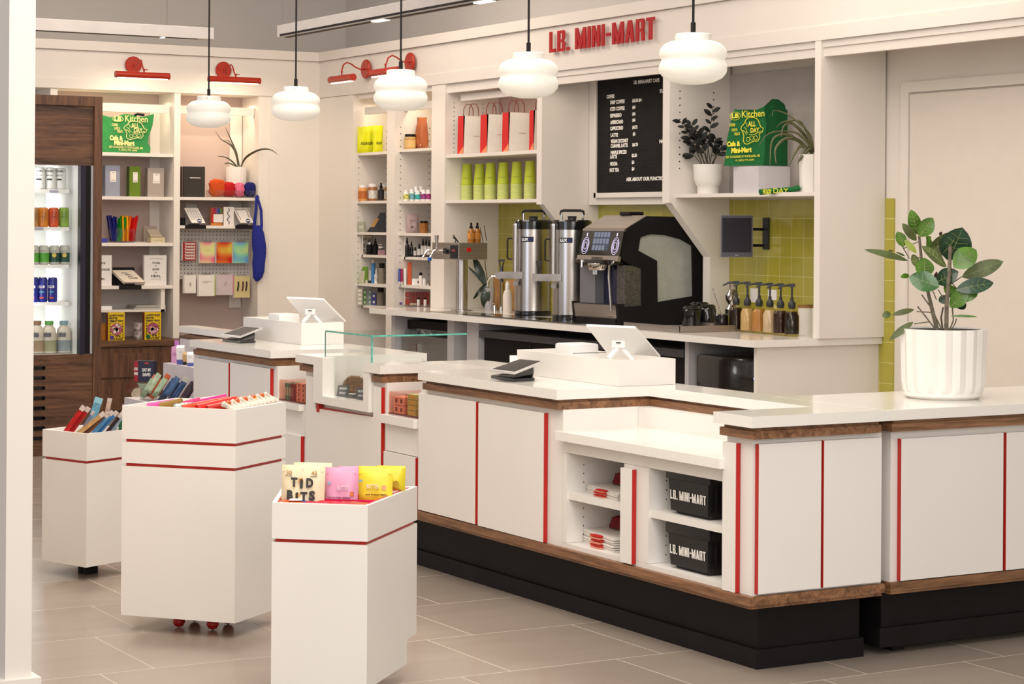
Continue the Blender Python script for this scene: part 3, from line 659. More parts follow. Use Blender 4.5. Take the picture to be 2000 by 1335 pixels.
# ================================================================= machines on the back bar
def urn(cx, cyy, label, first=None):
    k = thing('coffee_urn', (cx, cyy, T), label, 'coffee urn', None)
    S = MB(); S.lathe([(0, .035), (.134, .035), (.134, .63), (0, .63)], (cx, cyy, T), 48); S.build('body', STEEL, k, smooth=True)
    MB().lathe([(0, 0), (.138, 0), (.138, .035), (.134, .038), (0, .038)], (cx, cyy, T), 40).build('base_ring', GLOSSB, k, smooth=True)
    MB().lathe([(0, .628), (.139, .628), (.139, .685), (.130, .695), (0, .695)], (cx, cyy, T), 48).build('lid', GLOSSB, k, smooth=True)
    MB().lathe([(.0, .69), (.03, .69), (.03, .71), (.0, .71)], (cx, cyy, T), 20).box(cx-.03, cx+.03, cyy-.012, cyy+.012, T+.71, T+.722).build('lid_button', DARK, k)
    c = Vector((cx, cyy, T)); r = VR
    MB().tube([c+r*-.075+UP*.69, c+r*-.075+UP*.745], .010, 8).tube([c+r*.075+UP*.69, c+r*.075+UP*.745], .010, 8).build('handle_posts', CHROME, k, smooth=True)
    MB().tube([c+r*-.08+UP*.73, c+r*-.077+UP*.757, c+r*-.06+UP*.762, c+r*.06+UP*.762, c+r*.077+UP*.757, c+r*.08+UP*.73], .010, 8).build('handle', GLOSSB, k, smooth=True)
    n = (VN*.94+r*-.33).normalized(); t = UP.cross(n).normalized()
    g = c+(r*-.93+VN*.5).normalized()*.145
    MB().cyl(g+UP*.32, g+UP*.655, .022, 16).build('sight_gauge', STEEL, k, smooth=True)
    MB().cyl(g+UP*.655, g+UP*.668, .024, 16).build('gauge_cap', CHROME, k, smooth=True)
    h = c+r*-.152
    MB().tube([h+UP*.56, h+r*-.03+UP*.56, h+r*-.036+UP*.55, h+r*-.036+UP*.42, h+r*-.03+UP*.41, h+UP*.41], .007, 8).build('side_handle', GLOSSB, k, smooth=True)
    f = c+r*-.14+VN*.09+UP*.295
    MB().rbox(f+r*-.035, r, UP, VN, .20, .050, .05).build('faucet_body', mat('dark_faucet_steel', (.22, .2, .19), .25, .9, var=.2, scale=12), k)
    MB().cyl(f+r*-.09+UP*-.05, f+r*-.09+UP*-.02, .014, 12).build('spout', GLOSSB, k)
    fa = f+r*-.09+UP*.026
    MB().cyl(fa, fa+UP*.03, .014, 12).tube([fa+UP*.03+r*-.008, fa+UP*.075+r*-.016], .005).tube([fa+UP*.03+r*.008, fa+UP*.075+r*.016], .005).rbox(fa+UP*.08, r, UP, VN, .046, .016, .016).build('faucet_lever', GLOSSB, k)
    MB().lathe([(0, -.012), (.017, -.012), (.017, .012), (0, .012)], tuple(f+UP*-.06+r*.01), 14, axis=tuple(VN)).build('lower_knob', mat('grey_plastic', (.3, .3, .3), .4), k, smooth=True)
    b = c+UP*.545+VN*.1345+r*-.02; b = c+n*.1355+UP*.555
    MB().rbox(b, t, UP, n, .095, .036, .003).build('badge', TXTB, k)
    txt('LUX', b+t*-.016+n*.0022, t, UP, .05, .021, mat('badge_white_glow', (.95, .95, .95), .4, emit=.15), k, bold=.03); txt('US', b+t*.028+n*.0022, t, UP, .026, .021, mat('blue_print', (.02, .04, .35), .5), k, bold=.01)  # white print given a faint glow to brighten the badge lettering
    return k
u1 = PZ(1041, 617, T); u2 = PZ(1117, 625, T)
sh = _f*.115
urn(u1.x+sh.x, u1.y+sh.y, 'left steel coffee urn with black lid, next to the tap faucet')
urn(u2.x+sh.x, u2.y+sh.y, 'right steel coffee urn with black lid, against the espresso machine')

# espresso machine: outline traced on its own near side plane, given its real width
YM = 11.585; WMc = .52
def sp(x, y): p = PY(x, y, YM); return (p.x, p.z)
k = thing('espresso_machine', (7.8, 11.85, T), 'big black automatic espresso machine with touch screen and pale side window', 'coffee machine')
outer = [sp(*p) for p in ((1223.7, 448), (1263.6, 422), (1330, 423), (1373.7, 475), (1372.6, 577), (1384, 590), (1384, 622), (1290, 637), (1216, 634), (1208, 600), (1254, 597), (1254, 524), (1227, 514), (1213, 503))]
inner = [sp(*p) for p in ((1251, 464), (1257, 461), (1272, 457), (1300, 459), (1330, 467), (1352, 480), (1353.8, 578), (1284.6, 589.7), (1283.5, 509), (1246.8, 489))]
def ringplate(o, i, y0, y1, bm):
    import mathutils
    t = bmesh.new(); vo = [t.verts.new((p[0], y0, p[1])) for p in o]; vi = [t.verts.new((p[0], y0, p[1])) for p in i]
    es = [t.edges.new((a, b)) for a, b in zip(vo, vo[1:]+vo[:1])]+[t.edges.new((a, b)) for a, b in zip(vi, vi[1:]+vi[:1])]
    bmesh.ops.triangle_fill(t, use_beauty=True, edges=es)
    g = bmesh.ops.extrude_face_region(t, geom=t.faces[:]); bmesh.ops.translate(t, verts=[v for v in g['geom'] if isinstance(v, bmesh.types.BMVert)], vec=(0, y1-y0, 0))
    me = bpy.data.meshes.new('t'); t.to_mesh(me); t.free(); bm.bm.from_mesh(me); bpy.data.meshes.remove(me); return bm
ringplate(outer, inner, YM, YM+.03, MB()).build('side_frame', BLACK, k)
ringplate(outer, inner, YM+WMc-.03, YM+WMc, MB()).build('side_frame', BLACK, k)
MB().prism(inner, YM+.014, YM+.03, 1).build('side_window', mat('frosted_panel', (.42, .43, .40), .3, .3, var=.06, scale=20), k)
core = [sp(*p) for p in ((1226, 450), (1264, 424), (1329, 425), (1371, 476), (1370, 577), (1381, 592), (1381, 620), (1290, 634), (1218, 632), (1258, 597), (1258, 524), (1230, 512))]
MB().prism(core, YM+.03, YM+WMc-.03, 1).build('housing', BLACK, k)
def fr(x, z, y): return Vector((x, y, z))
(tx, tz), (hx0, hz0) = sp(1223.7, 447), sp(1263.6, 422)
(bx_, bz_) = sp(1213, 503)
ya, yb_ = YM+.004, YM+WMc-.004
# brushed cap (sloping), screen (steep), lower lip
MB().hexa([fr(tx-.002, tz, ya), fr(tx-.002, tz, yb_), fr(hx0, hz0, yb_), fr(hx0, hz0, ya), fr(tx-.002, tz+.006, ya), fr(tx-.002, tz+.006, yb_), fr(hx0, hz0+.006, yb_), fr(hx0, hz0+.006, ya)]).build('top_cap', STEELH, k)
s0 = Vector((tx-.004, (ya+yb_)/2, tz)); s1 = Vector((bx_-.004, (ya+yb_)/2, bz_)); su = (s0-s1).normalized(); sr = Vector((0, -1, 0)); sn = sr.cross(su); sc = (s0+s1)/2
MB().rbox(s0-su*.008+sn*.002, sr, su, sn, WMc-.01, .016, .016).rbox(s1-su*.010+sn*.004, sr, su, sn, WMc-.01, .036, .022).build('steel_lip', STEELH, k)
SL = (s0-s1).length
MB().rbox(sc+sn*.003, sr, su, sn, WMc-.012, SL-.016, .012).build('screen_panel', GLOSSB, k)
MB().rbox(sc+sn*.0095+su*.01-sr*-.0, sr, su, sn, .21, SL*.66, .001).build('display', mat('screen_glow', (.02, .025, .035), .3, emit=.25, emcol=(.10, .13, .2, 1)), k)
q = MB()
for i in range(5):
    for j in range(3):
        if j == 2 and i == 4: continue
        q.rbox(sc+sn*.0102+su*(.01+.045*(1-j))+sr*((i-2)*.04), sr, su, sn, .030, .034, .001)
q.build('menu_buttons', mat('button_glow', (.1, .11, .14), .3, emit=.5, emcol=(.15, .19, .28, 1)), k)
q = MB()
for sx in (-1, 1):
    for r1 in (.022, .038, .050):
        c0 = sc+sn*.0105+su*-.022+sr*(.185*sx)
        q.tube([c0+sr*(r1*math.cos(a*math.pi/12))*.82+su*(r1*1.15*math.sin(a*math.pi/12)) for a in range(25)], .0016, 4)
    q.rbox(sc+sn*.0105+su*.055+sr*(.185*sx), sr, su, sn, .012, .022, .001)
q.build('ring_marks', mat('ring_glow', (.5, .45, .6), .4, emit=.7, emcol=(.55, .5, .75, 1)), k)
txt('EVERSYS', s1-su*.010+sn*.016, sr, su, .13, .016, TXTB, k, bold=.01)
xf = bx_
MB().box(7.60, 7.70, YM+.06, YM+WMc-.06, T+.10, bz_-.02).build('brew_back', mat('dark_mirror', (.02, .02, .06), .1, .3), k)
MB().box(7.53, 7.72, YM+.32, YM+WMc-.01, T+.12, bz_-.06).build('grey_side_column', mat('satin_grey', (.22, .22, .24), .4, .4), k)
MB().box(7.56, 7.74, YM+.01, YM+.10, T+.10, bz_-.05, .004).build('steel_side_column', mat('dark_steel_column', (.16, .15, .145), .35, .8, var=.3, scale=60), k)
MB().lathe([(0, 0), (.068, 0), (.078, .02), (.078, .045), (0, .045)], (7.50, YM+.22, bz_-.085), 28).build('group_head', CHROME, k, smooth=True)
MB().box(7.46, 7.60, YM+.05, YM+WMc-.05, bz_-.05, bz_-.015, .01).build('group_hood', GLOSSB, k, smooth=True)
q = MB()
for i in range(4): q.cyl((7.48, YM+.22+.014*i, bz_-.115), (7.48, YM+.22+.014*i, bz_-.085), .004, 8)
q.build('nozzles', CHROME, k)
w0 = Vector((7.50, YM+.035, bz_-.03))
MB().tube([w0, w0+Vector((-.02, .03, -.02)), w0+Vector((-.02, .035, -.10)), w0+Vector((-.01, .02, -.32))], .008, 8).build('steam_wand', STEEL, k, smooth=True)
MB().cyl((7.46, YM+WMc-.15, bz_-.07), (7.46, YM+WMc-.15, bz_-.02), .012, 12).build('hot_water_spout', CHROME, k, smooth=True)
(dx, dz) = sp(1206, 597); (ex, ez) = sp(1209, 624)
MB().prism([(dx, dz), (ex, ez+.0), (7.75, ez), (7.75, dz)], YM+.02, YM+WMc+.03, 1).build('drip_tray', STEELH, k)
MB().box(dx+.01, 7.6, YM+.04, YM+WMc-.0, dz+.001, dz+.006).build('tray_grille', DARK, k)
MB().box(7.5, 8.1, YM+.02, YM+WMc-.02, T+.001, ez+.003).build('base', BLACK, k)
MB().prism([(dx-.004, dz+.012), (ex-.004, ez-.03), (ex+.03, ez-.035), (dx+.05, dz+.012)], YM-.006, YM+.02, 1).build('tray_cheek', BLACK, k)
MB().prism([(dx-.004, dz+.012), (ex-.004, ez-.0), (ex+.03, ez-.0), (dx+.05, dz+.012)], YM+WMc+.03, YM+WMc+.045, 1).build('tray_cheek', BLACK, k)
txt('Cameo', (ex-.006+.004, YM+.10, ez+.02), (0, -1, 0), UP, .07, .014, TXTB, k)
MB().box(7.72, 7.84, YM+.2, YM+.32, hz0+.006, hz0+.03, .008).build('hopper_lid', BLACK, k)

# tap tower
c = PX(896, 490, 7.60)
k = thing('tap_tower', (7.72, 14.05, T), 'steel cold brew tap tower with two taps and a red switch', 'tap tower')
xA, yA = c.x, c.y; zt, zb = PX(896, 474, xA).z, PX(896, 507, xA).z
yB = PX(844, 490, xA).y; xB = PY(952, 490, yA).x
MB().box(xA, xB, yA, yB, zb, zt, .004).build('tower_head', STEELH, k)
pc = PZ(902, 607, T); pcx, pcy = pc.x+.03, pc.y+.06
MB().lathe([(0, 0), (.085, 0), (.085, .006), (.046, .010), (.046, zb-T), (0, zb-T)], (pcx, pcy, T+.001), 36).build('column', STEEL, k, smooth=True)
p = PY(915.5, 487.5, yA); MB().box(p.x-.018, p.x+.018, yA-.006, yA, p.z-.015, p.z+.015, .002).build('red_switch', mat('red_switch', (.45, .004, .004), .25, emit=.1), k)
p = PX(887, 491.5, xA); MB().box(xA-.006, xA, p.y-.055, p.y+.055, p.z-.05, p.z+.05, .002).build('control_panel', TXTB, k); MB().box(xA-.0075, xA-.006, p.y-.03, p.y+.03, p.z-.0, p.z+.02).build('control_display', mat('dim_display', (.15, .02, .03), .3, emit=.3), k)
for i, (px, hh) in enumerate(((858, 1), (844, 0))):
    p = PX(px+6, 490, xA); o = Vector((xA, p.y, p.z)); t = k
    MB().cyl(o, o+Vector((-.05, 0, 0)), .011, 12).tube([o+Vector((-.045, 0, .012)), o+Vector((-.075, 0, .0)), o+Vector((-.105, 0, -.05))], .011, 10).cyl(o+Vector((-.05, 0, .0)), o+Vector((-.05, 0, .03)), .010, 10).build('tap', CHROME, t, smooth=True)
    if hh: MB().cyl(o+Vector((-.05, 0, .03)), o+Vector((-.05, 0, .12)), .010, 12, .016).build('tap_handle', STEEL, t, smooth=True)
    if hh: MB().lathe([(.013, 0), (.018, .02), (0.0, .03)], tuple(o+Vector((-.11, 0, -.075))), 10).build('tap_plug', mat('blue_plug', (.01, .1, .5), .5), t)
p = PX(874, 490, xA); MB().lathe([(0, 0), (.026, 0), (.022, .03), (0, .03)], (xA, p.y, p.z), 18, axis=(-1, 0, 0)).build('knob', GLOSSB, k, smooth=True)

def bottle(name, loc, prof, m, label, cat, cap=None, capm=None, lab=None, labm=None, seg=20, group=None, rz=0, liquid=None):
    k = thing(name, loc, label, cat, group, rz)
    MB(Matrix.Translation(Vector(loc))).lathe(prof, seg=seg).build('bottle_body', m, k, smooth=True)
    if cap: MB(Matrix.Translation(Vector(loc))).lathe(cap, seg=seg).build('cap', capm, k, smooth=True)
    if lab: MB(Matrix.Translation(Vector(loc))).lathe([(lab[0], lab[1]), (lab[0], lab[2])], seg=seg).build('paper_label', labm, k, smooth=True)
    return k
for px, lab in ((920, 'amber dropper bottle, left of the pair on the tap tower'), (932, 'amber dropper bottle, right of the pair on the tap tower')):
    p = PY(px, 472, yA+.06); 
    bottle('dropper_bottle', (p.x, yA+.06, zt), [(0, 0), (.026, 0), (.027, .004), (.027, .085), (.020, .10), (.011, .108), (.011, .112)], BRASSB, lab, 'bottle', [(.013, .11), (.013, .125), (.008, .128), (.008, .15), (.003, .155), (0, .155)], BLACK, (.0275, .03, .075), mat('orange_label', (.5, .2, .03), .6, var=.5, scale=60))
# dark rubber mat and recessed sink deck
solo('drip_mat', MB().box(7.37, 7.62, 11.9, 13.45, T+.0005, T+.008, .002), GLOSSB, (7.5, 12.7, T), 'black bar mat along the counter edge in front of the urns', 'mat')
solo('drain_plate', MB().box(7.40, 7.64, 13.5, 14.1, T+.0005, T+.004), STEEL, (7.5, 13.8, T), 'steel drain plate set into the worktop by the tap tower', 'drain plate')
# faucet
p = PZ(979, 606, T); k = thing('sink_faucet', (p.x, p.y, T), 'chrome gooseneck bar faucet with two lever handles beside the white soap bottle', 'faucet')
o = Vector((p.x, p.y, T))
R = .052; z1 = zrow((p.x, p.y), 552)-T
pts = [o, o+UP*z1]+[o+UP*z1+VR*(-R+R*math.cos(a*math.pi/8))+UP*(R*math.sin(a*math.pi/8)) for a in range(1, 9)]+[o+UP*(z1-.03)-VR*2*R]
MB().tube(pts, .010, 10).build('spout', CHROME, k, smooth=True)
MB().lathe([(0, 0), (.018, 0), (.014, .04), (0, .045)], tuple(o-VR*.05), 16).lathe([(0, 0), (.018, 0), (.014, .04), (0, .045)], tuple(o+VR*.04), 16).lathe([(0, 0), (.02, 0), (.016, .03), (0, .03)], tuple(o), 16).tube([o-VR*.05+UP*.05, o-VR*.08+UP*.062], .006).tube([o+VR*.04+UP*.05, o+VR*.065+UP*.06], .006).build('valve_handles', CHROME, k, smooth=True)
# soap bottle
p = PZ(995, 611, T)
bottle('soap_bottle', (p.x, p.y+.03, T), [(0, 0), (.034, 0), (.036, .01), (.036, .13), (.028, .16), (.016, .175), (.016, .18)], mat('frosted_white', (.75, .68, .62), .35), 'tall frosted white pump bottle behind the faucet', 'bottle', [(.017, .18), (.017, .215), (.012, .22), (.012, .235), (0, .237)], WPLAST)
# orchid
p = PZ(958, 605, T); k = thing('potted_orchid', (p.x, p.y+.03, T), 'strap-leaved orchid in a small grey-white pot behind the tap column', 'potted plant')
o = Vector((p.x, p.y+.03, T))
MB().lathe([(0, 0), (.036, 0), (.045, .17), (.041, .17), (.035, .15), (0, .15)], tuple(o), 28).build('pot', mat('grey_glaze', (.62, .6, .6), .35), k, smooth=True)
q = MB()
dO = dep(o)
def lp(a, b, w_, dd=0, **kw): q.leaf(PD(a[0], a[1], dO+dd), PD(b[0], b[1], dO+dd*.5), w_/F_*dO, **kw)
lp((950, 562), (924, 498), 16, nrm=VN, bend=.06); lp((948, 556), (914, 520), 6, nrm=VN, bend=.03); lp((948, 553), (924, 585), 7, nrm=VN, bend=-.25); lp((950, 555), (946, 602), 19, -.03, nrm=VN, bend=.1)
q.build('leaves', mat('deep_leaf_green', (.012, .035, .012), .3, var=.3, coat=.3), k, smooth=True)
MB().tube([PD(955, 570, dO), PD(948, 520, dO), PD(945, 480, dO), PD(938, 445, dO), PD(946, 440, dO), PD(950, 470, dO)], .003, 6).build('flower_stake', mat('stem_brown', (.05, .035, .02), .7), k)
# kraft bags behind
for px, t_, b_, w_, lab in ((974, 536, 600, 22, 'kraft paper coffee pouch half hidden behind the faucet'), (1001, 545, 606, 26, 'kraft paper coffee pouch behind the left urn base')):
    p = PX(px, b_, 8.08); h = (b_-t_)/F_*dep(p)
    k = thing('coffee_pouch', (8.08, p.y, T), lab, 'pouch', 'kraft coffee pouches'); MB().pillow((8.08, p.y, T+h/2), VR, UP, VN, w_/F_*dep(p), h, .07, wr=.2, seed=px).build('pouch', M('b98a55', .7, var=.1), k, smooth=True)

# syrup bottles with pumps
def syrup(i, px, py, m, lab):
    p = PZ(px, py, T); x, y = p.x+.02, p.y+.035; k = thing('syrup_bottle', (x, y, T), lab, 'bottle', 'pump syrup bottles'); o = Matrix.Translation((x, y, T))
    MB(o).lathe([(0, 0), (.044, 0), (.046, .004), (.046, .135), (.036, .152), (.017, .158), (.017, .178)], seg=28).build('glass_shell', SYRC, k, smooth=True)
    MB(o).lathe([(0, .014), (.042, .014), (.043, .02), (.043, .132 if i % 2 == 0 else .12), (.03, .148), (0, .148)], seg=28).build('syrup', m, k, smooth=True)
    MB(o).lathe([(0, .165), (.019, .165), (.024, .18), (.022, .20), (.010, .215), (.010, .23), (.006, .235), (.006, .30), (0, .30)], seg=16).build('pump_collar', DARK, k, smooth=True)
    h = Vector((x, y, T+.30))
    MB().rbox(h+UP*.006+VR*-.0, VR, UP, VN, .035, .02, .022).tube([h+UP*.008, h-VR*.05+UP*.004, h-VR*.085-UP*.014], .008, 8, .6).build('pump_head', DARK, k, smooth=True)
    return k
ink = mat('dark_syrup', (.008, .003, .002), .15, coat=.15); car = mat('caramel_syrup', (.42, .20, .05), .25, var=.15, coat=.6); hon = mat('pale_syrup', (.50, .36, .16), .25, coat=.6); mao = mat('maroon_syrup', (.02, .004, .003), .3, coat=.1); clr = mat('clear_syrup', (.55, .45, .32), .15, var=.2, coat=.6)
for i, (px, py, m_, lab) in enumerate(((1439, 647, ink, 'pump bottle of black syrup, leftmost of the six in front of the silver shaker'), (1461, 649, hon, 'pump bottle of pale honey syrup, second from the left in the syrup row'), (1484, 651, car, 'pump bottle of opaque caramel syrup in the middle of the row'),
        (1505, 653, clr, 'pump bottle of clear syrup right of the caramel one'), (1526, 655, mao, 'pump bottle of maroon syrup, second from the right end'), (1548, 657, ink, 'pump bottle of black syrup at the right end of the row'))): syrup(i, px, py, m_, lab)
# shaker, jars, pitchers
p = PZ(1436, 641, T); k = thing('cocktail_shaker', (p.x+.05, p.y+.1, T), 'shiny metal shaker bottle behind the leftmost syrup', 'shaker')
MB(Matrix.Translation((p.x+.05, p.y+.1, T))).lathe([(0, 0), (.045, 0), (.05, .12), (.03, .15), (.045, .18), (.048, .21), (.03, .24), (.02, .25), (.024, .30), (0, .30)], seg=28).build('shaker_body', CHROME, k, smooth=True)
def jar(px, py, w_, h_, label, lid=True, name='black_jar', m=None):
    p = PZ(px, py, T); D = dep(p); r = w_/F_*D/2; h = h_/F_*D; x, y = p.x+_f.x*r*.8, p.y+_f.y*r*.8
    k = thing(name, (x, y, T), label, 'jar'); o = Matrix.Translation((x, y, T))
    MB(o).lathe([(0, 0), (r*.95, 0), (r, .01), (r, h*.78), (r*.85, h*.86), (0, h*.86)], seg=32).build('jar_body', m or GLOSSB, k, smooth=True)
    if lid: MB(o).lathe([(0, h*.86), (r*.92, h*.86), (r*.98, h*.9), (r*.7, h*.99), (0, h)], seg=32).build('lid', m or GLOSSB, k, smooth=True)
    return k, x, y, h
kk, x, y, h = jar(1410, 646, 29, 38, 'glossy black jar holding a thin bar spoon, left of the syrups', False)
k2 = thing('bar_spoon', (x, y, T+.02), 'long thin bar spoon standing in the black jar', 'spoon'); MB().tube([(x, y, T+h*.85), PD(1394, 570, dep((x, y, T)))], .0025, 6).lathe([(0, 0), (.006, .004), (.006, .012), (0, .018)], tuple(PD(1393, 568, dep((x, y, T)))), 8).build('spoon_rod', STEEL, k2)
jar(1383, 640, 34, 46, 'round black lidded canister behind the spoon jar'); jar(1352, 641, 36, 44, 'wide black pitcher on the steel tray next to the espresso machine')
jar(1368, 639, 40, 50, 'large black thermal jug with domed lid at the back')
p1, p2 = PZ(1237, 643, T), PZ(1396, 640, T)
k = thing('knock_tray', (7.6, 11.2, T), 'shallow steel tray on the worktop in front of the black pitchers', 'tray')
x0, y0 = 7.42, PX(1258, 642, 7.42).y; y1_ = PX(1395, 642, 7.70).y
MB().box(7.40, 7.86, 10.72, 11.35, T+.001, T+.006).box(7.40, 7.404, 10.72, 11.35, T+.006, T+.04).box(7.40, 7.86, 10.72, 10.724, T+.006, T+.04).box(7.856, 7.86, 10.72, 11.35, T+.006, T+.04).build('tray', STEELH, k)
for px, w_, lab in ((1570, 18, 'white canister with wooden lid behind the syrups'), (1586, 18, 'white canister with wooden lid against the end panel')):
    p = PZ(px, 650, T); x, y = p.x+.04, max(p.y+.03, 9.94); k = thing('canister', (x, y, T), lab, 'canister', 'white canisters')
    MB(Matrix.Translation((x, y, T))).lathe([(0, 0), (.046, 0), (.05, .02), (.05, .155), (0, .155)], seg=28).build('canister_body', CREAMC, k, smooth=True); MB(Matrix.Translation((x, y, T))).lathe([(0, .155), (.052, .155), (.052, .172), (0, .172)], seg=28).build('lid', M('9a7040', .5, var=.15), k, smooth=True)
for px0, px1, py0, py1, lab in ((1465, 1479, 563, 590, 'white outlet plate on the green tiles, left of the pair'), (1500, 1516, 566, 585, 'white outlet plate on the green tiles, right of the pair')):
    a, b = PX(px0, py1, 8.262), PX(px1, py0, 8.262); k = solo('outlet_plate', MB().box(8.262, 8.268, b.y, a.y, a.z, b.z, .0015), WPLAST, (8.262, (a.y+b.y)/2, a.z), lab, 'outlet', 'outlet plates')
# wall monitor on arm
p = PX(1497, 457, 8.262); k = thing('wall_monitor', (8.26, p.y, p.z-.15), 'small black monitor on a swing arm fixed to the green tiles', 'monitor')
Dm = dep(p)-.16; c = PD(1438, 461, Dm); r = (VR*.97+_f*.22).normalized(); n = r.cross(UP)
W_, H_ = 66/F_*Dm, 82/F_*Dm
MB().rbox(c, r, UP, n, W_, H_, .022).build('casing', mat('silver_edge', (.35, .33, .32), .35, .4), k)
MB().rbox(c+n*.0115, r, UP, n, W_-.006, H_-.006, .003).build('bezel', mat('grey_bezel', (.10, .10, .13), .3), k)
MB().rbox(c+n*.0135+UP*.006, r, UP, n, W_-.022, H_-.05, .001).build('screen', mat('dark_screen', (.012, .014, .03), .04, coat=1), k)
txt('Crave', c+n*.014-UP*(H_/2-.014), r, UP, .022, .008, TXTW, k)
for dz in (.045, -.06):
    MB().tube([c+UP*dz-n*.01, Vector((8.24, p.y, c.z+dz))], .009, 6).build('arm', BLACK, k)
MB().box(8.25, 8.267, p.y-.03, p.y+.03, PX(1497, 487, 8.26).z, PX(1497, 425, 8.26).z, .006).build('wall_plate', DARK, k)

p = PY(893, 472, yA+.25); k = thing('black_clip', (p.x, yA+.25, zt), 'small black clip lying on the tap tower left of the dropper bottles', 'clip')
k.location.z = PX(896, 474, xA).z; o = Vector((p.x, yA+.25, k.location.z)); WM[k.name] = Matrix.Translation(o)
MB().tube([o+VR*.01, o+UP*.03-VR*.012, o+UP*.055-VR*.03], .005, 6).tube([o-VR*.015, o+UP*.022-VR*.01, o+UP*.04-VR*.035], .004, 6).build('clip_arms', BLACK, k)
# ================================================================= goods: generic builders
def clampbay(c, px, mg):
    """keep goods inside their bay of the deep right wall shelving"""
    if not 680 < px < 845: return c
    ym = (16.13 if px < 757 else 15.345)-mg
    return PY(px, 500, ym) if c.y > ym else c
def rbx(name, px0, px1, pyt, zb, X, m, label, cat, d=.05, group=None, face=None, extra=None, lean=0, plane='x'):
    """carton standing on a shelf of height zb at depth plane X, turned toward the shop"""
    c = PX((px0+px1)/2, 500, X) if plane == 'x' else PY((px0+px1)/2, 500, X)
    c = clampbay(c, (px0+px1)/2, .03)
    x, y = c.x, c.y; D = dep((x, y, zb)); w_ = (px1-px0)/F_*D; h = max(.006, zrow((x, y), pyt)-zb)
    k = thing(name, (x, y, zb), label, cat, group); r, u, n = VR, UP, VN
    o = Vector((x, y, zb+h/2)); 
    if lean: u = (UP*math.cos(lean)-n*math.sin(lean)); n = r.cross(u); o = Vector((x, y, zb))+u*(h/2)+n*.0
    MB().rbox(o-n*(d/2), r, u, n, w_, h, d).build('carton', m, k)
    if extra: extra(k, o, r, u, n, w_, h)
    return k
def panel(col, fw=.7, fh=.3, dy=0, dx=0, t=.0007, name='label_panel'):
    def f(k, o, r, u, n, w, h): MB().rbox(o+n*t+u*(dy*h)+r*(dx*w), r, u, n, w*fw, h*fh, t).build(name, col if not isinstance(col, str) else M(col), k)
    return f
def text(s, m=None, fw=.7, fh=.12, dy=0, dx=0, t=.0012, bold=.0):
    def f(k, o, r, u, n, w, h): txt(s, o+n*t+u*(dy*h)+r*(dx*w), r, u, w*fw, h*fh, m or TXTB, k, depth=.0005, bold=bold)
    return f
def many(*fs):
    def f(*a):
        for g in fs: g(*a)
    return f
def rcy(name, pxc, wpx, pyt, zb, X, m, label, cat, kind='jar', capm=None, labm=None, group=None, plane='x'):
    c = PX(pxc, 500, X) if plane == 'x' else PY(pxc, 500, X)
    c = clampbay(c, pxc, .03)
    x, y = c.x, c.y; D = dep((x, y, zb)); r = wpx/F_*D/2; h = zrow((x, y), pyt)-zb
    P = {'jar': ([(0, 0), (r*.95, 0), (r, .004), (r, h*.76), (r*.86, h*.82), (r*.86, h*.84)], [(0, h*.83), (r*.9, h*.83), (r*.9, h), (0, h)]),
         'bottle': ([(0, 0), (r*.95, 0), (r, .004), (r, h*.58), (r*.4, h*.68), (r*.38, h*.72)], [(r*.5, h*.70), (r*.5, h*.84), (r*.3, h*.86), (r*.28, h), (0, h)]),
         'pill': ([(0, 0), (r*.95, 0), (r, .004), (r, h*.72), (r*.8, h*.78)], [(r*.82, h*.76), (r*.82, h), (0, h)]),
         'tube': ([(0, 0), (r, 0), (r, h*.85), (r*.95, h*.86)], [(r*.97, h*.85), (r*.97, h), (0, h)]),
         'can': ([(0, .0), (r*.84, 0), (r, h*.05), (r, h*.90), (r*.85, h*.985), (r*.80, h*.985)], [(r*.86, h*.985), (r*.88, h), (r*.8, h), (r*.78, h*.97), (0, h*.97)])}[kind]
    k = thing(name, (x, y, zb), label, cat, group); o = Matrix.Translation((x, y, zb))
    MB(o).lathe(P[0], seg=22).build('container', m, k, smooth=True); MB(o).lathe(P[1], seg=22).build('lid' if kind != 'can' else 'can_top', capm or WPLAST, k, smooth=True)
    if labm: MB(o).lathe([(r*1.012, h*.14), (r*1.012, h*.62)], seg=22).build('paper_label', labm, k, smooth=True)
    return k
# ---- right wall shelving, bay A (farther)
XA = 7.93
LBLW = mat('busy_white_label', (.7, .66, .6), .6, var=.6, scale=110)
for i, px in enumerate((703.5, 713.5, 724, 735)):
    c = clampbay(PX(px+3, 300, 7.95), px+3, .03); k = thing('snack_pouch', (c.x, c.y, SA[0]), ('yellow snack pouch at the left end of the top shelf row', 'second yellow snack pouch from the left on the top shelf', 'third yellow snack pouch from the left on the top shelf', 'yellow snack pouch beside the shelf divider, right end of the row')[i], 'pouch', 'yellow pouches')
    D = dep(c); h = zrow((c.x, c.y), 248-i)-SA[0]; w_ = 21/F_*D
    MB().pillow((c.x, c.y, SA[0]+h/2), (VR*.9+_f*.43), UP, (VN*.9+VR*.43), w_, h, .05, wr=.15, seed=i).build('pouch', M('ced20c', .4, var=.08), k, smooth=True)
    txt('noah', Vector((c.x, c.y, SA[0]+h*.38))+(VN*.9+VR*.43)*.03, (VR*.9+_f*.43), (UP+VR*.3).normalized(), .05, .035, TXTB, k)
rcy('supplement_jar', 708, 18, 361, SA[1], XA, M('d99a55', .3), 'peach plastic supplement jar, left on the upper middle shelf', 'jar', labm=M('b5622a'))
rcy('supplement_jar', 727, 18, 359, SA[1], XA, M('a06a40', .2), 'brown jar with busy white label beside the peach jar', 'jar', labm=LBLW)
rcy('supplement_jar', 748, 14, 360, SA[1], 8.05, M('b08a60', .2), 'jar with white label half hidden behind the dropper bottle', 'jar', labm=LBLW)
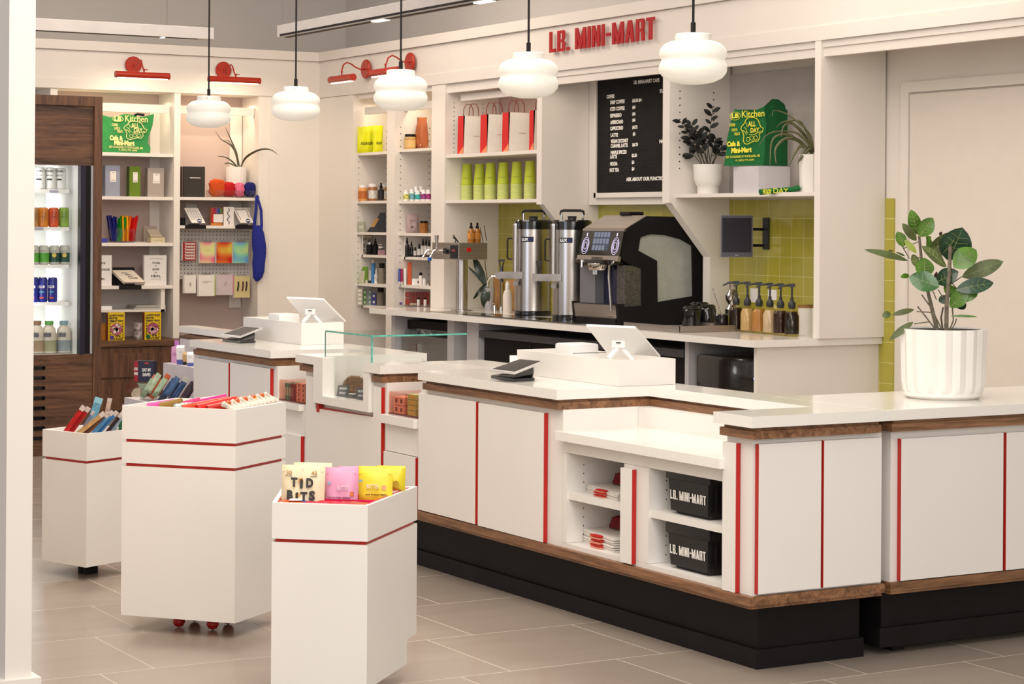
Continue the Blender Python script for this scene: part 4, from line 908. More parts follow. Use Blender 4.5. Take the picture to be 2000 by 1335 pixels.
rcy('dropper_bottle', 743.5, 12, 357, SA[1], XA, GLOSSB, 'black dropper bottle right of the labelled brown jar', 'bottle', 'bottle', BLACK, TXTB)
rbx('tea_box', 698, 712, 433, SA[2], XA, M('9c9c88', .5), 'small sage green square box alone on the shelf', 'box', .05, extra=panel('b8b7a6', .6, .3))
c = clampbay(PX(733, 440, XA), 733, .03); k = thing('pyramid_carton', (c.x, c.y, SA[2]), 'black and gold wedge-shaped carton leaning on the shelf', 'carton')
D = dep(c); wz = SA[2]
q = MB(); s_ = 1/F_*D
def wedge(pts, t0, t1): 
    o = Vector((c.x, c.y, wz)); A = [o+VR*(p[0]*s_)+UP*(p[1]*s_)+VN*t0 for p in pts]; B = [o+VR*(p[0]*s_)+UP*(p[1]*s_)+VN*t1 for p in pts]
    q = MB(); a = q._v(A); b = q._v(B); q.bm.faces.new(a); q.bm.faces.new(b[::-1])
    for i in range(len(a)): q.bm.faces.new((a[i], b[i], b[(i+1) % len(a)], a[(i+1) % len(a)]))
    return q
wedge([(-17, 0), (8, 0), (17, 38), (11, 38)], 0, -.05).build('carton_body', M('14141c', .4), k)
wedge([(-10, 10), (-2, 10), (8, 27), (0, 27)], .001, 0).build('gold_panel', M('b98a48'), k)
rbx('dark_carton', 741, 752, 415, SA[2], XA, M('10121c', .4, var=.5), 'tall black speckled carton against the divider', 'box', .05)
rbx('patterned_bag', 709, 727, 460, SA[3], 8.0, mat('black_cream_pattern', (.2, .17, .14), .6, var=.95, scale=60), 'black and cream patterned bag in the upper insert', 'bag', .04, extra=panel('b49a7c', 1, .1, .45))
rcy('candle_jar', 722, 13, 473, SA[3], XA, BLACK, 'black jar with a silver lid in the upper insert', 'jar', capm=STEEL)
rcy('spray_bottle', 733, 11, 466, SA[3], XA, BLACK, 'slim black spray bottle beside the silver-lidded jar', 'bottle', 'bottle', BLACK)
rbx('soap_box', 738, 752, 488, SA[3], XA, M('b48890', .6), 'low dusty pink box on the insert shelf', 'box', .05)
rcy('small_black_jar', 744, 10, 477, SA[3]+.05, XA, BLACK, 'tiny black jar standing on the dusty pink box', 'jar', labm=PAPER)
c = clampbay(PX(706, 530, XA), 706, .03); k = thing('wedge_carton', (c.x, c.y, SA[4]), 'green wedge carton with cream face, left on the lower shelf', 'carton')
wz = SA[4]; wedge([(-8, 0), (6, 0), (13, 32), (3, 32)], 0, -.05).build('carton_body', M('5d8a10', .5), k); wedge([(-8, 1), (5, 1), (7, 24), (0, 24)], .001, 0).build('cream_face', M('b7b09a'), k)
rbx('slim_box', 712, 718, 522, SA[4], XA, M('8aa820'), 'slim lime and yellow box beside the wedge carton', 'box', .04, extra=panel('d8d0c0', 1, .2, -.4))
rbx('slim_box', 720, 725, 527, SA[4], XA, M('d8d2c4'), 'slim white box with a black foot left of the blue tube', 'box', .04, extra=panel(TXTB, 1, .2, -.4))
rcy('deodorant_tube', 729, 8, 507, SA[4], XA, M('3f7fb8', .5, var=.3), 'tall blue tube with pale cap on the lower shelf', 'tube', 'tube', M('c8b8a8'), None)
rcy('small_white_bottle', 735, 7, 524, SA[4], XA, WPLAST, 'small white labelled bottle right of the blue tube', 'bottle', 'bottle', WPLAST, LBLW)
rcy('lotion_bottle', 746, 14, 514, SA[4], XA, M('7c7466', .4), 'grey-beige lotion bottle with black cap against the divider', 'bottle', 'pill', BLACK)
i = 0
for col, (px0, px1, rows, y0, dy, nm) in (('b8b2a0', (698, 709, 4, 597, 8, 'cream')), ('4c8430', (711, 716, 3, 597, 10, 'green')), ('7e9a8c', (720, 726, 3, 597, 10, 'teal')), ('3a3a92', (727, 735, 2, 597, 12, 'violet'))):
    c = clampbay(PX((px0+px1)/2, 500, XA), (px0+px1)/2, .03); zb_ = SA[5]
    for j in range(rows):
        h = dy/F_*dep(c)
        k = thing('small_remedy_box', (c.x, c.y, zb_), f'{nm} remedy box in the bottom insert, {["lowest", "second up", "third up", "topmost"][j] if rows > 1 else "single"} of its stack', 'box', f'{nm} remedy boxes')
        w_ = (px1-px0)/F_*dep(c); MB().rbox(Vector((c.x, c.y, zb_+h/2-.0008)), VR, UP, VN, w_, h-.002, .045).build('carton', M(col), k); MB().rbox(Vector((c.x, c.y, zb_+h/2))+VN*.023, VR, UP, VN, w_*.5, h*.4, .001).build('label_panel', PAPER, k)
        zb_ += h
rcy('lotion_bottle', 744, 15, 562, SA[5], XA, M('7c7466', .4), 'grey-beige lotion bottle with black cap in the bottom insert', 'bottle', 'pill', BLACK)
# ---- bay B
XB = 7.93
rcy('spread_jar', 799.5, 23, 262, SB[0], XB, M('b8935a', .2), 'glass jar of tan spread with black lid and cream label', 'jar', capm=BLACK, labm=M('c9a668', .5))
c = clampbay(PX(824, 260, 7.98), 824, .05); D = dep(c); h = zrow((c.x, c.y), 229)-SB[0]
k = thing('protein_pouch', (c.x, c.y, SB[0]), 'tall terracotta pouch at the right of the top shelf', 'pouch'); rr = (VR*.8-_f*.6).normalized(); nn = rr.cross(UP)
MB().pillow((c.x, c.y, SB[0]+h/2), rr, UP, nn, 30/F_*D, h, .09, top=.78, wr=.2, seed=4).build('pouch', M('a3582f', .55), k, smooth=True); txt('hey', Vector((c.x, c.y, SB[0]+.04))+nn*.035, rr, UP, .045, .02, TXTW, k, bold=.03)
for i, (px, t_, X, colr) in enumerate(((792.5, 371, 7.92, 'c8c060'), (803.5, 369, 7.95, '70a8b0'), (812, 364, 8.02, '40a8a0'), (822, 364, 8.02, '9a4a78'), (815, 372, 7.9, '30a0a0'), (827, 370, 7.92, '8a3a78'), (836, 370, 7.93, '903070'))):
    rcy('vitamin_bottle', px, 10.5, t_, SB[1], X, WPLAST, ('white vitamin bottle with olive dot at the left end', 'white vitamin bottle with pale blue dot, second from left', 'white vitamin bottle behind with turquoise dot', 'white vitamin bottle behind with plum dot', 'white vitamin bottle in front with teal dot', 'white vitamin bottle in front with plum dot', 'white vitamin bottle with magenta dot by the shelf end')[i], 'bottle', 'pill', WPLAST, M(colr, .5, var=.8, scale=60), 'white vitamin bottles')
c = clampbay(PX(805, 430, 7.93), 805, .04); D = dep(c); h = zrow((c.x, c.y), 417)-SB[2]
k = thing('mushroom_pouch', (c.x, c.y, SB[2]), 'pale mauve stand-up pouch with an oval drawing', 'pouch'); MB().pillow((c.x, c.y, SB[2]+h/2), VR, UP, VN, 24/F_*D, h, .06, wr=.2, seed=9).build('pouch', M('b09a98', .7), k, smooth=True)
MB().lathe([(0, 0), (.014, 0), (.014, .002), (0, .002)], tuple(Vector((c.x, c.y, SB[2]+.045))+VN*.03), 20, axis=tuple(VN)).build('oval_mark', M('6a5a58'), k); txt('RAW MUSHROOM', Vector((c.x, c.y, SB[2]+.10))+VN*.033, VR, UP, .055, .007, TXTB, k)
rcy('amber_jar', 827.5, 17, 431, SB[2], 7.93, BRASSB, 'amber glass jar with black lid right of the mauve pouch', 'jar', capm=BLACK)
for px, t_, w_, lab, lm in ((795, 464, 9, 'tall black glass bottle at the left of the insert', None), (803.5, 471, 7, 'slimmer black glass bottle beside the tall one', None), (811, 482, 7, 'short black jar with white label, left of the serum group', PAPER), (819, 476, 8, 'black vial with white label behind the short jar', PAPER), (826, 466, 8, 'gold-collared dropper vial, left one', PAPER), (832, 466, 8, 'gold-collared dropper vial, middle one', PAPER), (838, 468, 8, 'gold-collared dropper vial at the right end', PAPER)):
    rcy('serum_bottle', px, w_, t_, SB[3], 7.93, GLOSSB, lab, 'bottle', 'bottle', BLACK, lm)
rbx('slim_box', 778, 782, 525, SB[4], XB, M('3c4c9a'), 'slim blue box at the left end of the cosmetics shelf', 'box', .04, extra=panel('d0c8c0', 1, .2, -.4))
rbx('slim_box', 782.5, 787, 525, SB[4], XB, M('9a0a4a'), 'slim crimson box next to the blue one', 'box', .04, extra=panel('d0c8c0', 1, .2, -.4))
rbx('slim_box', 789, 793.5, 524, SB[4], XB, WPLAST, 'slim white box next to the crimson one', 'box', .04)
rbx('tall_orange_box', 796, 804, 512, SB[4], XB, M('c84a08', .3), 'tall glossy orange box on the cosmetics shelf', 'box', .04)
rbx('low_white_box', 805, 820, 544, SB[4], XB, WPLAST, 'low white box with a dark red spot', 'box', .05, extra=panel(mat('berry_spot', (.25, .03, .02), .5, var=.8, scale=90), .25, .4, -.05, .35))
rcy('roller_bottle', 822, 7, 532, SB[4], 7.90, PAPER, 'small white bottle with black cap in front of the low box', 'bottle', 'pill', BLACK)
rcy('square_bottle', 829, 8, 543, SB[4], 7.93, WPLAST, 'short white bottle right of the black-capped one', 'bottle', 'pill', WPLAST)
rcy('silver_tin', 836.5, 9, 554, SB[4], 7.93, STEEL, 'small silver tin at the right end of the cosmetics shelf', 'tin', 'tube', STEEL)
zq = T+.0008
for j in range(2):
    k = rbx('orange_box', 792 if j == 0 else 792, 801, 582 if j == 0 else 570, zq+.062*j, 8.02, M('a02a0a', .35), ('square orange box, lower left of the orange stack', 'square orange box, upper left of the orange stack')[j], 'box', .05, 'orange boxes')
for j in range(6):
    rbx('orange_box', 802+j*6.2, 807.6+j*6.2, 570, zq, 8.03, M('a02a0a', .35), f'upright glossy orange box, {["first", "second", "third", "fourth", "fifth", "sixth"][j]} to the right of the square orange pair', 'box', .05, 'orange boxes')
rbx('small_carton', 781, 786, 590, zq, 7.88, M('5a3a88'), 'tiny purple and white carton at the counter edge', 'box', .03); rbx('small_carton', 801, 814, 592, zq, 7.88, M('c8b8a8'), 'small white carton with a yellow triangle', 'box', .03, extra=panel('d8b010', .3, .5, 0, 0))
for px, lab in ((818, 'mini black-capped vial before the orange boxes, left'), (831, 'mini black-capped vial before the orange boxes, right')): rcy('mini_vial', px, 6, 581, zq, 7.86, PAPER, lab, 'bottle', 'pill', BLACK)
# ---- bags and cups
for i, (px0, pxc, px1, t_) in enumerate(((893, 905, 940, 226), (935, 951, 986, 223), (980, 993, 1037, 219), (1033, 1042, 1080, 215))):
    zb_ = 2.1185; X0 = 7.86
    c = PX(pxc, 300, X0); yf = c.y; yb2 = PX(px0, 300, X0).y; w_ = max(.12, PY(px1, 300, yf).x-X0)
    if i == 3: w_ = .19
    if i in (0, 1): w_ = .19
    h = zrow((X0, yf), t_)-zb_; dpt = min(.11, yb2-yf)
    k = thing('paper_bag', (X0+w_/2, yf+dpt/2, zb_), ('white paper shopping bag with red side, leftmost of four', 'white paper shopping bag with red side, second from left', 'white paper shopping bag with red side, third and fullest in view', 'white paper shopping bag mostly hidden behind the cabinet side')[i], 'bag', 'white and red shopping bags')
    MB().prism([(X0, zb_), (X0+w_, zb_), (X0+w_, zb_+h), (X0, zb_+h)], yf, yf+.002, 1).prism([(X0, zb_), (X0+w_, zb_), (X0+w_, zb_+h), (X0, zb_+h)], yf+dpt, yf+dpt+.002, 1).box(X0, X0+w_, yf, yf+dpt, zb_, zb_+.002).build('bag_faces', PAPER, k)
    MB().hexa([(X0-.0, yf, zb_), (X0+.001, yf, zb_), (X0+.001, yf+dpt, zb_), (X0, yf+dpt, zb_), (X0+.0, yf, zb_+h), (X0+.012, yf, zb_+h), (X0+.012, yf+dpt*.9, zb_+h), (X0+.0, yf+dpt*.9, zb_+h)]).build('red_gusset', REDP, k)
    MB().box(X0+w_-.001, X0+w_, yf, yf+dpt, zb_, zb_+h).build('red_gusset', REDP, k)
    q = MB(); q.hexa([(X0-.0012, yf, zb_), (X0-.0006, yf, zb_), (X0-.0006, yf+dpt*.85, zb_), (X0-.0012, yf+dpt*.85, zb_), (X0-.0012, yf, zb_+.06), (X0-.0006, yf, zb_+.06), (X0-.0006, yf+.002, zb_+.061), (X0-.0012, yf+.002, zb_+.061)]); q.build('folded_corner', M('e88a60', .7), k)
    for yy in (yf+.006, yf+dpt-.004):
        MB().tube([(X0+w_/2-.045, yy, zb_+h-.01), (X0+w_/2-.04, yy, zb_+h+.06), (X0+w_/2-.02, yy, zb_+h+.095), (X0+w_/2+.02, yy, zb_+h+.095), (X0+w_/2+.04, yy, zb_+h+.06), (X0+w_/2+.045, yy, zb_+h-.01)], .003, 6).build('handle', M('7a1a10', .7), k, smooth=True)
    txt('LB. MINI-MART', (X0+w_*.62, yf-.001, zb_+h*.48), XX, UP, .062, .006, REDT, k)
cup0 = None
for i, px in enumerate((890.5, 912, 936.5, 958, 983, 1009, 1035)):
    c = PX(px, 380, 7.95); zb_ = 1.7625; D = dep(c); r = 11.7/F_*D; x, y = c.x, c.y
    H = zrow((x, y), (321, 320, 320, 318, 317, 316, 314)[i])-zb_
    lab = 'stack of upside-down lime paper cups, '+('leftmost stack', 'second from the left', 'third from the left', 'middle stack of seven', 'third from the right', 'second from the right', 'rightmost stack beside the cabinet side')[i]
    k = thing('cup_stack', (x, y, zb_), lab, 'cups', 'lime cup stacks'); o = Matrix.Translation((x, y, zb_)); st = H*.42/11
    for j in range(12):
        zz = j*st; last = j == 11
        MB(o).lathe([(r, zz), (r*1.04, zz+.002), (r*1.04, zz+.006), (r*.985, zz+.007), (r*.975, zz+st*.98)] if not last else [(r, zz), (r*1.04, zz+.002), (r*1.04, zz+.006), (r*.97, zz+.007), (r*.74, H), (r*.70, H), (r*.68, H-.006), (0, H-.006)], seg=26).build('cup', LIMEP if not last else LIME, k, smooth=True)
    txt('LB. MINI-MART', Vector((x, y, zb_+H*.60))+VN*(r*.90)-VR*.006, VR, UP, r*1.0, .005, TXTB, k)

# ---- near shelf bay: plants, tote, box
zs = 1.7825
def pot_at(name, pxc, pyb, X, w_, label, cat='potted plant'):
    c = PX(pxc, pyb, X); return thing(name, (c.x, c.y, zs), label, cat), c.x, c.y, dep(c)
k, x, y, D = pot_at('potted_zz_plant', 1383, 382, 7.98, 0, 'black-leaved plant in a white ribbed two-tier pot on the bay shelf')
s_ = D/F_; o = Matrix.Translation((x, y, zs))
zr = zrow((x, y), 321)-zs
MB(o).lathe([(0, 0), (21*s_, 0), (21.5*s_, zr*.27), (24.5*s_, zr*.31), (28*s_, zr*.5), (30*s_, zr), (27.5*s_, zr), (26*s_, zr*.8), (0, zr*.8)], seg=96, flute=lambda a, z: 1-.012*(1 if z > zr*.45 else 0)*(math.cos(a*48) > 0)).build('pot', CREAMC, k, smooth=True, ang=60)
MB(o).lathe([(0, zr*.86), (27*s_, zr*.86), (27*s_, zr*.9), (0, zr*.9)], seg=24).build('soil', SOIL, k)
LZ = mat('black_green_leaf', (.007, .008, .006), .45, var=.4, spec=.3)
q = MB(); stq = MB(); rnd = random.Random(3)
stems = [((1380, 322), (1392, 212)), ((1372, 322), (1330, 238)), ((1376, 322), (1350, 240)), ((1384, 322), (1362, 258)), ((1388, 322), (1378, 268)), ((1370, 322), (1345, 300)), ((1392, 322), (1406, 300)), ((1386, 322), (1398, 272)), ((1378, 322), (1352, 278)), ((1390, 322), (1410, 285)), ((1382, 322), (1370, 290))]
for si, (b0, t0) in enumerate(stems):
    dd = rnd.uniform(-.07, .05); b_ = PD(b0[0], b0[1], D); t_ = PD(t0[0], t0[1], D+dd); mid = (b_+t_)/2+UP*.02
    stq.tube([b_, mid, t_], .003, 6, .6); n_ = 7 if si < 3 else 5
    for j in range(n_):
        f = .45+.55*(j+1)/n_; p = b_.lerp(t_, f)+UP*.02*math.sin(math.pi*f); sgn = 1 if j % 2 else -1
        ax = (t_-b_).normalized(); side = ax.cross(VN).normalized()*sgn
        dirv = (side*.9+ax*.65+VN*rnd.uniform(-.3, .4)).normalized(); L_ = rnd.uniform(.055, .085)*(1.1-.35*f)
        q.leaf(p, p+dirv*L_, L_*.48, nrm=(VN+UP*.4), bend=.05, fold=.1, seg=6)
q.build('leaves', LZ, k, smooth=True); stq.build('stems', mat('dark_stem', (.03, .03, .012), .5), k)
# white box riser
c0, c1 = PX(1432, 380, 7.87), PX(1481, 380, 7.87); xb1 = PY(1543, 380, c1.y).x; zt = zrow((7.87, c1.y), 324)
solo('display_riser', MB().box(7.87, min(xb1, 8.25), c1.y, c0.y, zs, zt, .002), mat('lilac_white', (.60, .57, .59), .35), (8.0, (c0.y+c1.y)/2, zs), 'plain white display box under the green tote bag', 'box')
def tote(origin, r, n, S, label, W=None, base='green_tote', gusset=True):
    """canvas tote seen from the front: S metres per photo pixel; outline follows the slumped bag"""
    k = thing(base, tuple(origin), label, 'bag', 'green tote bags'); r = r.normalized(); n = n.normalized(); o = Vector(origin)
    return k, o, r, n
def printed(k, P, r, n, s, TM, R=None):
    """bag artwork; P(x, y) maps artwork pixels to the cloth"""
    up = lambda: (P(0, 1)-P(0, 0)).normalized()
    u = up(); rr = (P(1, 0)-P(0, 0)).normalized()
    def t_(tx, x, y, w, h, bold=.0): txt(tx, P(x+w/2, y+h/2), rr, u, w*s, h*s, TM, k, depth=.001, bold=bold)
    t_('Kitchen', 26, 75, 44, 13, .01); t_('LB', 6, 75, 14, 9, .05); t_('COFFEE', 1, 62, 12, 5.5, .02); t_('LUNCH', 6, 54, 11, 5.5, .02); t_('TREATS', 11, 47, 11, 5.5, .02)
    t_('Cafe &', -3, 29, 26, 10, .06); t_('Mini-Mart', 5, 18, 40, 10.5, .06); t_('255 CONGRESS ST PORTLAND, ME', -5, 10, 66, 5, .015); t_('P: (207) 775 2695', 14, 4, 36, 4.5, .015)
    t_('ALL', 38, 60, 15, 10, .03); t_('DAY', 43, 50, 17, 9, .03)
    q = MB()
    def line(pts, w=.55): q.tube([P(*p)+n*.0008 for p in pts], w*s, 5)
    line([(4+10*math.cos(a*math.pi/10)+9, 79+6.5*math.sin(a*math.pi/10)) for a in range(21)])
    line([(34, 72), (31, 66), (26, 62), (24, 58), (28, 52), (30, 46), (29, 38), (31, 34), (36, 32), (42, 34), (50, 37), (57, 36), (61, 42), (60, 48), (66, 51), (68, 57), (63, 59), (60, 66), (57, 72), (50, 75), (40, 76), (34, 72)], .8)
    line([(30, 60), (34, 58), (35, 53), (38, 50)]); line([(28, 55), (33, 52), (35, 47)]); line([(33, 68), (36, 64), (36, 60)]); line([(40, 48), (48, 47), (58, 50), (64, 53)])
    for cx_, cy_ in ((38, 40), (45, 42), (53, 42)): line([(cx_+3.5*math.cos(a*math.pi/6), cy_+3.5*math.sin(a*math.pi/6)) for a in range(13)], .45)
    q.build('printed_drawing', TM, k)
# near tote on the riser
yf = c1.y-.01
A = {'n0': (1414, 325), 'n1': (1436, 212), 'n2': (1452, 219), 'n3': (1467, 220), 'n4': (1492, 208), 'n5': (1510, 193), 'n6': (1521, 194), 'n7': (1533, 203), 'n8': (1538, 225), 'n9': (1538, 324)}
kk = thing('green_tote', (8.0, yf, zt), 'dark green canvas tote with yellow print standing on the white box beside the black plant', 'bag', 'green tote bags')
c = PX(1480, 300, 7.93); Dt = dep(c)
def Q(px, py, dd=0): return PD(px, py, Dt+dd)
front = [(1414, 324), (1419, 290), (1420, 270), (1428, 235), (1435, 212), (1452, 218), (1467, 219), (1492, 208), (1497, 240), (1494, 290), (1491, 323)]
side = [(1491, 323), (1494, 290), (1497, 240), (1492, 208), (1508, 193), (1520, 194), (1532, 203), (1538, 222), (1538, 324)]
def sheet(pts, d0, d1, th=.006):
    q = MB(); n_ = len(pts)
    xs = [p[0] for p in pts]; x0, x1 = min(xs), max(xs)
    dd = lambda p: d0+(d1-d0)*(p[0]-x0)/(x1-x0)+.008*math.sin(p[1]*.09+p[0]*.05)
    a = q._v([Q(p[0], p[1], dd(p)) for p in pts]); b = q._v([Q(p[0], p[1], dd(p)+th) for p in pts])
    q.bm.faces.new(a); q.bm.faces.new(b[::-1])
    for i in range(n_): q.bm.faces.new((a[i], b[i], b[(i+1) % n_], a[(i+1) % n_]))
    return q
sheet(front, .10, 0).build('front_panel', GREENF, kk); sheet(side, 0, .16).build('side_panel', GREENF, kk)
sheet([(1436, 214), (1538, 214), (1536, 320), (1416, 320)], .18, .2).build('back_panel', GREENF, kk)
def Pn(x, y):
    px = 1423+x; py = 322-y*1.2-x*.05; f = (px-1414)/(1491-1414); return PD(px, py, Dt+.10*(1-f)-.010)
# printed art: axes along the sheet
rr = (Pn(60, 0)-Pn(0, 0)).normalized(); uu = (Pn(0, 60)-Pn(0, 0)); nn = rr.cross(uu.normalized())
if nn.dot(VN) < 0: nn = -nn
printed(kk, Pn, rr, nn, Dt/F_*1.04, YELT)
# folded tote
p = PX(1524, 381, 7.85); kk = thing('folded_tote', (p.x, p.y, zs), 'folded green tote with yellow print lying in front of the white box', 'bag', 'green tote bags'); D2 = dep(p); 
q = MB(); q.tube([PD(1484, 375, D2), PD(1500, 373, D2+.01), PD(1525, 371, D2+.01), PD(1548, 368, D2), PD(1562, 364, D2)], .022, 8, .9); q.bm.transform(Matrix.Translation((0, 0, zs)) @ Matrix.Diagonal((1, 1, .8, 1)) @ Matrix.Translation((0, 0, -zs))); q.build('cloth', GREENF, kk, smooth=True)
MB().rbox(PD(1498, 374, D2-.03), VR, UP, VN, .05, .03, .004).build('yellow_patch', mat('yellow_green_print', (.4, .42, .03), .7, var=.9, scale=120), kk); txt('DAY', PD(1525, 372, D2-.032), VR, UP, .09, .03, YELT, kk)
# spider plant
k, x, y, D = pot_at('potted_spider_plant', 1584, 384, 8.03, 0, 'spider plant with long striped leaves in a white faceted pot beside the end panel')
k.location = (x, y, zs); s_ = D/F_; zr = zrow((x, y), 302)-zs
MB(Matrix.Translation((x, y, zs))).lathe([(0, 0), (22*s_, 0), (24*s_, zr), (21*s_, zr), (20*s_, zr*.85), (0, zr*.85)], seg=12).build('pot', CREAMC, k)
q = MB(); q2 = MB()
for (pts, w_) in (([(1590, 290), (1582, 262), (1560, 240), (1535, 222), (1512, 216), (1508, 228)], 3), ([(1588, 292), (1570, 262), (1545, 240), (1530, 248), (1526, 268)], 6), ([(1588, 295), (1560, 262), (1530, 256), (1500, 262), (1482, 285)], 4), ([(1586, 300), (1560, 275), (1535, 270), (1515, 290), (1516, 320)], 7), ([(1586, 300), (1555, 272), (1530, 262), (1508, 275), (1504, 322)], 6), ([(1588, 300), (1565, 285), (1552, 300), (1540, 326)], 6), ([(1590, 296), (1575, 290), (1566, 305), (1558, 318)], 9), ([(1592, 296), (1583, 290), (1572, 300), (1562, 312)], 7), ([(1590, 290), (1572, 250), (1558, 236), (1530, 238), (1516, 250)], 4)):
    P3 = [PD(a, b, D-.02*i) for i, (a, b) in enumerate(pts)]
    q.ribbon(P3, w_*s_*1.15, VN+UP*.3); q2.ribbon([p+UP*.0022+VN*.002 for p in P3], .0022, VN)
q.build('leaves', mat('olive_leaf', (.07, .075, .028), .4, var=.3), k); q2.build('leaf_margins', mat('pale_leaf_edge', (.35, .33, .16), .5), k)
# ================================================================= left wall goods
def lz(n, second=False): return (ZL2 if second else ZL)[n]+(.025 if second else .028)
def lbx(name, px0, px1, pyt, zb, m, label, cat, Y=16.95, d=.05, group=None, extra=None, lean=0.):
    c0, c1 = PY(px0, 400, Y), PY(px1, 400, Y); x = (c0.x+c1.x)/2; w_ = c1.x-c0.x; h = zrow((x, Y), pyt)-zb
    k = thing(name, (x, Y, zb), label, cat, group); r = XX; u = (UP*math.cos(lean)+YY*math.sin(lean)).normalized(); n = r.cross(u)
    o = Vector((x, Y, zb))+u*(h/2/math.cos(lean)); H = h/math.cos(lean)
    MB().rbox(o-n*(d/2), r, u, n, w_, H, d).build('cover' if cat in ('book', 'notebook') else 'carton', m, k)
    if extra: extra(k, o, r, u, n, w_, H)
    return k
# tote on the top shelf
zb = lz('a'); c = PY(248, 290, 17.0); Dt = dep(c)
kk = thing('green_tote', (c.x, 17.0, zb), 'bright green canvas tote with cream print on the top left shelf', 'bag', 'green tote bags')
def Q(px, py, dd=0): return PD(px, py, Dt+dd)
GREENL = mat('green_canvas_bright', (.03, .24, .06), .85, var=.1, scale=90, bump=.3)
fr_ = [(186, 296), (188, 222), (200, 224), (215, 229), (230, 226), (245, 222), (258, 224), (270, 229), (284, 227), (301, 222), (298, 245), (290, 268), (289, 280), (294, 288), (293, 298), (250, 299)]
q = sheet(fr_, 0, .0, .09); q.build('bag_body', GREENL, kk)
MB().tube([Q(262, 226, .05), Q(268, 222.5, .05), Q(282, 224.5, .05)], .012, 6).build('painted_inner_shadow', BLACK, kk)  # black tube stands in for the shade inside the bag mouth
def Pn(x, y): return PD(217+x*1.03, 297-y*.83+x*.05, Dt-.012)
rr = (Pn(60, 0)-Pn(0, 0)).normalized(); uu = (Pn(0, 60)-Pn(0, 0)).normalized(); nn = rr.cross(uu); nn = nn if nn.dot(VN) > 0 else -nn
printed(kk, Pn, rr, nn, Dt/F_*1.0, CRMT)
# binders
zb = lz('b')
for px0, px1, t_, col, sp_, lab in ((206, 234, 323, '8f93a4', '6c7080', 'blue-grey box file at the left of the file trio'), (253, 274, 325, '5f7a12', '41560a', 'moss green box file in the middle of the trio'), (289, 320, 328, 'a39890', '8a8078', 'warm grey box file at the right of the trio')):
    def fl(k, o, r, u, n, w, h, sp_=sp_):
        MB().rbox(o+n*.0015+u*(.14*h)+r*(.02*w), r, u, n, w*.42, h*.34, .001).build('paper_label', PAPER, k)
        MB().rbox(o-n*.03-r*(w/2+.003), r, u, n, .006, h, .06).build('spine', M(sp_), k)
        MB().rbox(o+n*.002+u*(.26*h)+r*(.02*w), r, u, n, w*.2, .003, .0008).rbox(o+n*.002+u*(.02*h)+r*(.02*w), r, u, n, w*.3, .003, .0008).build('label_lines', TXTB, k)
    lbx('box_file', px0, px1, t_, zb, M(col, .6), lab, 'file box', 16.93, .07, 'box files', fl)
# pencils
zb = lz('c'); c = PY(239, 475, 17.0); x, y = c.x, 17.0; D = dep(c)
k = thing('pen_cup', (x, y, zb), 'clear oval acrylic cup packed with pens in rainbow order', 'pen cup')
q = MB(Matrix.Translation((x, y, zb)) @ Matrix.Diagonal((1, .45, 1, 1))); rP = .118; q.lathe([(0, .008), (rP, .008), (rP, .118), (rP-.004, .118), (rP-.004, .012), (0, .012)], seg=32); q.build('acrylic_cup', ACRY, k, smooth=True)
rnd = random.Random(5)
cols = ['0c1466']*11+['0a7a1a']*8+['f0a410']*9+['e8700a']*4+['c00a0e']*10
for i, cc in enumerate(cols):
    f = i/(len(cols)-1)-.5; bx = x+f*.215+rnd.uniform(-.004, .004); by = y+rnd.uniform(-.03, .03)
    spread = (f*.34) if abs(f) > .25 else rnd.uniform(-.02, .02)
    if '0a7a1a' == cc: spread = .35*rnd.random()
    tx = bx+spread*.16+rnd.uniform(-.01, .01)
    ht = rnd.uniform(.205, .23); a = Vector((bx-spread*.05, by, zb+.014)); b = Vector((tx, by+rnd.uniform(-.01, .01), zb+ht))
    pk = solo('pen', MB().cyl(a, b, .0085, 6), M(cc, .25), tuple(a), f'thin {dict(zip(["0c1466", "0a7a1a", "f0a410", "e8700a", "c00a0e"], ["navy blue", "green", "yellow", "orange", "red"]))[cc]} pen standing in the clear oval cup', 'pen', f'{dict(zip(["0c1466", "0a7a1a", "f0a410", "e8700a", "c00a0e"], ["navy blue", "green", "yellow", "orange", "red"]))[cc]} pens in the clear cup')
lbx('blue_card_box', 190, 211, 465, zb, M('3a3a92'), 'low indigo box cut off by the fridge side', 'box', 16.93, .08)
lbx('framed_card', 281, 307, 441, zb, M('a8988a', .6), 'tall beige card leaning at the back of the pen shelf', 'card', 17.1, .01)
c = PY(310, 475, 16.93); k = thing('card_deck_box', (c.x, 16.93, zb), 'open cream box showing a tilted card deck', 'box')
MB().box(c.x-.07, c.x+.055, 16.93, 17.02, zb, zb+.045).build('lower_box', M('c8bb98', .6), k); u_ = (UP*.75+YY*.66-XX*.25).normalized(); n_ = XX.cross(u_); MB().rbox((c.x-.02, 16.985, zb+.075), XX, u_, n_, .105, .085, .02).build('open_lid', M('a89c88', .6), k)
txt('the daily practice', (c.x-.005, 16.929, zb+.022), XX, UP, .07, .006, TXTB, k)
lbx('white_card_stack', 262, 300, 472, zb, PAPER, 'low white card stack behind the pen cup', 'cards', 17.08, .08)
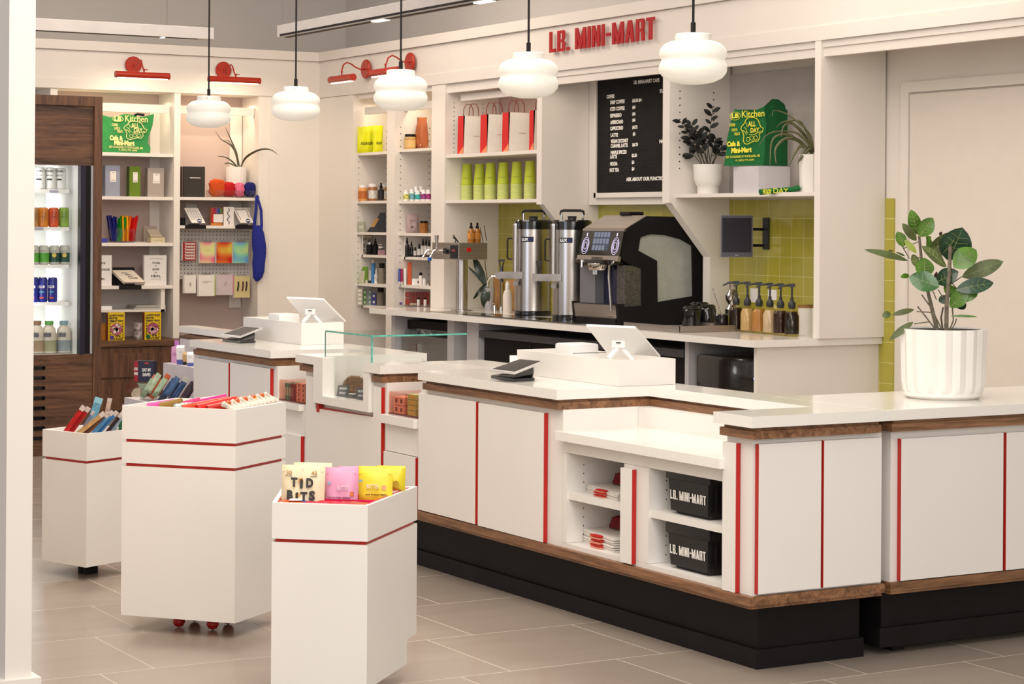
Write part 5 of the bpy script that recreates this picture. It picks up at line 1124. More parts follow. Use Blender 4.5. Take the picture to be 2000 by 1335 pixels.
# books row
zb = lz('d')
def bk(lines):
    def f(k, o, r, u, n, w, h):
        for s, dy, fw, fh in lines: txt(s, o+n*.0015+u*(dy*h), r, u, w*fw, h*fh, TXTB, k, depth=.0006, bold=.015)
        MB().rbox(o-n*.02-r*(w/2+.004), r, u, n, .008, h, .036).build('spine', PAPER, k)
    return f
lbx('book', 284.5, 326, 498, zb, mat('cover_white', (.76, .73, .70), .4), 'upright white book titled THIS IS HOW YOU HEAL at the right of the shelf', 'book', 16.92, .03, None, bk([('THIS', .24, .38, .065), ('IS', .14, .06, .03), ('HOW', .03, .33, .07), ('YOU', -.07, .14, .025), ('HEAL', -.19, .46, .075), ('A BOOK BY THE SAME AUTHOR', .38, .6, .016), ('WRITINGS', -.3, .5, .012)]))
lbx('book', 168, 219, 498, zb, mat('cover_white', (.76, .73, .70), .4), 'upright white book with spaced capitals, partly hidden behind the fridge side', 'book', 16.92, .03, None, bk([('WAYS', .24, .5, .065), ('TO CHANGE', .03, .86, .07), ('THINK', -.28, .5, .07)]))
c = PY(250, 560, 16.90); k = thing('book_easel', (c.x, 16.9, zb), 'black display easel with a lip over the shelf edge', 'easel')
MB().box(PY(221, 540, 17.05).x, PY(263, 540, 17.05).x, 17.06, 17.07, zb, zrow((c.x, 17.06), 522)).box(PY(233, 560, 16.85).x, PY(276, 560, 16.85).x, 16.845, 16.858, zb-.032, zb+.006).box(PY(244, 560, 16.85).x, PY(263, 560, 16.85).x, 16.845, 16.87, zb, zb+.018).hexa([(c.x-.11, 16.87, zb), (c.x+.06, 16.87, zb), (c.x+.06, 17.06, zb), (c.x-.11, 17.06, zb), (c.x-.08, 16.88, zb+.005), (c.x+.06, 16.88, zb+.005), (c.x-.03, 17.06, zb+.10), (c.x-.11, 17.06, zb+.10)]).build('stand', BLACK, k)
r_ = XX; u_ = (UP*.55+YY*.72-XX*.36).normalized(); n_ = r_.cross(u_).normalized()
k = thing('book', (c.x+.02, 16.88, zb+.01), 'cream book lying tilted on the black easel', 'book'); o = PD(250.5, 541, dep((c.x, 16.93, zb)))
W_ = 37/F_*dep(c)/.87; Hh = .175; MB().hexa([o+r_*(a*W_/2)+n_*b*.012+u_*(e*Hh/2) for e in (-1, 1) for a, b in ((-1, -1), (1, -1), (1, 1), (-1, 1))]).build('cover', mat('cover_cream', (.70, .62, .52), .5), k)
for s, dy, dx in (("IT'S", .042, -.01), ('NOT', .018, 0.005), ('JUST', -.006, 0.012), ('COOKIES', -.03, .02)): txt(s, o+n_*.0135+u_*dy+r_*dx, r_, u_, .05 if len(s) < 6 else .08, .014, TXTB, k, bold=.03)
# insert with flat books
zb = ZL['e']+.019
for j, (px0, px1) in enumerate(((261, 322), (262, 322))):
    c0, c1 = PY(px0, 600, 16.95), PY(px1, 600, 16.95); solo('flat_notebook', MB().box(c0.x+.01*j, c1.x, 16.93, 17.15, zb+.016*j*1.1, zb+.016*j*1.1+.015), M('a8a49c', .5), (c1.x-.1, 17.0, zb+.0176*j), ('lower grey notebook lying flat in the hanging insert', 'upper grey notebook lying flat in the hanging insert')[j], 'notebook', 'flat grey notebooks')
lbx('white_box', 168, 220, 597.5, zb, WPLAST, 'low white box in the insert beside the fridge side', 'box', 16.93, .1)
# puzzles
zb = zrow((6.0, 16.60), 665.0)
def puz(kx, circ, dots):
    def f(k, o, r, u, n, w, h):
        q = lambda s, dy, dx, fw, fh: txt(s, o+n*.002+u*(dy*h)+r*(dx*w), r, u, w*fw, h*fh, TXTB, k, bold=.04)
        q('LE PETIT PUZZ', .39, 0, .88, .07); q('PETITE', .29, -.2, .5, .07); q('TEENY TINY', .19, 0, .88, .07)
        for i in range(6): q('T', .09-.1*i, -.38, .12, .07); q('Y', .09-.1*i, .38, .12, .07)
        q('ITE', -.36, .1, .3, .07); q('A PUZZ', -.45, .1, .55, .06)
        MB().lathe([(0, 0), (w*.36, 0), (w*.36, .001), (0, .001)], tuple(o+n*.0025-u*(.1*h)), 28, axis=tuple(n)).build('round_picture', circ, k)
        q2 = MB(); rn = random.Random(kx)
        for i in range(9):
            a = rn.random()*6.28; rr_ = rn.random()*w*.26; q2.lathe([(0, 0), (w*.09, 0), (w*.09, .0008), (0, .0008)], tuple(o+n*.0036-u*(.1*h)+r*(rr_*math.cos(a))+u*(rr_*math.sin(a))), 10, axis=tuple(n))
        q2.build('picture_details', dots, k)
        MB().lathe([(0, 0), (w*.13, 0), (w*.13, .001), (0, .001)], tuple(o+n*.0026-u*(.40*h)-r*(.28*w)), 20, axis=tuple(n)).build('round_badge', M('5a3a88' if kx == 1 else '0f5a3a'), k)
        MB().rbox(o-n*.02-r*(w/2+.002), r, u, n, .004, h, .042).build('box_side', M('7a3a10'), k)
    return f
lbx('puzzle_box', 213, 245, 610, zb, M('dcb818', .4), 'yellow puzzle box with a round picture and purple badge, left one', 'puzzle box', 16.72, .045, 'yellow puzzle boxes', puz(1, M('a05060', .5, var=.5, scale=40), M('e8c0b0', .5, var=.8, scale=30)))
lbx('puzzle_box', 284, 316, 609.5, zb, M('dcb818', .4), 'yellow puzzle box with a round picture and green badge, right one', 'puzzle box', 16.72, .045, 'yellow puzzle boxes', puz(2, M('904858', .5, var=.5, scale=40), M('e8a0a0', .5, var=.8, scale=30)))
TINM = mat('tin_pattern', (.45, .38, .36), .4, var=.9, scale=30)
for px, t_, z_, m_, lab in ((273, 648, 0, TINM, 'patterned round tin, lower of the pair between the puzzles'), (273, 632, 1, TINM, 'patterned round tin, upper of the pair between the puzzles'), (203, 649, 0, M('a8640a'), 'ochre round tin by the fridge side, lower'), (203, 633, 1, M('a8640a'), 'ochre round tin by the fridge side, upper')):
    c = PY(px, 650, 16.85); h = 15.5/F_*dep(c); zz = zb+z_*(h+.001)
    solo('round_tin', MB().lathe([(0, 0), (.052, 0), (.052, h*.95), (.054, h*.95), (.054, h), (0, h)], (c.x, c.y, zz), 26), m_, (c.x, c.y, zz), lab, 'tin', 'round tins', smooth=True)
# ---- second bay: top shelf
zb = lz('b', True)
lbx('notebook', 358, 400, 325, zb, M('2e2826', .6), 'large black notebook with one short white title line', 'notebook', 16.93, .02, None, lambda k, o, r, u, n, w, h: MB().rbox(o+n*.001+u*(.13*h)+r*(.04*w), r, u, n, w*.48, .007, .001).build('title_line', PAPER, k))
lbx('notebook', 350, 356, 325, zb, M('4a3026', .6), 'brown-spined book squeezed beside the shelf side, left of the black notebook', 'notebook', 16.96, .08)
c = PY(461, 380, 17.06); x, y, D = c.x, c.y, dep(c); s_ = D/F_; zr = zrow((x, y), 326)-zb
k = thing('potted_grass', (x, y, zb), 'white fluted pot with a few long arching dark leaves, behind the knit bundles', 'potted plant')
MB(Matrix.Translation((x, y, zb))).lathe([(0, 0), (18*s_, 0), (21*s_, zr), (19*s_, zr), (18*s_, zr*.9), (0, zr*.9)], seg=64, flute=lambda a, z: 1-.03*abs(math.sin(a*8))).build('pot', CREAMC, k, smooth=True, ang=60)
q = MB()
for pts, w_ in (([(465, 326), (462, 300), (452, 275), (440, 248)], 2.2), ([(468, 326), (462, 302), (450, 283), (432, 272), (420, 255)], 1.8), ([(466, 326), (460, 300), (448, 276), (437, 274)], 1.4), ([(470, 326), (480, 308), (498, 296), (515, 291), (530, 293), (543, 302)], 2.4), ([(464, 326), (452, 314), (440, 307), (424, 305)], 1.8), ([(466, 326), (456, 322), (445, 318), (438, 320)], 1.5), ([(462, 326), (450, 319), (438, 320)], 1.2)):
    q.ribbon([PD(a, b, D-(.07 if pts[-1][0] > 500 else .0)*i) for i, (a, b) in enumerate(pts)], w_*s_*1.9, VN, .1)
q.build('leaves', mat('dark_blade', (.05, .045, .02), .4, var=.3), k, smooth=True)
for px, w_, t_, col, lab in ((424, 33, 350, 'c0480c', 'orange crinkled knit bag bundle in the acrylic tray'), (446, 27, 356, 'b00a10', 'red knit bundle in the acrylic tray'), (467, 20, 357, 'd86a88', 'pink speckled knit bundle in the acrylic tray'), (488, 23, 356, '10145e', 'navy knit bundle at the right of the acrylic tray')):
    c = PY(px, 370, 16.92); D = dep(c); h = zrow((c.x, c.y), t_)-zb; kk = thing('knit_bundle', (c.x, c.y, zb+.006), lab, 'folded bag', 'knit bag bundles')
    q = MB(Matrix.Translation((c.x, c.y, zb+.006+h*.48))); rn = random.Random(px); rad = w_/2*D/F_
    t = bmesh.new(); bmesh.ops.create_icosphere(t, subdivisions=3, radius=1)
    for v in t.verts:
        j = 1+(.10 if px != 488 else .02)*math.sin(9*v.co.x+rn.random()*.8)*math.cos(11*v.co.z)+rn.uniform(-.05, .05)*(px != 488)
        v.co = Vector((math.copysign(abs(v.co.x)**.7, v.co.x)*rad*j, math.copysign(abs(v.co.y)**.7, v.co.y)*.035*j, math.copysign(abs(v.co.z)**.6, v.co.z)*h*.48*j))
    me = bpy.data.meshes.new('t'); t.to_mesh(me); t.free(); q2 = MB(); q2.bm.from_mesh(me); bpy.data.meshes.remove(me); q2.bm.transform(Matrix.Translation((c.x, c.y, zb+.006+h*.49)))
    q2.build('bundle', mat('knit_'+col, col, .9, var=.35 if px == 467 else .12, scale=90, bump=.6), kk, smooth=True)
a, b = PY(410, 380, 16.885), PY(503, 380, 16.885)
k = thing('acrylic_tray', ((a.x+b.x)/2, 16.92, zb), 'clear acrylic divided tray holding the knit bundles', 'tray')
MB().box(a.x, b.x, 16.872, 16.874, zb, zb+.062).box(a.x, b.x, 16.975, 16.977, zb, zb+.062).box(a.x, a.x+.002, 16.872, 16.977, zb, zb+.062).box(b.x-.002, b.x, 16.872, 16.977, zb, zb+.062).box(a.x, b.x, 16.872, 16.977, zb, zb+.003).build('tray_walls', ACRY, k)
# hanging blue net bag
c = PY(503, 480, 16.82); D = dep(c)
k = thing('net_bag', (c.x, 16.82, 1.2), 'royal blue knit bag hanging by its handles from the upper shelf end', 'bag')
q = MB()
prof = [(384, 503, 2), (400, 504, 3), (418, 505, 5), (440, 502, 8), (455, 504, 12), (480, 506, 14), (495, 507, 13), (515, 505, 12.5), (530, 505, 11.5), (542, 503, 9), (549, 502, 3)]
rings = []
for py, px, hw in prof:
    rings.append(q._v([PD(px+hw*math.cos(t*math.pi/8), py, D+math.sin(t*math.pi/8)*min(.03, hw*.003)) for t in range(16)]))
for A_, B_ in zip(rings[3:], rings[4:]):
    for i in range(16): q.bm.faces.new((A_[i], A_[(i+1) % 16], B_[(i+1) % 16], B_[i]))
q.bm.faces.new(rings[3]); q.bm.faces.new(rings[-1])
for v in [v for v in q.bm.verts if not v.link_faces]: q.bm.verts.remove(v)
q.build('bag_body', NAVY, k, smooth=True)
MB().tube([PD(501, 385, D), PD(500, 410, D), PD(496, 445, D)], .012, 8, 1.3).tube([PD(502, 383, D), PD(510, 410, D), PD(511, 440, D), PD(508, 460, D)], .012, 8, 1.2).tube([PD(499, 384, D), PD(503, 381, D), PD(506, 386, D)], .006, 6).build('handles', NAVY, k, smooth=True)
# sub shelf: stationery
zb = lz('c', True); Ys = 16.93
def easel(px0, px1, lab): 
    a, b = PY(px0, 443, 16.85), PY(px1, 443, 16.85); solo('display_lip', MB().box(a.x, b.x, 16.845, 16.858, zb-.028, zb+.004).box((a.x+b.x)/2-.05, (a.x+b.x)/2+.04, 16.858, 16.90, zb+.0005, zb+.012), BLACK, ((a.x+b.x)/2, 16.85, zb), lab, 'easel', 'black display lips')
easel(362, 402, 'black display lip under the left notepad'); easel(460, 495, 'black display lip under the right notepad')
def pad(px, lab, grid):
    c = PY(px, 420, Ys); D = dep(c); r_ = XX; u_ = (UP*.86+YY*.45-XX*.30).normalized(); n_ = r_.cross(u_).normalized(); o = PD(px, 421, D); k = thing('notepad', (c.x, Ys, zb), lab, 'notepad', 'tilted notepads')
    W_, H_ = 28/F_*D, .150; MB().rbox(o, r_, u_, n_, W_, H_, .012).build('pad', PAPER, k); q = MB()
    if grid:
        for i in range(7): q.rbox(o+n_*.007+u_*(.055-.016*i), r_, u_, n_, W_*.8, .0015, .001)
        for i in range(5): q.rbox(o+n_*.007+u_*.008+r_*((i-2)*W_*.19), r_, u_, n_, .0015, .10, .001)
    else: q.tube([o+n_*.007+r_*(a*W_*.38+.004*math.sin(t*1.7))+u_*(b*H_*.40+.004*math.cos(t*1.7)) for t, (a, b) in enumerate([(-1, -.9), (-1, -.4), (-1, .1), (-1, .6), (-1, 1), (-.4, 1), (.2, 1), (.7, 1), (1, 1), (1, .5), (1, 0), (1, -.5)])], .0022, 5)
    q.build('printed_lines', M('40404c' if grid else '60262a'), k)
    q = MB().lathe([(0, 0), (.020, 0), (.020, .001), (0, .001)], tuple(o+n_*.0075-u_*.055+r_*.016), 20, axis=tuple(n_)); q.build('round_sticker', M('24346a', .5), k); MB().rbox(o+n_*.009-u_*.055+r_*.016, r_, u_, n_, .028, .008, .0008).build('sticker_band', PAPER, k)
pad(380, 'tilted notepad printed with a grid, left on the stationery shelf', True); pad(475, 'tilted notepad with a wavy frame, right on the stationery shelf', False)
lbx('back_card', 363, 384, 398, zb, M('a8a8a8', .5), 'clear-wrapped card with a blue half circle behind the grid notepad', 'card', 17.06, .01, None, panel('5a6a88', .3, .2, .1, -.1))
def mk(k, o, r, u, n, w, h):
    for i, cc in enumerate(('c03030', 'a02048', '7a4a8a', '2a4a9a', '2a7a3a')): MB().rbox(o+n*.002+u*(.32*h)+r*((i-2)*w*.16), r, u, n, w*.13, h*.28, .008).build('marker_top', M(cc), k)
    MB().rbox(o+n*.003-u*(.1*h)+r*(.1*w), r, u, n, w*.8, h*.45, .004).build('white_face', PAPER, k); MB().rbox(o+n*.005-u*(.1*h)-r*(.34*w), r, u, n, w*.14, h*.45, .004).build('red_edge', REDP, k); MB().rbox(o+n*.003-u*(.42*h), r, u, n, w*.9, h*.12, .004).build('orange_foot', M('c8742a'), k)
lbx('marker_set', 411, 435, 405, zb, M('8a5030', .4), 'boxed set of coloured markers with a white face', 'marker set', Ys, .02, None, mk)
def squig(col):
    def f(k, o, r, u, n, w, h): MB().tube([o+n*.002+r*(w*.12*math.sin(i*1.3)-w*.05)+u*(h*(.42-.07*i)) for i in range(13)], .004, 6).build('printed_squiggle', M(col), k)
    return f
lbx('greeting_card', 437, 457, 404, zb, PAPER, 'white card with a grey-blue squiggle in the middle of the stationery shelf', 'card', Ys, .006, None, squig('5a6878')); lbx('greeting_card', 455, 489, 405, zb, PAPER, 'white card behind the wavy-framed notepad', 'card', 17.02, .006)
lbx('tape_roll_box', 355, 362, 425, zb, BLACK, 'small black object at the left end of the stationery shelf', 'box', 16.97, .03)
# hanging cards
def card(px0, px1, pt, pb, m, lab, extra=None, Y=16.94):
    a, b = PY(px0, pb, Y), PY(px1, pt, Y); zt_ = zrow((a.x, Y), pt); zb_ = zrow((a.x, Y), pb)
    k = thing('greeting_card', ((a.x+b.x)/2, Y, zb_), lab, 'greeting cards', 'card packs hanging on the pegboard'); o = Vector(((a.x+b.x)/2, Y, (zt_+zb_)/2)); w, h = b.x-a.x, zt_-zb_
    for j in range(3): MB().rbox(o+YY*(.004+.009*j)-XX*(.0035*j), XX, UP, -YY, w, h, .006).build('card', m if j == 0 else PAPER, k)
    MB().rbox(o+UP*(h/2+.010), XX, UP, -YY, w*.5, .022, .001).build('clear_header', ACRY, k)
    MB().tube([o+UP*(h/2+.012)+YY*.08-XX*.02, o+UP*(h/2+.012)-YY*.03+XX*.03, o+UP*(h/2+.022)-YY*.035+XX*.034], .0022, 6).build('wire_hook', CHROME, k)
    if extra: extra(k, o, XX, UP, -YY, w, h)
def gradm(name, c0, c1, c2, s=7):
    m = bpy.data.materials.new(name); m.use_nodes = True; nt = m.node_tree; b = nt.nodes['Principled BSDF']; tc = nt.nodes.new('ShaderNodeTexCoord'); nz = nt.nodes.new('ShaderNodeTexNoise'); nz.inputs['Scale'].default_value = s; nz.inputs['Detail'].default_value = 0
    nt.links.new(tc.outputs['Object'], nz.inputs['Vector']); rp = nt.nodes.new('ShaderNodeValToRGB'); nt.links.new(nz.outputs[0], rp.inputs[0]); e = rp.color_ramp.elements; e[0].position = .38; e[0].color = hx(c0); e[1].position = .62; e[1].color = hx(c2); n = e.new(.5); n.color = hx(c1)
    nt.links.new(rp.outputs[0], b.inputs['Base Color']); b.inputs['Roughness'].default_value = .35; return m
def thx(k, o, r, u, n, w, h):
    for i in range(6): txt('THANKS!', o+n*.0045+u*(h*(.39-.155*i)), r, u, w*.82, h*.11, TXTW, k, bold=.03)
card(357.5, 383, 472, 508.5, M('a01c1c', .4), 'red card pack repeating THANKS! six times, upper left', thx)
cap = lambda s: (lambda k, o, r, u, n, w, h: txt(s, o+n*.0045+u*(h*.12), r, u, w*.25, .004, TXTB, k))
card(391, 419.5, 473, 513.5, gradm('grad_pink', 'e06a8a', 'e0d09a', 'd8e08a'), 'pink and pale yellow gradient card pack in the upper row', cap('congrats')); card(423, 453, 473, 513.5, gradm('grad_red', 'c01010', 'd8782a', 'd8c040'), 'red and orange gradient card pack in the upper row', cap('thank you')); card(456, 485, 473, 513.5, gradm('grad_teal', '6aa0d0', '8ad0a8', 'c8e08a'), 'teal and green gradient card pack at the upper right', cap('happy birthday'))
card(360, 383, 537, 572.5, PAPER, 'plain white card pack with a tiny emblem, lower left', lambda k, o, r, u, n, w, h: MB().rbox(o+n*.004, r, u, n, .012, .03, .001).build('tiny_emblem', M('a09890'), k))
card(388, 419.5, 537, 578, PAPER, 'white card pack with two black text lines and lime edge, lower row', many(text('HAPPY BIRTHDAY', TXTB, .6, .03, .2, 0, .0045), text('TO YOU', TXTB, .3, .03, .14, -.1, .0045), panel('b8d020', .02, 1, 0, .49, .004, 'lime_edge')))
card(424, 456, 536.5, 576, M('c8b8bc', .5), 'pale pink card pack with a faint drawing and pink edge, lower row', many(panel('d06080', .03, 1, 0, .48, .004, 'pink_edge'), lambda k, o, r, u, n, w, h: MB().tube([o+n*.005+r*(.012*math.cos(t))+u*(.02*math.sin(t*1.5)+.01) for t in range(9)], .0012, 5).build('faint_drawing', M('9a8a8a'), k)))
card(457.5, 488, 539, 581, M('d0c088', .5), 'cream card pack with dark figures, lower right', lambda k, o, r, u, n, w, h: [MB().tube([o+n*.005+r*(dx*w)+u*(.25*h), o+n*.005+r*(dx*w)+u*(.05*h), o+n*.005+r*((dx-.05)*w)-u*(.18*h)], .007, 6).build('dark_figure', m_, k) for dx, m_ in ((-.25, TXTB), (.05, M('5a2028')), (.28, M('30181c')))])
# ---- fridge goods
YS = 13.985
def can(px, w_, t_, s, m, label, kind='can', cat='can', labm=None, capm=STEEL, grp=None): return rcy('drink_can' if cat == 'can' else 'drink_bottle', px, w_, t_, FS[s] if s < 4 else zb_f, YS, m, label, cat, kind, capm, labm, grp, plane='y')
zb_f = fz(692)+.001
CW = mat('can_white', (.72, .72, .70), .3, var=.05); 
def coltxt(k, t1, t2):
    o = Vector(k.location); r_ = 10.5/F_*dep(o); c = o+VN*(r_+.001)
    txt(t1, c+UP*.125, VR, UP, .055, .014, TXTB, k, bold=.01); txt(t2, c+UP*.095, VR, UP, .045, .010, TXTB, k); MB().rbox(c+UP*.068, VR, UP, VN, .034, .011, .001).build('dark_band', TXTB, k)
for i, (px, lab) in enumerate(((77, 'tall white coffee can on the top fridge shelf, left'), (98, 'tall white coffee can on the top fridge shelf, middle'), (117, 'tall white coffee can on the top fridge shelf, right'))): coltxt(can(px, 21, 328, 0, CW, lab, grp='tall white cans'), 'COL.BRE', 'DRAFT LATTE')
for px, cc, lab in ((65, 'a07040', 'tan can partly hidden by the partition on the second fridge shelf'), (84, 'c07010', 'golden brown can on the second fridge shelf'), (104, 'c04818', 'red-orange can on the second fridge shelf'), (124, '7a9a30', 'lime green can at the right of the second fridge shelf')):
    k = can(px, 20, 405, 1, M(cc, .25, var=.35, scale=14), lab, grp='colourful cans'); txt('sparkling', Vector(k.location)+VN*.036+UP*.07, VR, UP, .045, .008, TXTB, k)
for px, cc, lab in ((66, '4a9a2a', 'bright green and silver can cut by the partition, third fridge shelf'), (86, '4a9a2a', 'bright green and silver can, second on the third fridge shelf'), (106, '0a4030', 'dark green can with pale top, third on the third fridge shelf'), (126, '0a4030', 'dark green can with pale top at the right end of the third shelf')):
    k = can(px, 20, 479, 2, M('b0b0a8', .3), lab, labm=M(cc, .3, var=.25), grp='green cans'); txt('spindrift', Vector(k.location)+VN*.036+UP*.093, VR, UP, .045, .008, TXTB, k)
    if px > 100: MB().lathe([(0, 0), (.015, 0), (.015, .001), (0, .001)], tuple(Vector(k.location)+VN*.037+UP*.065+VR*.008), 16, axis=tuple(VN)).build('yellow_disc', M('c8b050'), k)
for px, lab in ((66, 'blue can cut by the partition on the fourth fridge shelf'), (84, 'blue can, middle of the fourth fridge shelf'), (103, 'blue can at the right of the fourth fridge shelf')):
    k = can(px, 18.5, 541, 3, M('1a2288', .25, var=.3), lab, grp='blue cans'); c = Vector(k.location)+VN*.034; txt('CLUB', c+UP*.105, VR, UP, .04, .018, TXTW, k, bold=.02); MB().rbox(c+UP*.07, VR, UP, VN, .03, .007, .001).build('teal_line', M('40a0a0'), k); MB().rbox(c+UP*.03, VR, UP, VN, .028, .012, .001).build('red_patch', M('a03020'), k)
for px, cc, capc, lab in ((72, 'a08a70', '8a6a50', 'oat milk bottle with tan label, left on the fridge floor'), (96, '9a9a78', '5a9a4a', 'oat milk bottle with green label, middle of the fridge floor'), (124.5, '8a9498', '7a9aa0', 'oat milk bottle with grey-blue label, right on the fridge floor')):
    c = PY(px, 650, YS); D = dep(c); r = 14/F_*D; H_ = zrow((c.x, YS), 626)-zb_f; k = thing('drink_bottle', (c.x, YS, zb_f), lab, 'bottle', 'oat milk bottles'); o = Matrix.Translation((c.x, YS, zb_f))
    MB(o).lathe([(0, 0), (r, 0), (r, H_*.6), (r*.9, H_*.75), (r*.5, H_*.86), (r*.48, H_*.9)], seg=24).build('bottle_body', M('c8bfb0', .3), k, smooth=True); MB(o).lathe([(r*.6, H_*.88), (r*.6, H_), (0, H_)], seg=20).build('cap', M(capc), k, smooth=True)
    MB(o).lathe([(r*1.01, H_*.06), (r*1.01, H_*.40)], seg=24).build('label_band', M(cc, .5, var=.2), k, smooth=True); c2 = Vector((c.x, YS, zb_f))+VN*(r+.001); txt('whole', c2+UP*H_*.62, VR, UP, .05, .022, M('20284a'), k, bold=.02); txt('moon', c2+UP*H_*.54, VR, UP, .05, .018, M('20284a'), k, bold=.02)
MB().box(3.4, fx(148), 13.85, 13.97, zb_f-.001, zb_f+.004).build('floor_grille', STEELH, FRIDGE)
# ---- stepped counter end goods
zt1 = TB.z+.0005
def sbx(px0, px1, pt, zb, X, m, lab, cat, d=.05, **k): return rbx('skincare_tube' if cat == 'tube' else 'product_box', px0, px1, pt, zb, X, m, lab, cat, d, **k)
k = sbx(336, 352, 677, zt1, 4.67, M('c890b8', .4), 'lilac pouch with magenta print on the stepped counter end', 'pouch', .04, extra=many(text('vibey', M('a01a80'), .5, .07, .1, -.1), text('snack', M('a01a80'), .5, .07, 0, -.1)))
k = sbx(342, 350, 665, zt1, 4.75, M('b070b0', .4), 'narrow purple tag pouch standing behind the lilac one', 'pouch', .03)
for px0, px1, pt, lab in ((347, 362, 676, 'white slanted skincare carton with periwinkle base, left'), (367, 380, 690, 'white slanted skincare carton with periwinkle base, right, under the worktop')):
    k = rbx('skincare_carton', px0, px1, pt, zt1, 4.66, WPLAST, lab, 'carton', .04, 'skincare cartons', lean=-.35, extra=many(panel('5a66a8', 1, .28, -.36), text('EVE', TXTB, .2, .05, .25)))
rbx('dark_carton', 359, 366, 690, zt1, 4.665, M('c09a6a'), 'tan carton with black base between the skincare cartons', 'carton', .04, lean=-.35, extra=panel(TXTB, 1, .3, -.35))
c = PX(281, 740, 4.66); zc = .5005; D = dep(c)
k = thing('oat_snack_box', (c.x, c.y, zc), 'navy and red snack carton reading OAT MY GAWD on the step', 'carton')
r1 = (VR*.97-_f*.2).normalized(); h = .21; w_ = 39/F_*D; n1 = r1.cross(UP); o = Vector((c.x, c.y, zc+h/2+.005))
MB().rbox(o-n1*.03+UP*.02, r1, UP, n1, w_, h*.62, .07).build('navy_carton', M('16142e', .4), k); MB().rbox(o-n1*.03-UP*(h*.42), r1, UP, n1, w_, h*.3, .07).build('pale_foot', M('9aa48a', .5), k)
MB().rbox(o+n1*.0055+UP*.02-r1*(w_*.40), r1, UP, n1, w_*.2, h*.62, .001).build('red_side', M('9a0a1e'), k)
txt('OAT MY', o+n1*.0065+UP*.03+r1*.02, r1, UP, w_*.48, .022, TXTW, k, bold=.03); txt('GAWD', o+n1*.0065-UP*.0+r1*.02, r1, UP, w_*.42, .022, TXTW, k, bold=.03); txt('OATALLY', o+n1*.0065+UP*.035-r1*(w_*.4), r1, UP, w_*.2, .018, TXTW, k, bold=.03); txt('AWESOME', o+n1*.0065+UP*.005-r1*(w_*.4), r1, UP, w_*.2, .018, TXTW, k, bold=.03); txt('YUMO', o+n1*.0065+UP*.072+r1*.02, r1, UP, .03, .010, M('d8582a'), k, bold=.03)
# clear tray of bars
c = PX(310, 770, 4.50); D = dep(c)
k = thing('acrylic_tray', (c.x, c.y, .5005), 'clear tray of leaning snack bars on the counter step', 'tray')
a = PX(276, 778, 4.44); b = PX(376, 790, 4.44)
MB().box(4.43, 4.60, b.y, a.y, .5005, .504).box(4.43, 4.432, b.y, a.y, .5005, .57).box(4.43, 4.6, a.y-.002, a.y, .5005, .60).build('tray_walls', ACRY, k)
cols = ['9ab090', 'c87058', 'a8b898', 'c85a28', '9ab090', 'c05020', '243a5a', '2a4468', '3a5a80', '1a2a48', '28406a', 'b8b8a8', '3a2430', '442a38', '2a1a24']
names = {'9ab090': 'sage', 'c87058': 'salmon', 'a8b898': 'pale sage', 'c85a28': 'orange', 'c05020': 'burnt orange', '243a5a': 'dark blue', '2a4468': 'slate blue', '3a5a80': 'steel blue', '1a2a48': 'midnight blue', '28406a': 'denim blue', 'b8b8a8': 'light grey', '3a2430': 'plum', '442a38': 'mauve brown', '2a1a24': 'blackish plum'}
for i, cc in enumerate(cols):
    f = i/(len(cols)-1); px = 288+f*84; p = PX(px, 771+f*8, 4.47+.03*(i % 2)); ln = .13
    u_ = (UP*.80+VR*.50).normalized(); r_ = (VR*.80-UP*.50).normalized(); k = thing('snack_bar', (p.x, p.y, .51), f'{names[cc]} wrapped snack bar leaning in the clear tray, {["first", "second", "third", "fourth", "fifth", "sixth", "seventh", "eighth", "ninth", "tenth", "eleventh", "twelfth", "thirteenth", "fourteenth", "last"][i]} from the left', 'snack bar', 'bars in the clear tray')
    MB().pillow((p.x, p.y, .57+.02*(i % 3)), r_, u_, VN, .034, ln, .014, wr=.3, seed=i).build('wrapper', M(cc, .3, var=.25, scale=30), k, smooth=True)
k = thing('open_carton', (PX(258, 765, 4.6).x, PX(258, 765, 4.6).y, .5005), 'open paper carton lid lying left of the snack bar tray', 'carton')
p = PX(258, 770, 4.55); D = dep(p); MB().leaf(PD(246, 762, D), PD(272, 752, D), 22/F_*D, nrm=VN, bend=.1).build('brown_inside', M('5a2a18', .5), k); MB().leaf(PD(256, 772, D-.02), PD(282, 764, D-.02), 22/F_*D, nrm=VN, bend=.1).build('cream_flap', M('b8a890', .6), k)
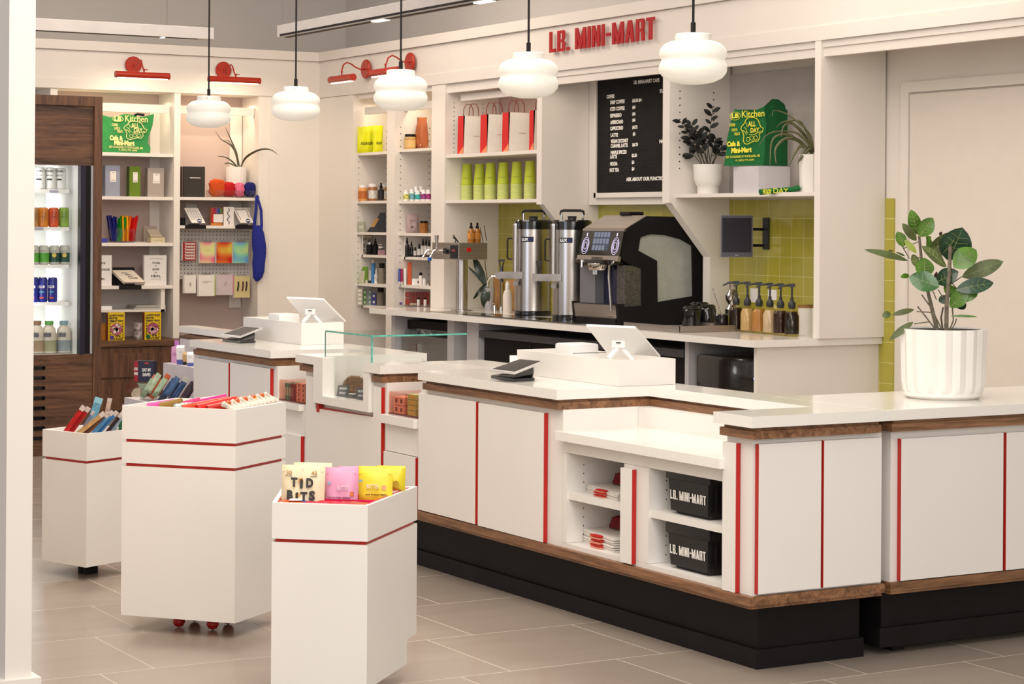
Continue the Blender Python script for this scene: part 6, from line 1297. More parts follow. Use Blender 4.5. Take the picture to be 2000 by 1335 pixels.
# ================================================================= mobile display bins
def bin_(label, C, Lp, R, z0, tiers, Mp=None, notch=None, casters=True):
    """C, Lp, R: bottom corner pixels (front corner, left, right); tiers: list of pixel rows at the front corner (top, seam bottoms...)"""
    c, l, r = PZ(*C, z0), PZ(*Lp, z0), PZ(*R, z0); A = l-c; B = r-c
    zt = zrow(c, tiers[0]); m_ = c+A+B
    if Mp: q = PZ(*Mp, zt); m_ = Vector((q.x, q.y, z0))
    P = [Vector((p.x, p.y)) for p in (c, l, m_, r)]; ctr = sum(P, Vector((0, 0)))/4
    k = thing('display_bin', (ctr.x, ctr.y, 0), label, 'display bin', 'white rolling display bins')
    def inset(d): return [tuple(p+(ctr-p).normalized()*d*1.4) for p in P]
    zs_ = [z0]+[zrow(c, t) for t in tiers[1:][::-1]]+[zt]     # body, seams, top
    # zs_: z0, seam1, seam2.., top
    O = inset(0); n = len(zs_)
    top0 = zs_[-2]+.012
    q = MB()
    if notch:
        q.prism(O, z0+.085, zs_[1]-.006); e = P[0]+(P[3]-P[0])*notch; e2 = P[1]+(P[2]-P[1])*notch
        q.prism([tuple(P[0]), tuple(P[1]), tuple(e2), tuple(e)], z0, z0+.085)
    else: q.prism(O, z0, zs_[1]-.006)
    q.build('body', WHITE, k)
    for i in range(1, n-2): MB().prism(O, zs_[i]+.006, zs_[i+1]-.006).build('tier', WHITE, k)
    rs = MB()
    for i in range(1, n-1): rs.prism(inset(.012), zs_[i]-.007, zs_[i]+.007)
    rs.build('red_strip', RED, k)
    # open tray on top
    zi = zs_[-2]+.006; I = inset(.016); tb = MB(); t = .0
    v = [tb._v([(p[0], p[1], z) for p in Q_]) for Q_, z in ((O, zi), (O, zt), (I, zt), (I, zi+.03))]
    for X_, Y_ in zip(v, v[1:]):
        for i in range(4): tb.bm.faces.new((X_[i], X_[(i+1) % 4], Y_[(i+1) % 4], Y_[i]))
    tb.bm.faces.new(v[0]); tb.bm.faces.new(v[3]); tb.build('top_tray', WHITE, k)
    if casters:
        for p in P:
            w_ = p+(ctr-p)*.7; MB().lathe([(0, 0), (.016, .006), (.024, .02), (.022, .035), (.014, .045), (.014, z0), (0, z0)], (w_.x, w_.y, 0), 16).build('caster', RED, k, smooth=True)
    else:
        for p in P:
            w_ = p+(ctr-p)*.88; MB().cyl((w_.x, w_.y, 0), (w_.x, w_.y, z0), .02, 12).build('caster', BLACK, k)
    return k, c, (l-c), (r-c), zt, P
kB, cB, aB, bB, ztB, PB = bin_('tall white rolling display bin with two red lines, in the middle of the three', (458, 1217), (236, 1200), (556, 1183), .06, (800, 869, 917))
kS, cS, aS, bS, ztS, PS = bin_('low white display bin at the back left, filled with chocolate bars', (168, 1108), (81.5, 1093), (262, 1091), .06, (847, 903), casters=False)
k3, c3, a3, b3, zt3, P3_ = bin_('white display bin in front with snack pouches and a stepped foot', (716, 1347), (529, 1338), (813, 1284), .055, (987, 1061), Mp=(553, 948), notch=.80, casters=False)

# pouches in the front bin
def pouch(px0, px1, pt, pb, depth, m, lab, extra=None, seed=0, lean=.12, grp='pouches in the front bin', name='snack_pouch', d=.05):
    D = depth; c = PD((px0+px1)/2, (pt+pb)/2, D); w_ = (px1-px0)/F_*D; h = (pb-pt)/F_*D
    n = (VN*.97-UP*-.1+VR*-.12).normalized(); r = UP.cross(n).normalized(); u = n.cross(r)
    k = thing(name, (c.x, c.y, c.z-h/2), lab, 'snack pouch' if name == 'snack_pouch' else 'snack', grp)
    MB().pillow(c, r, u, n, w_, h, d, wr=.12, seed=seed, seg=14).build('pouch', m, k, smooth=True)
    MB().rbox(c+u*(h*.37)+n*.006, r, u, n, w_*.92, .003, .003).build('zip_ridge', m, k)
    if extra: extra(k, c+n*(d*.53), r, u, n, w_, h)
    return k
Db = dep(tuple(P3_[0])+(.6,)); Dm_ = dep(tuple(P3_[3])+(.6,))
dC = dep((c3.x, c3.y, .6)); dL = dep(tuple(P3_[1])+(.6,)); dR = dep(tuple(P3_[3])+(.6,)); 
CRP = M('e6d6b4', .55, var=.05)
def tid(k, c, r, u, n, w, h):
    C = mat('charcoal_print', (.045, .038, .035), .6)
    for s, x, y, wd, hh in (('T', -.17, .14, .15, .20), ('i', 0.0, .11, .07, .20), ('D', .19, .13, .16, .20), ('B', -.26, -.13, .14, .21), ('i', -.10, -.16, .06, .18), ('T', .06, -.15, .16, .18), ('S', .25, -.14, .14, .21)):
        txt(s, c+r*(x*w)+u*(y*h), r, u, w*wd, h*hh, C, k, bold=.06, depth=.002)
    O = M('b88a50'); txt('30', c+r*(-.31*w)+u*(.34*h)-n*.012, r, u, w*.13, h*.09, O, k, depth=.002); txt('45', c+r*(.27*w)+u*(.34*h)-n*.012, r, u, w*.13, h*.09, O, k, depth=.002); txt('NET CARBS', c+r*(-.31*w)+u*(.27*h)-n*.008, r, u, w*.16, h*.022, C, k, depth=.002); txt('CALORIES', c+r*(.27*w)+u*(.27*h)-n*.008, r, u, w*.16, h*.022, C, k, depth=.002)
    q = MB().rbox(c+r*(-.02*w)+u*(.18*h)-n*.002, (r+u*.2), (u-r*.2), n, w*.10, w*.10, .004).rbox(c+r*(-.08*w)+u*(-.13*h), (r+u*.5), (u-r*.5), n, w*.09, w*.09, .004); q.build('cracker_pictures', M('c89050'), k)
    MB().lathe([(0, 0), (w*.022, 0), (w*.022, .001), (0, .001)], tuple(c+u*(.43*h)+r*(-.0*w)-n*.014), 14, axis=tuple(n)).build('hang_hole', PAPER, k)
pouch(549, 635, 908, 1000, dL+.09, CRP, 'cream pouch lettered TID BITS at the left of the front bin', tid, 1)
pouch(572, 648, 903, 985, dL+.18, CRP, 'second cream pouch standing behind the TID BITS pouch', None, 2)
def pink(k, c, r, u, n, w, h):
    txt('BUTTER', c+r*(.1*w)+u*(.05*h), r, u, w*.36, h*.10, mat('pale_pink_print', (.8, .6, .7), .5), k, bold=.02, depth=.002); txt('NUT BUTTER COOKIES', c+u*(-.17*h), r, u, w*.7, h*.045, M('8a2a5a'), k, depth=.002)
    MB().rbox(c+r*(-.33*w)+u*(.15*h)-n*.004, r, u, n, w*.10, h*.05, .002).build('blue_badge', M('8ab0c8'), k); MB().rbox(c+r*(.36*w)+u*(-.08*h)-n*.006, r, u, n, w*.12, h*.10, .003).build('cookie_picture', M('c8703a', .5, var=.5, scale=60), k)
pouch(634, 699, 913, 1000, dC+.17, M('dd9ab8', .4, var=.05), 'pink pouch with pale lettering in the middle of the front bin', pink, 3)
pouch(658, 700, 910, 985, dC+.22, M('dd9ab8', .4), 'pink pouch peeking out behind the front pink pouch', None, 4)
def yel(k, c, r, u, n, w, h):
    txt('BUTTER', c+r*(-.02*w)+u*(.02*h), r, u, w*.36, h*.12, mat('pale_yellow_print', (.85, .8, .5), .5), k, bold=.02, depth=.002); txt('nut butter bites', c+u*(-.20*h)+r*.01, r, u, w*.6, h*.05, M('7a4a20'), k, bold=.02, depth=.002)
    MB().rbox(c+r*(-.38*w)+u*(.17*h)-n*.004, r, u, n, w*.10, h*.06, .002).build('blue_badge', M('8ab0c8'), k); MB().lathe([(0, 0), (w*.07, 0), (w*.07, .002), (0, .002)], tuple(c+r*(.3*w)), 16, axis=tuple(n)).build('cookie_picture', M('e0b080', .5, var=.3), k)
pouch(698, 767, 916, 985, dC+.27, M('e6d23a', .35, var=.06), 'bright yellow pouch in front of the two other yellow pouches', yel, 5)
pouch(696, 752, 910, 980, dC+.33, M('e0cc38', .35), 'yellow pouch directly behind the front yellow pouch', None, 6)
pouch(735, 792, 909, 957, dC+.385, M('d8c62a', .35), 'yellow pouch at the right back of the front bin', lambda k, c, r, u, n, w, h: MB().lathe([(0, 0), (w*.12, 0), (w*.12, .002), (0, .002)], tuple(c+r*(.22*w)-u*.02), 16, axis=tuple(n)).build('cookie_picture', M('a08020', .5, var=.4), k), 7)
# fluorescent dividers
def quadplate(pts, m, name, lab, t=.003, cat='tray divider'):
    P = [Vector(p) for p in pts]; n = (P[1]-P[0]).cross(P[3]-P[0]).normalized()*t; c = sum(P, Vector())/4
    return solo(name, MB().hexa([P[0], P[1], P[2], P[3], P[0]+n, P[1]+n, P[2]+n, P[3]+n]), m, tuple(c), lab, cat)
NEO = mat('hot_pink_acrylic', (.85, .01, .12), .3, trans=.25); NEO2 = mat('hot_orange_acrylic', (.9, .06, .01), .3, trans=.2)
A0, A1, A2, A3 = [Vector((p.x, p.y, 0)) for p in P3_]
def bl(s, t, z): return (A0.lerp(A1, s)).lerp(A3.lerp(A2, s), t)+UP*z
k = thing('divider_tray', tuple(bl(.5, .4, .52)), 'fluorescent pink and orange acrylic tray dividing the front bin', 'tray')
zh = zt3+.002
q = MB()
def wall(q, a, b, z0, z1, t=.003):
    n = (b-a).cross(UP).normalized()*t; q.hexa([a+UP*z0, b+UP*z0, b+UP*z0+n, a+UP*z0+n, a+UP*z1, b+UP*z1, b+UP*z1+n, a+UP*z1+n])
g = lambda s, t: bl(s, t, 0)
wall(q, g(.96, .24), g(.05, .24), zt3-.05, zh); wall(q, g(.97, .50), g(.03, .50), zt3-.05, zh); wall(q, g(.04, .08), g(.04, .9), zt3-.05, zh); q.build('pink_walls', NEO, k)
q = MB(); wall(q, g(.64, .05), g(.46, .2), zt3-.05, zh-.002); wall(q, g(.95, .05), g(.95, .5), zt3-.05, zh); q.build('orange_walls', NEO2, k)
q = MB(); q.hexa([g(.96, .08)+UP*(zt3-.05), g(.05, .08)+UP*(zt3-.05), g(.05, .9)+UP*(zt3-.05), g(.96, .9)+UP*(zt3-.05), g(.96, .08)+UP*(zt3-.045), g(.05, .08)+UP*(zt3-.045), g(.05, .9)+UP*(zt3-.045), g(.96, .9)+UP*(zt3-.045)]); q.build('tray_floor', NEO, k)
rnd = random.Random(11)
for i, (s_, t_, cc, lab) in enumerate(((.80, .17, 'd84a10', 'orange wrapped bar lying at the left of the front bin'), (.72, .20, '3a3a8a', 'violet pouch corner lying over the orange bar in the front bin'), (.42, .22, 'd01a3a', 'red wrapped bar lying in the middle of the front bin'), (.30, .18, 'c01030', 'crimson wrapped bar lying right of centre in the front bin'), (.20, .24, 'a8480a', 'brown-orange wrapped bar at the right of the front bin'), (.55, .16, 'c01838', 'dark pink wrapped bar in front of the pouches in the front bin'))):
    p = bl(s_, t_*.65, zt3-.008); d_ = (A1-A0).normalized(); k = thing('snack_bar', tuple(p), lab, 'snack bar', 'bars in the front bin')
    MB().pillow(p, (VN+_r0*.2).normalized(), VR, UP, .04, .12, .018, wr=.4, seed=i).build('wrapper', M(cc, .3, var=.15), k, smooth=True)
    if cc == '3a3a8a': MB().pillow(p+UP*.012-VR*.02, VN, VR, UP, .03, .045, .008, seed=2).build('white_letters', PAPER, k, smooth=True)

# tubes and wrapped things in the tall bin
B0, B1, B2, B3 = [Vector((p.x, p.y, 0)) for p in PB]
def bb(s, t, z): return (B0.lerp(B1, s)).lerp(B3.lerp(B2, s), t)+UP*z
zr_ = ztB
def stick(i, a, b, r, cc, lab, name='wrapped_stick', m=None):
    k = thing(name, tuple(a), lab, 'candy', 'wrapped sweets in the tall bin'); MB().tube([a, a.lerp(b, .5), b], r, 10, .75).build('wrapper', m or M(cc, .3, var=.1), k, smooth=True); return k
G = [('pink tube lying at the left of the tall bin', (.86, .18, .0), (.66, .25, .01), .012, 'd85aa0'), ('olive green wrapped sweet beside the pink tube', (.72, .14, 0), (.56, .2, .012), .017, '8a6a2a'), ('magenta cone lying across the back of the tall bin', (.62, .5, 0), (.36, .62, .022), .014, 'c81078'),
     ('orange-red cone pointing left in the tall bin', (.52, .12, 0), (.26, .42, .02), .013, 'e03a10'), ('scarlet cone right of the orange one', (.40, .14, 0), (.20, .45, .02), .015, 'd81408'), ('red wrapped sweet near the front corner', (.30, .12, 0), (.14, .35, .012), .014, 'b01808'), ('yellow and red wrapped sweet in the middle back', (.28, .45, .01), (.12, .65, .018), .012, 'd8b850'), ('pale pink wrapped sweet at the back', (.70, .55, .0), (.5, .7, .01), .014, 'e8a8b0'), ('salmon wrapped sweet at the back right', (.36, .66, .01), (.18, .78, .016), .013, 'e08878'), ('deep pink wrapped sweet between the olive one and the magenta cone', (.66, .34, 0), (.50, .40, .014), .013, 'd03878'), ('gold wrapped sweet lying under the orange cone', (.46, .24, -.004), (.34, .30, .004), .013, 'c8962a'), ('dark red wrapped stick at the back centre', (.5, .62, 0), (.30, .74, .012), .012, '8a1418'), ('bright red wrapped sweet next to the paper twists', (.24, .26, .004), (.12, .34, .018), .014, 'd01818')]
for i, (lab, a, b, r, cc) in enumerate(G): stick(i, bb(a[0], a[1], zr_-.010+a[2]), bb(b[0], b[1], zr_+.002+b[2]), r*1.35, cc, lab)
ZEB = mat('zebra_wrapper', (.45, .48, .45), .4, var=.95, scale=70)
stick(20, bb(.60, .13, zr_-.008), bb(.46, .2, zr_+.002), .019, '', 'black and white patterned wrapped sweet beside the olive one', m=ZEB)
k = thing('tinsel_bundle', tuple(bb(.74, .3, zr_)), 'frilly pale pink tinsel tuft at the left of the tall bin', 'candy'); q = MB(); rn = random.Random(2); pc = bb(.72, .30, zr_-.01)
for i in range(130): d_ = Vector((rn.gauss(0, 1), rn.gauss(0, 1), abs(rn.gauss(0, .5)))).normalized(); st = pc+VR*rn.uniform(-.05, .06); q.tube([st, st+d_*rn.uniform(.015, .032)], .0008, 4)
q.build('fringe', M('e8b8b8', .5), k)
WR = mat('white_line_wrapper', (.70, .62, .52), .4, var=.35, scale=35); OR = M('c05a28', .4)
for i in range(11):
    f = i/10; p = bb(.10, .10+.82*f, zr_+.004+.012*f); k = thing('taffy_twist', tuple(p), f'white twisted paper sweet, {["first", "second", "third", "fourth", "fifth", "sixth", "seventh", "eighth", "ninth", "tenth", "eleventh"][i]} from the front corner', 'candy', 'white paper twists in the tall bin')
    d_ = (VR*-.55+UP*.35-_f*.25).normalized(); MB().tube([p-d_*.028, p-d_*.012, p+d_*.0, p+d_*.02, p+d_*.034], .011, 8, .8).build('wrapper', WR, k, smooth=True)
    MB().lathe([(.010, 0), (.0125, .012), (.003, .02)], tuple(p+d_*.018), 10, axis=tuple(d_)).build('orange_end' if i % 3 else 'open_end', OR if i % 2 else WR, k, smooth=True)

# chocolate bars in the low bin
S0, S1, S2, S3 = [Vector((p.x, p.y, 0)) for p in PS]
dS = dep((cS.x, cS.y, .65))
for i, (px, py, w_, ln, ang, dd, cc, m2, lab) in enumerate((
    (146, 818, 9, 62, .62, .10, 'b00c14', None, 'red chocolate bar at the left of the low bin'), (156, 820, 9, 60, .62, .13, 'a80a12', None, 'second red chocolate bar leaning beside the first'), (184, 808, 15, 66, .30, .22, '6aa0b8', None, 'light blue tall bar box standing at the back of the low bin'), (170, 824, 5, 50, .55, .16, '7a88a8', None, 'thin lilac-blue bar behind the red ones'),
    (178, 826, 9, 66, .90, .05, 'b08a5a', None, 'tan paper-wrapped bar leaning far right'), (188, 828, 9, 66, .85, .08, '6a4030', None, 'brown bar lying behind the tan one'), (200, 826, 8, 62, .72, .08, '4a88b8', None, 'sky blue bar, left of the blue pair'), (209, 826, 8, 60, .72, .11, '3a78b0', None, 'sky blue bar, right of the blue pair'), (220, 830, 7, 58, .66, .12, '2a1a24', None, 'dark bar with white end right of the blue pair'), (228, 828, 8, 56, .5, .16, 'a8b8c8', None, 'pale grey bar with a yellow dot on its white end'), (236, 836, 8, 50, .1, .2, '1a5a3a', None, 'dark green bar upright at the right end of the low bin'), (211, 796, 8, 38, .2, .25, 'c8a898', None, 'cream and red small bar box standing at the back'))):
    D = dS+dd+.03; p = PD(px, py, D); L_ = ln/F_*D; u = (UP*math.cos(ang)+VR*math.sin(ang)); r = (VR*math.cos(ang)-UP*math.sin(ang)); k = thing('chocolate_bar', tuple(p-u*L_/2), lab, 'chocolate bar', 'chocolate bars in the low bin')
    MB().rbox(p, r, u, VN, w_/F_*D, L_, .012).build('wrapper', M(cc, .3, var=.3, scale=40), k); MB().rbox(p+u*(L_*.42)+VN*.001, r, u, VN, w_/F_*D*1.02, L_*.16, .013).build('foil_end', M('c8b8b0' if i != 2 else '8ac0d0'), k)

# ================================================================= registers and card readers
def register(px0, pxc, px1, ytop, yc, label, cat='register box', far=False):
    c = PZ(pxc, yc, T); x0, y0 = c.x, c.y; yl = PX(px0, 700, x0).y; xr_ = min(4.985, PY(px1, 700, y0).x)
    zt_ = zrow((x0, y0), ytop)
    k = thing('register_box', ((x0+xr_)/2, (y0+yl)/2, T), label, cat, 'open white boxes around the registers')
    t = .012
    MB().box(x0, x0+t, y0, yl, T+.0006, zt_).box(xr_-t, xr_, y0, yl, T+.0006, zt_).box(x0+t, xr_-t, y0, y0+t, T+.0006, zt_).box(x0+t, xr_-t, yl-t, yl, T+.0006, zt_).box(x0+t+.0005, xr_-t-.0005, y0+t+.0005, yl-t-.0005, T+.0006, T+.009).build('box_walls', WHITE, k)
    return k, x0, y0, xr_, yl, zt_
k, x0, y0, x1, y1, zt_ = register(1010, 1206.5, 1333, 703.5, 754.5, 'white open-top box hiding the near register, above the double-door cabinet')
def tabreg(c, S, label, mirror=1):
    """white register tablet on a folding stand, seen from behind; S = metres per pixel"""
    k = thing('register_tablet', (c.x, c.y, c.z-.12), label, 'tablet', 'white register tablets'); D = dep(c)
    def q(x, y, d=0): return c+VR*(x*S)+UP*(-y*S)+_f*d
    # screen slab: corner offsets measured from the photograph, leaning away
    P = [q(-57, -31, .0), q(38, -28, -.02), q(91, 32, .10), q(-8, 32, .12)]
    n = (P[1]-P[0]).cross(P[3]-P[0]).normalized(); n = n if n.dot(VN) > 0 else -n
    MB().hexa([P[0], P[1], P[2], P[3], P[0]-n*.012, P[1]-n*.012, P[2]-n*.012, P[3]-n*.012]).build('screen_slab', WPLAST, k)
    G_ = P; ctr = sum(P, Vector())/4; q2 = [ctr+(p-ctr)*.93-n*.0125 for p in P]
    MB().hexa(q2+[p-n*.002 for p in q2]).build('display_glass', GLOSSB, k)
    MB().tube([q(8, 6, -.01), q(-14, 32, -.04)], .013, 8).tube([q(8, 6, -.01), q(34, 34, -.02)], .010, 8).build('stand_legs', WPLAST, k, smooth=True)
    MB().rbox(q(5, 3, -.02), VR, UP, VN, .055, .03, .02).build('stand_hinge', WPLAST, k); MB().rbox(q(5, 0, -.034), VR, UP, VN, .02, .004, .002).build('hinge_slot', BLACK, k)
    return k
p = PX(1202, 668, 4.86); Sp = dep(p)/F_
tabreg(p, Sp, 'white register tablet tilted on its stand inside the near box')
p = PX(1113, 695, 4.84); D = dep(p)
k = thing('receipt_printer', (p.x, p.y, T+.011), 'small white receipt printer in the near register box', 'printer', 'receipt printers')
a, b = PX(1083, 690, 4.76), PX(1115, 692, 4.76); xe = PY(1170, 690, b.y).x; zp = zrow((4.76, b.y), 672)
MB().box(4.76, min(xe, 4.96), b.y, a.y, T+.011, zp, .012).build('casing', WPLAST, k, smooth=True); MB().box(4.77, 4.95, b.y-.001, b.y, zp-.04, zp-.038).build('paper_slot', DARK, k)
p = PX(990, 704, 4.86); k = solo('charging_dock', MB().rbox(PD(1006, 700, dep(p)), VR, UP, VN, .05, .028, .04), WPLAST, tuple(p), 'small white block on the worktop behind the near card reader', 'charger')
k, x0, y0, x1, y1, zt_ = register(475, 588.5, 694, 630.5, 673.5, 'white open-top box hiding the far register')
p = PX(603, 606, 4.84); tabreg(p, dep(p)/F_*.76, 'white register tablet tilted on its stand inside the far box')
k = thing('receipt_printer', (4.8, 10.7, T+.011), 'small white receipt printer in the far register box', 'printer', 'receipt printers')
a, b = PX(523, 620, 4.76), PX(545, 620, 4.76); xe = PY(586, 620, b.y).x; zp = zrow((4.76, b.y), 613); MB().box(4.76, min(xe, 4.96), b.y, a.y, T+.011, zp, .012).build('casing', WPLAST, k, smooth=True)
def reader(cpx, base, S, label, warm=False):
    """card reader tablet on a black wedge; pixel offsets relative to cpx"""
    p = PZ(cpx[0], base, T); D = dep(p)+.03; k = thing('card_reader', (p.x, p.y, T), label, 'card reader', 'card readers')
    X0, Y0 = cpx
    def q(x, y, d=0): return PD(X0+x*S, Y0+y*S, D+d)
    slab = [q(-47, 15, -.03), q(3, 21, -.09), q(60, -2, .06), q(14, -6, .14)]
    n = (slab[1]-slab[0]).cross(slab[3]-slab[0]).normalized(); n = n if n.z > 0 else -n
    MB().hexa([v-n*.009 for v in slab]+slab).build('casing', mat('silver_casing', (.62, .60, .58), .3, .2), k)
    c = sum(slab, Vector())/4; s2 = [c+(v-c)*.90+n*.0008 for v in slab]
    MB().hexa([v-n*.001 for v in s2]+s2).build('screen', mat('reader_screen', (.035, .03, .028), .45, spec=.25), k)
    zt2 = T
    b0 = [PZ(X0-43*S, Y0+32*S, T), PZ(X0+2*S, Y0+39*S, T), PZ(X0+42*S, Y0+37*S, T), PZ(X0+22*S, Y0+20*S, T)]
    t0 = [q(-22, 19, .0), q(5, 20, -.05), q(40, 6, .02), q(12, 2, .1)]; t0 = [v-n*.010 for v in t0]
    mid = [b.lerp(t, .5)+(c-b.lerp(t, .5))*.02 for b, t in zip(b0, t0)]
    m_ = MB(); up = [Vector((b.x, b.y, T+.012)) for b in b0]
    m_.hexa([Vector((b.x, b.y, T+.0005)) for b in b0]+up); m_.hexa([u_.lerp(sum(up, Vector())/4, .12) for u_ in up]+mid); m_.hexa(mid+t0); m_.build('wedge_stand', mat('black_stand', (.014, .013, .015), .3, coat=.3), k)
reader((1002, 706), 745, 1.0, 'black-screened card reader on a wedge stand on the near counter')
reader((467, 641), 668, .76, 'card reader on a wedge stand on the far counter, its screen reflecting warm light')

# ================================================================= candy recess trays
def recess(y0, y1, z, label, boxes, tint):
    k = thing('acrylic_candy_tray', (4.6, (y0+y1)/2, z), label, 'tray', 'acrylic candy trays'); h = .115; t = .004; x0 = 4.425
    MB().box(x0, x0+t, y0, y1, z, z+h*.9).box(x0, 4.78, y1-t, y1, z, z+h*.9).box(x0, 4.78, y0, y0+t, z, z+h*.9).box(x0, x0+t*1.5, (y0+y1)/2-t, (y0+y1)/2, z, z+h*.9).box(4.77, 4.78, y0, y1, z, z+h*1.1).build('tray_walls', tint, k)
    MB().box(x0-.003, 4.78, y0, y1, z-.0, z+.004).box(x0-.002, x0, y0, y0+.002, z, z+h*.9).box(x0-.002, x0, (y0+y1)/2-.002, (y0+y1)/2, z, z+h*.9).build('tray_edges', M('5a1a14', .3), k)
    for i, (ya, yb, za, hh, cc, m2, lab) in enumerate(boxes):
        b = thing('candy_box', (4.5, (ya+yb)/2, z+za), lab, 'candy box', 'candy boxes in '+('near' if y0 < 9 else 'far')+' tray'); MB().box(4.432, 4.52, ya, yb, z+.005+za, z+.005+za+hh-.001).build('carton', M(cc, .5, var=.05), b); MB().box(4.4312, 4.432, ya+(yb-ya)*.2, ya+(yb-ya)*.6, z+.005+za+hh*.25, z+.005+za+hh*.75).build('printed_patch', M(m2), b)
zc = .691; bx = []
for j in range(2):
    for i in range(2): bx.append((8.705-.05*i, 8.752-.05*i, .04*j, .038, 'd8927a', '5a2420', f'salmon candy box in the near tray, {["lower", "upper"][j]} {["left", "right"][i]} of the four'))
for j in range(4): bx.append((8.53, 8.61, .025*j, .024, 'a8a85a', 'c89a20', f'olive candy box in the near tray stack, {["lowest", "second", "third", "topmost"][j]}'))
recess(8.44, 8.785, zc, 'pink-tinted acrylic candy tray in the recess beside the near register cabinet', bx, ACRP)
rn = random.Random(4)
for i in range(16):
    p = Vector((4.445+rn.random()*.05, 8.452+rn.random()*.065, zc+.012+.068*rn.random())); d_ = Vector((rn.uniform(-.3, .3), 1, rn.uniform(-.2, 1))).normalized()
    solo('taffy_stick', MB().tube([p-d_*.018, p+d_*.018], .0055, 6), M('b8987a' if i % 2 else 'a88468', .5), tuple(p), 'small tan wrapped taffy piece heaped in the right half of the near candy tray', 'candy', 'tan taffy pieces in the near tray')
bx = []
for i, (cc, nm) in enumerate((('3a6a4a', 'dark green'), ('4a7a50', 'green'), ('2f5a40', 'bottle green'), ('5a0a18', 'maroon'), ('7a1020', 'wine red'))): bx.append((9.975-.022*i, 9.995-.022*i, 0, .085, cc, 'c8b8a0', f'upright {nm} candy box in the far tray'))
for j in range(4):
    for i in range(2): bx.append((9.80-.055*i, 9.85-.055*i, .024*j, .023, 'd8886a', '6a2a1a', f'coral candy box in the far tray, {["lowest", "second", "third", "topmost"][j]} row, {["left", "right"][i]}'))
recess(9.72, 10.05, .661, 'tinted acrylic candy tray in the recess beside the far register cabinet', bx, ACRP)
c = PX(588, 738, 4.5); solo('blue_sachet', MB().pillow((4.5, 9.76, .79), YY, Vector((.5, 0, .3)).normalized(), Vector((-.3, 0, .9)).normalized(), .09, .05, .02, wr=.5, seed=3), M('30a8b8', .3), (4.5, 9.76, .78), 'turquoise sachet lying on top of the far candy boxes', 'sachet', smooth=True)

# ================================================================= cubby goods
def basket(pyt, zb, label):
    x0 = 4.455; ya, yb = PX(1308, 1060, x0).y, PX(1387, 1060, x0).y; zt_ = zb+.165; xe = x0+.24
    k = thing('shopping_basket', (x0+.12, (ya+yb)/2, zb), label, 'basket', 'black shopping baskets'); t = .012
    BP = mat('black_basket_plastic', (.010, .009, .010), .3, var=.1)
    def ring(f, z): return [(x0+f, yb+f, z), (xe-f, yb+f, z), (xe-f, ya-f, z), (x0+f, ya-f, z)]
    q = MB(); a, b_ = ring(.018, zb+.001), ring(0, zt_)
    a2, b2 = ring(.022, zb+.006), ring(.005, zt_)
    va, vb, vb2, va2 = q._v(a), q._v(b_), q._v(b2), q._v(a2)
    for X_, Y_ in ((va, vb), (vb, vb2), (vb2, va2)):
        for i in range(4): q.bm.faces.new((X_[i], X_[(i+1) % 4], Y_[(i+1) % 4], Y_[i]))
    q.bm.faces.new(va); q.bm.faces.new(va2)
    q.build('tub', BP, k)
    q = MB(); q.box(x0-.012, x0, yb-.012, ya+.012, zt_-.035, zt_+.004, .003).box(xe, xe+.012, yb-.012, ya+.012, zt_-.035, zt_+.004).box(x0, xe, yb-.012, yb, zt_-.035, zt_+.004, .003).box(x0, xe, ya, ya+.012, zt_-.035, zt_+.004, .003).box(x0+.03, x0+.2, ya+.012, ya+.035, zt_-.02, zt_-.012); q.build('rim', BP, k, smooth=True)
    q = MB()
    for i in range(9): q.box(x0+.02+.024*i, x0+.028+.024*i, yb-.004, yb+.004, zb+.02, zt_-.035)
    for i in range(10): q.box(xe-.006, xe-.002, yb+.02+.018*i, yb+.028+.018*i, zt_-.08, zt_-.035)
    q.build('slots', GLOSSB, k)
    q = MB(); q.hexa([(x0-.003, yb+.012, zb+.012), (x0-.003, ya-.012, zb+.012), (x0+.012, ya-.012, zb+.012), (x0+.012, yb+.012, zb+.012), (x0-.008, yb+.002, zt_-.036), (x0-.008, ya-.002, zt_-.036), (x0+.006, ya-.002, zt_-.036), (x0+.006, yb+.002, zt_-.036)]); q.build('name_plate', BP, k)
    n = Vector((-1, 0, 0)); block_text('LB. MINI-MART', (x0-.0085, (ya+yb)/2, zb+.072), (0, -1, 0), (Vector((-.04, 0, 1))).normalized(), (ya-yb)*.88, .034, TXTW, k, .001)
basket(930, .5035, 'black shopping basket lettered LB. MINI-MART on the upper cubby shelf'); basket(1042, .3005, 'black shopping basket lettered LB. MINI-MART in the lower cubby')
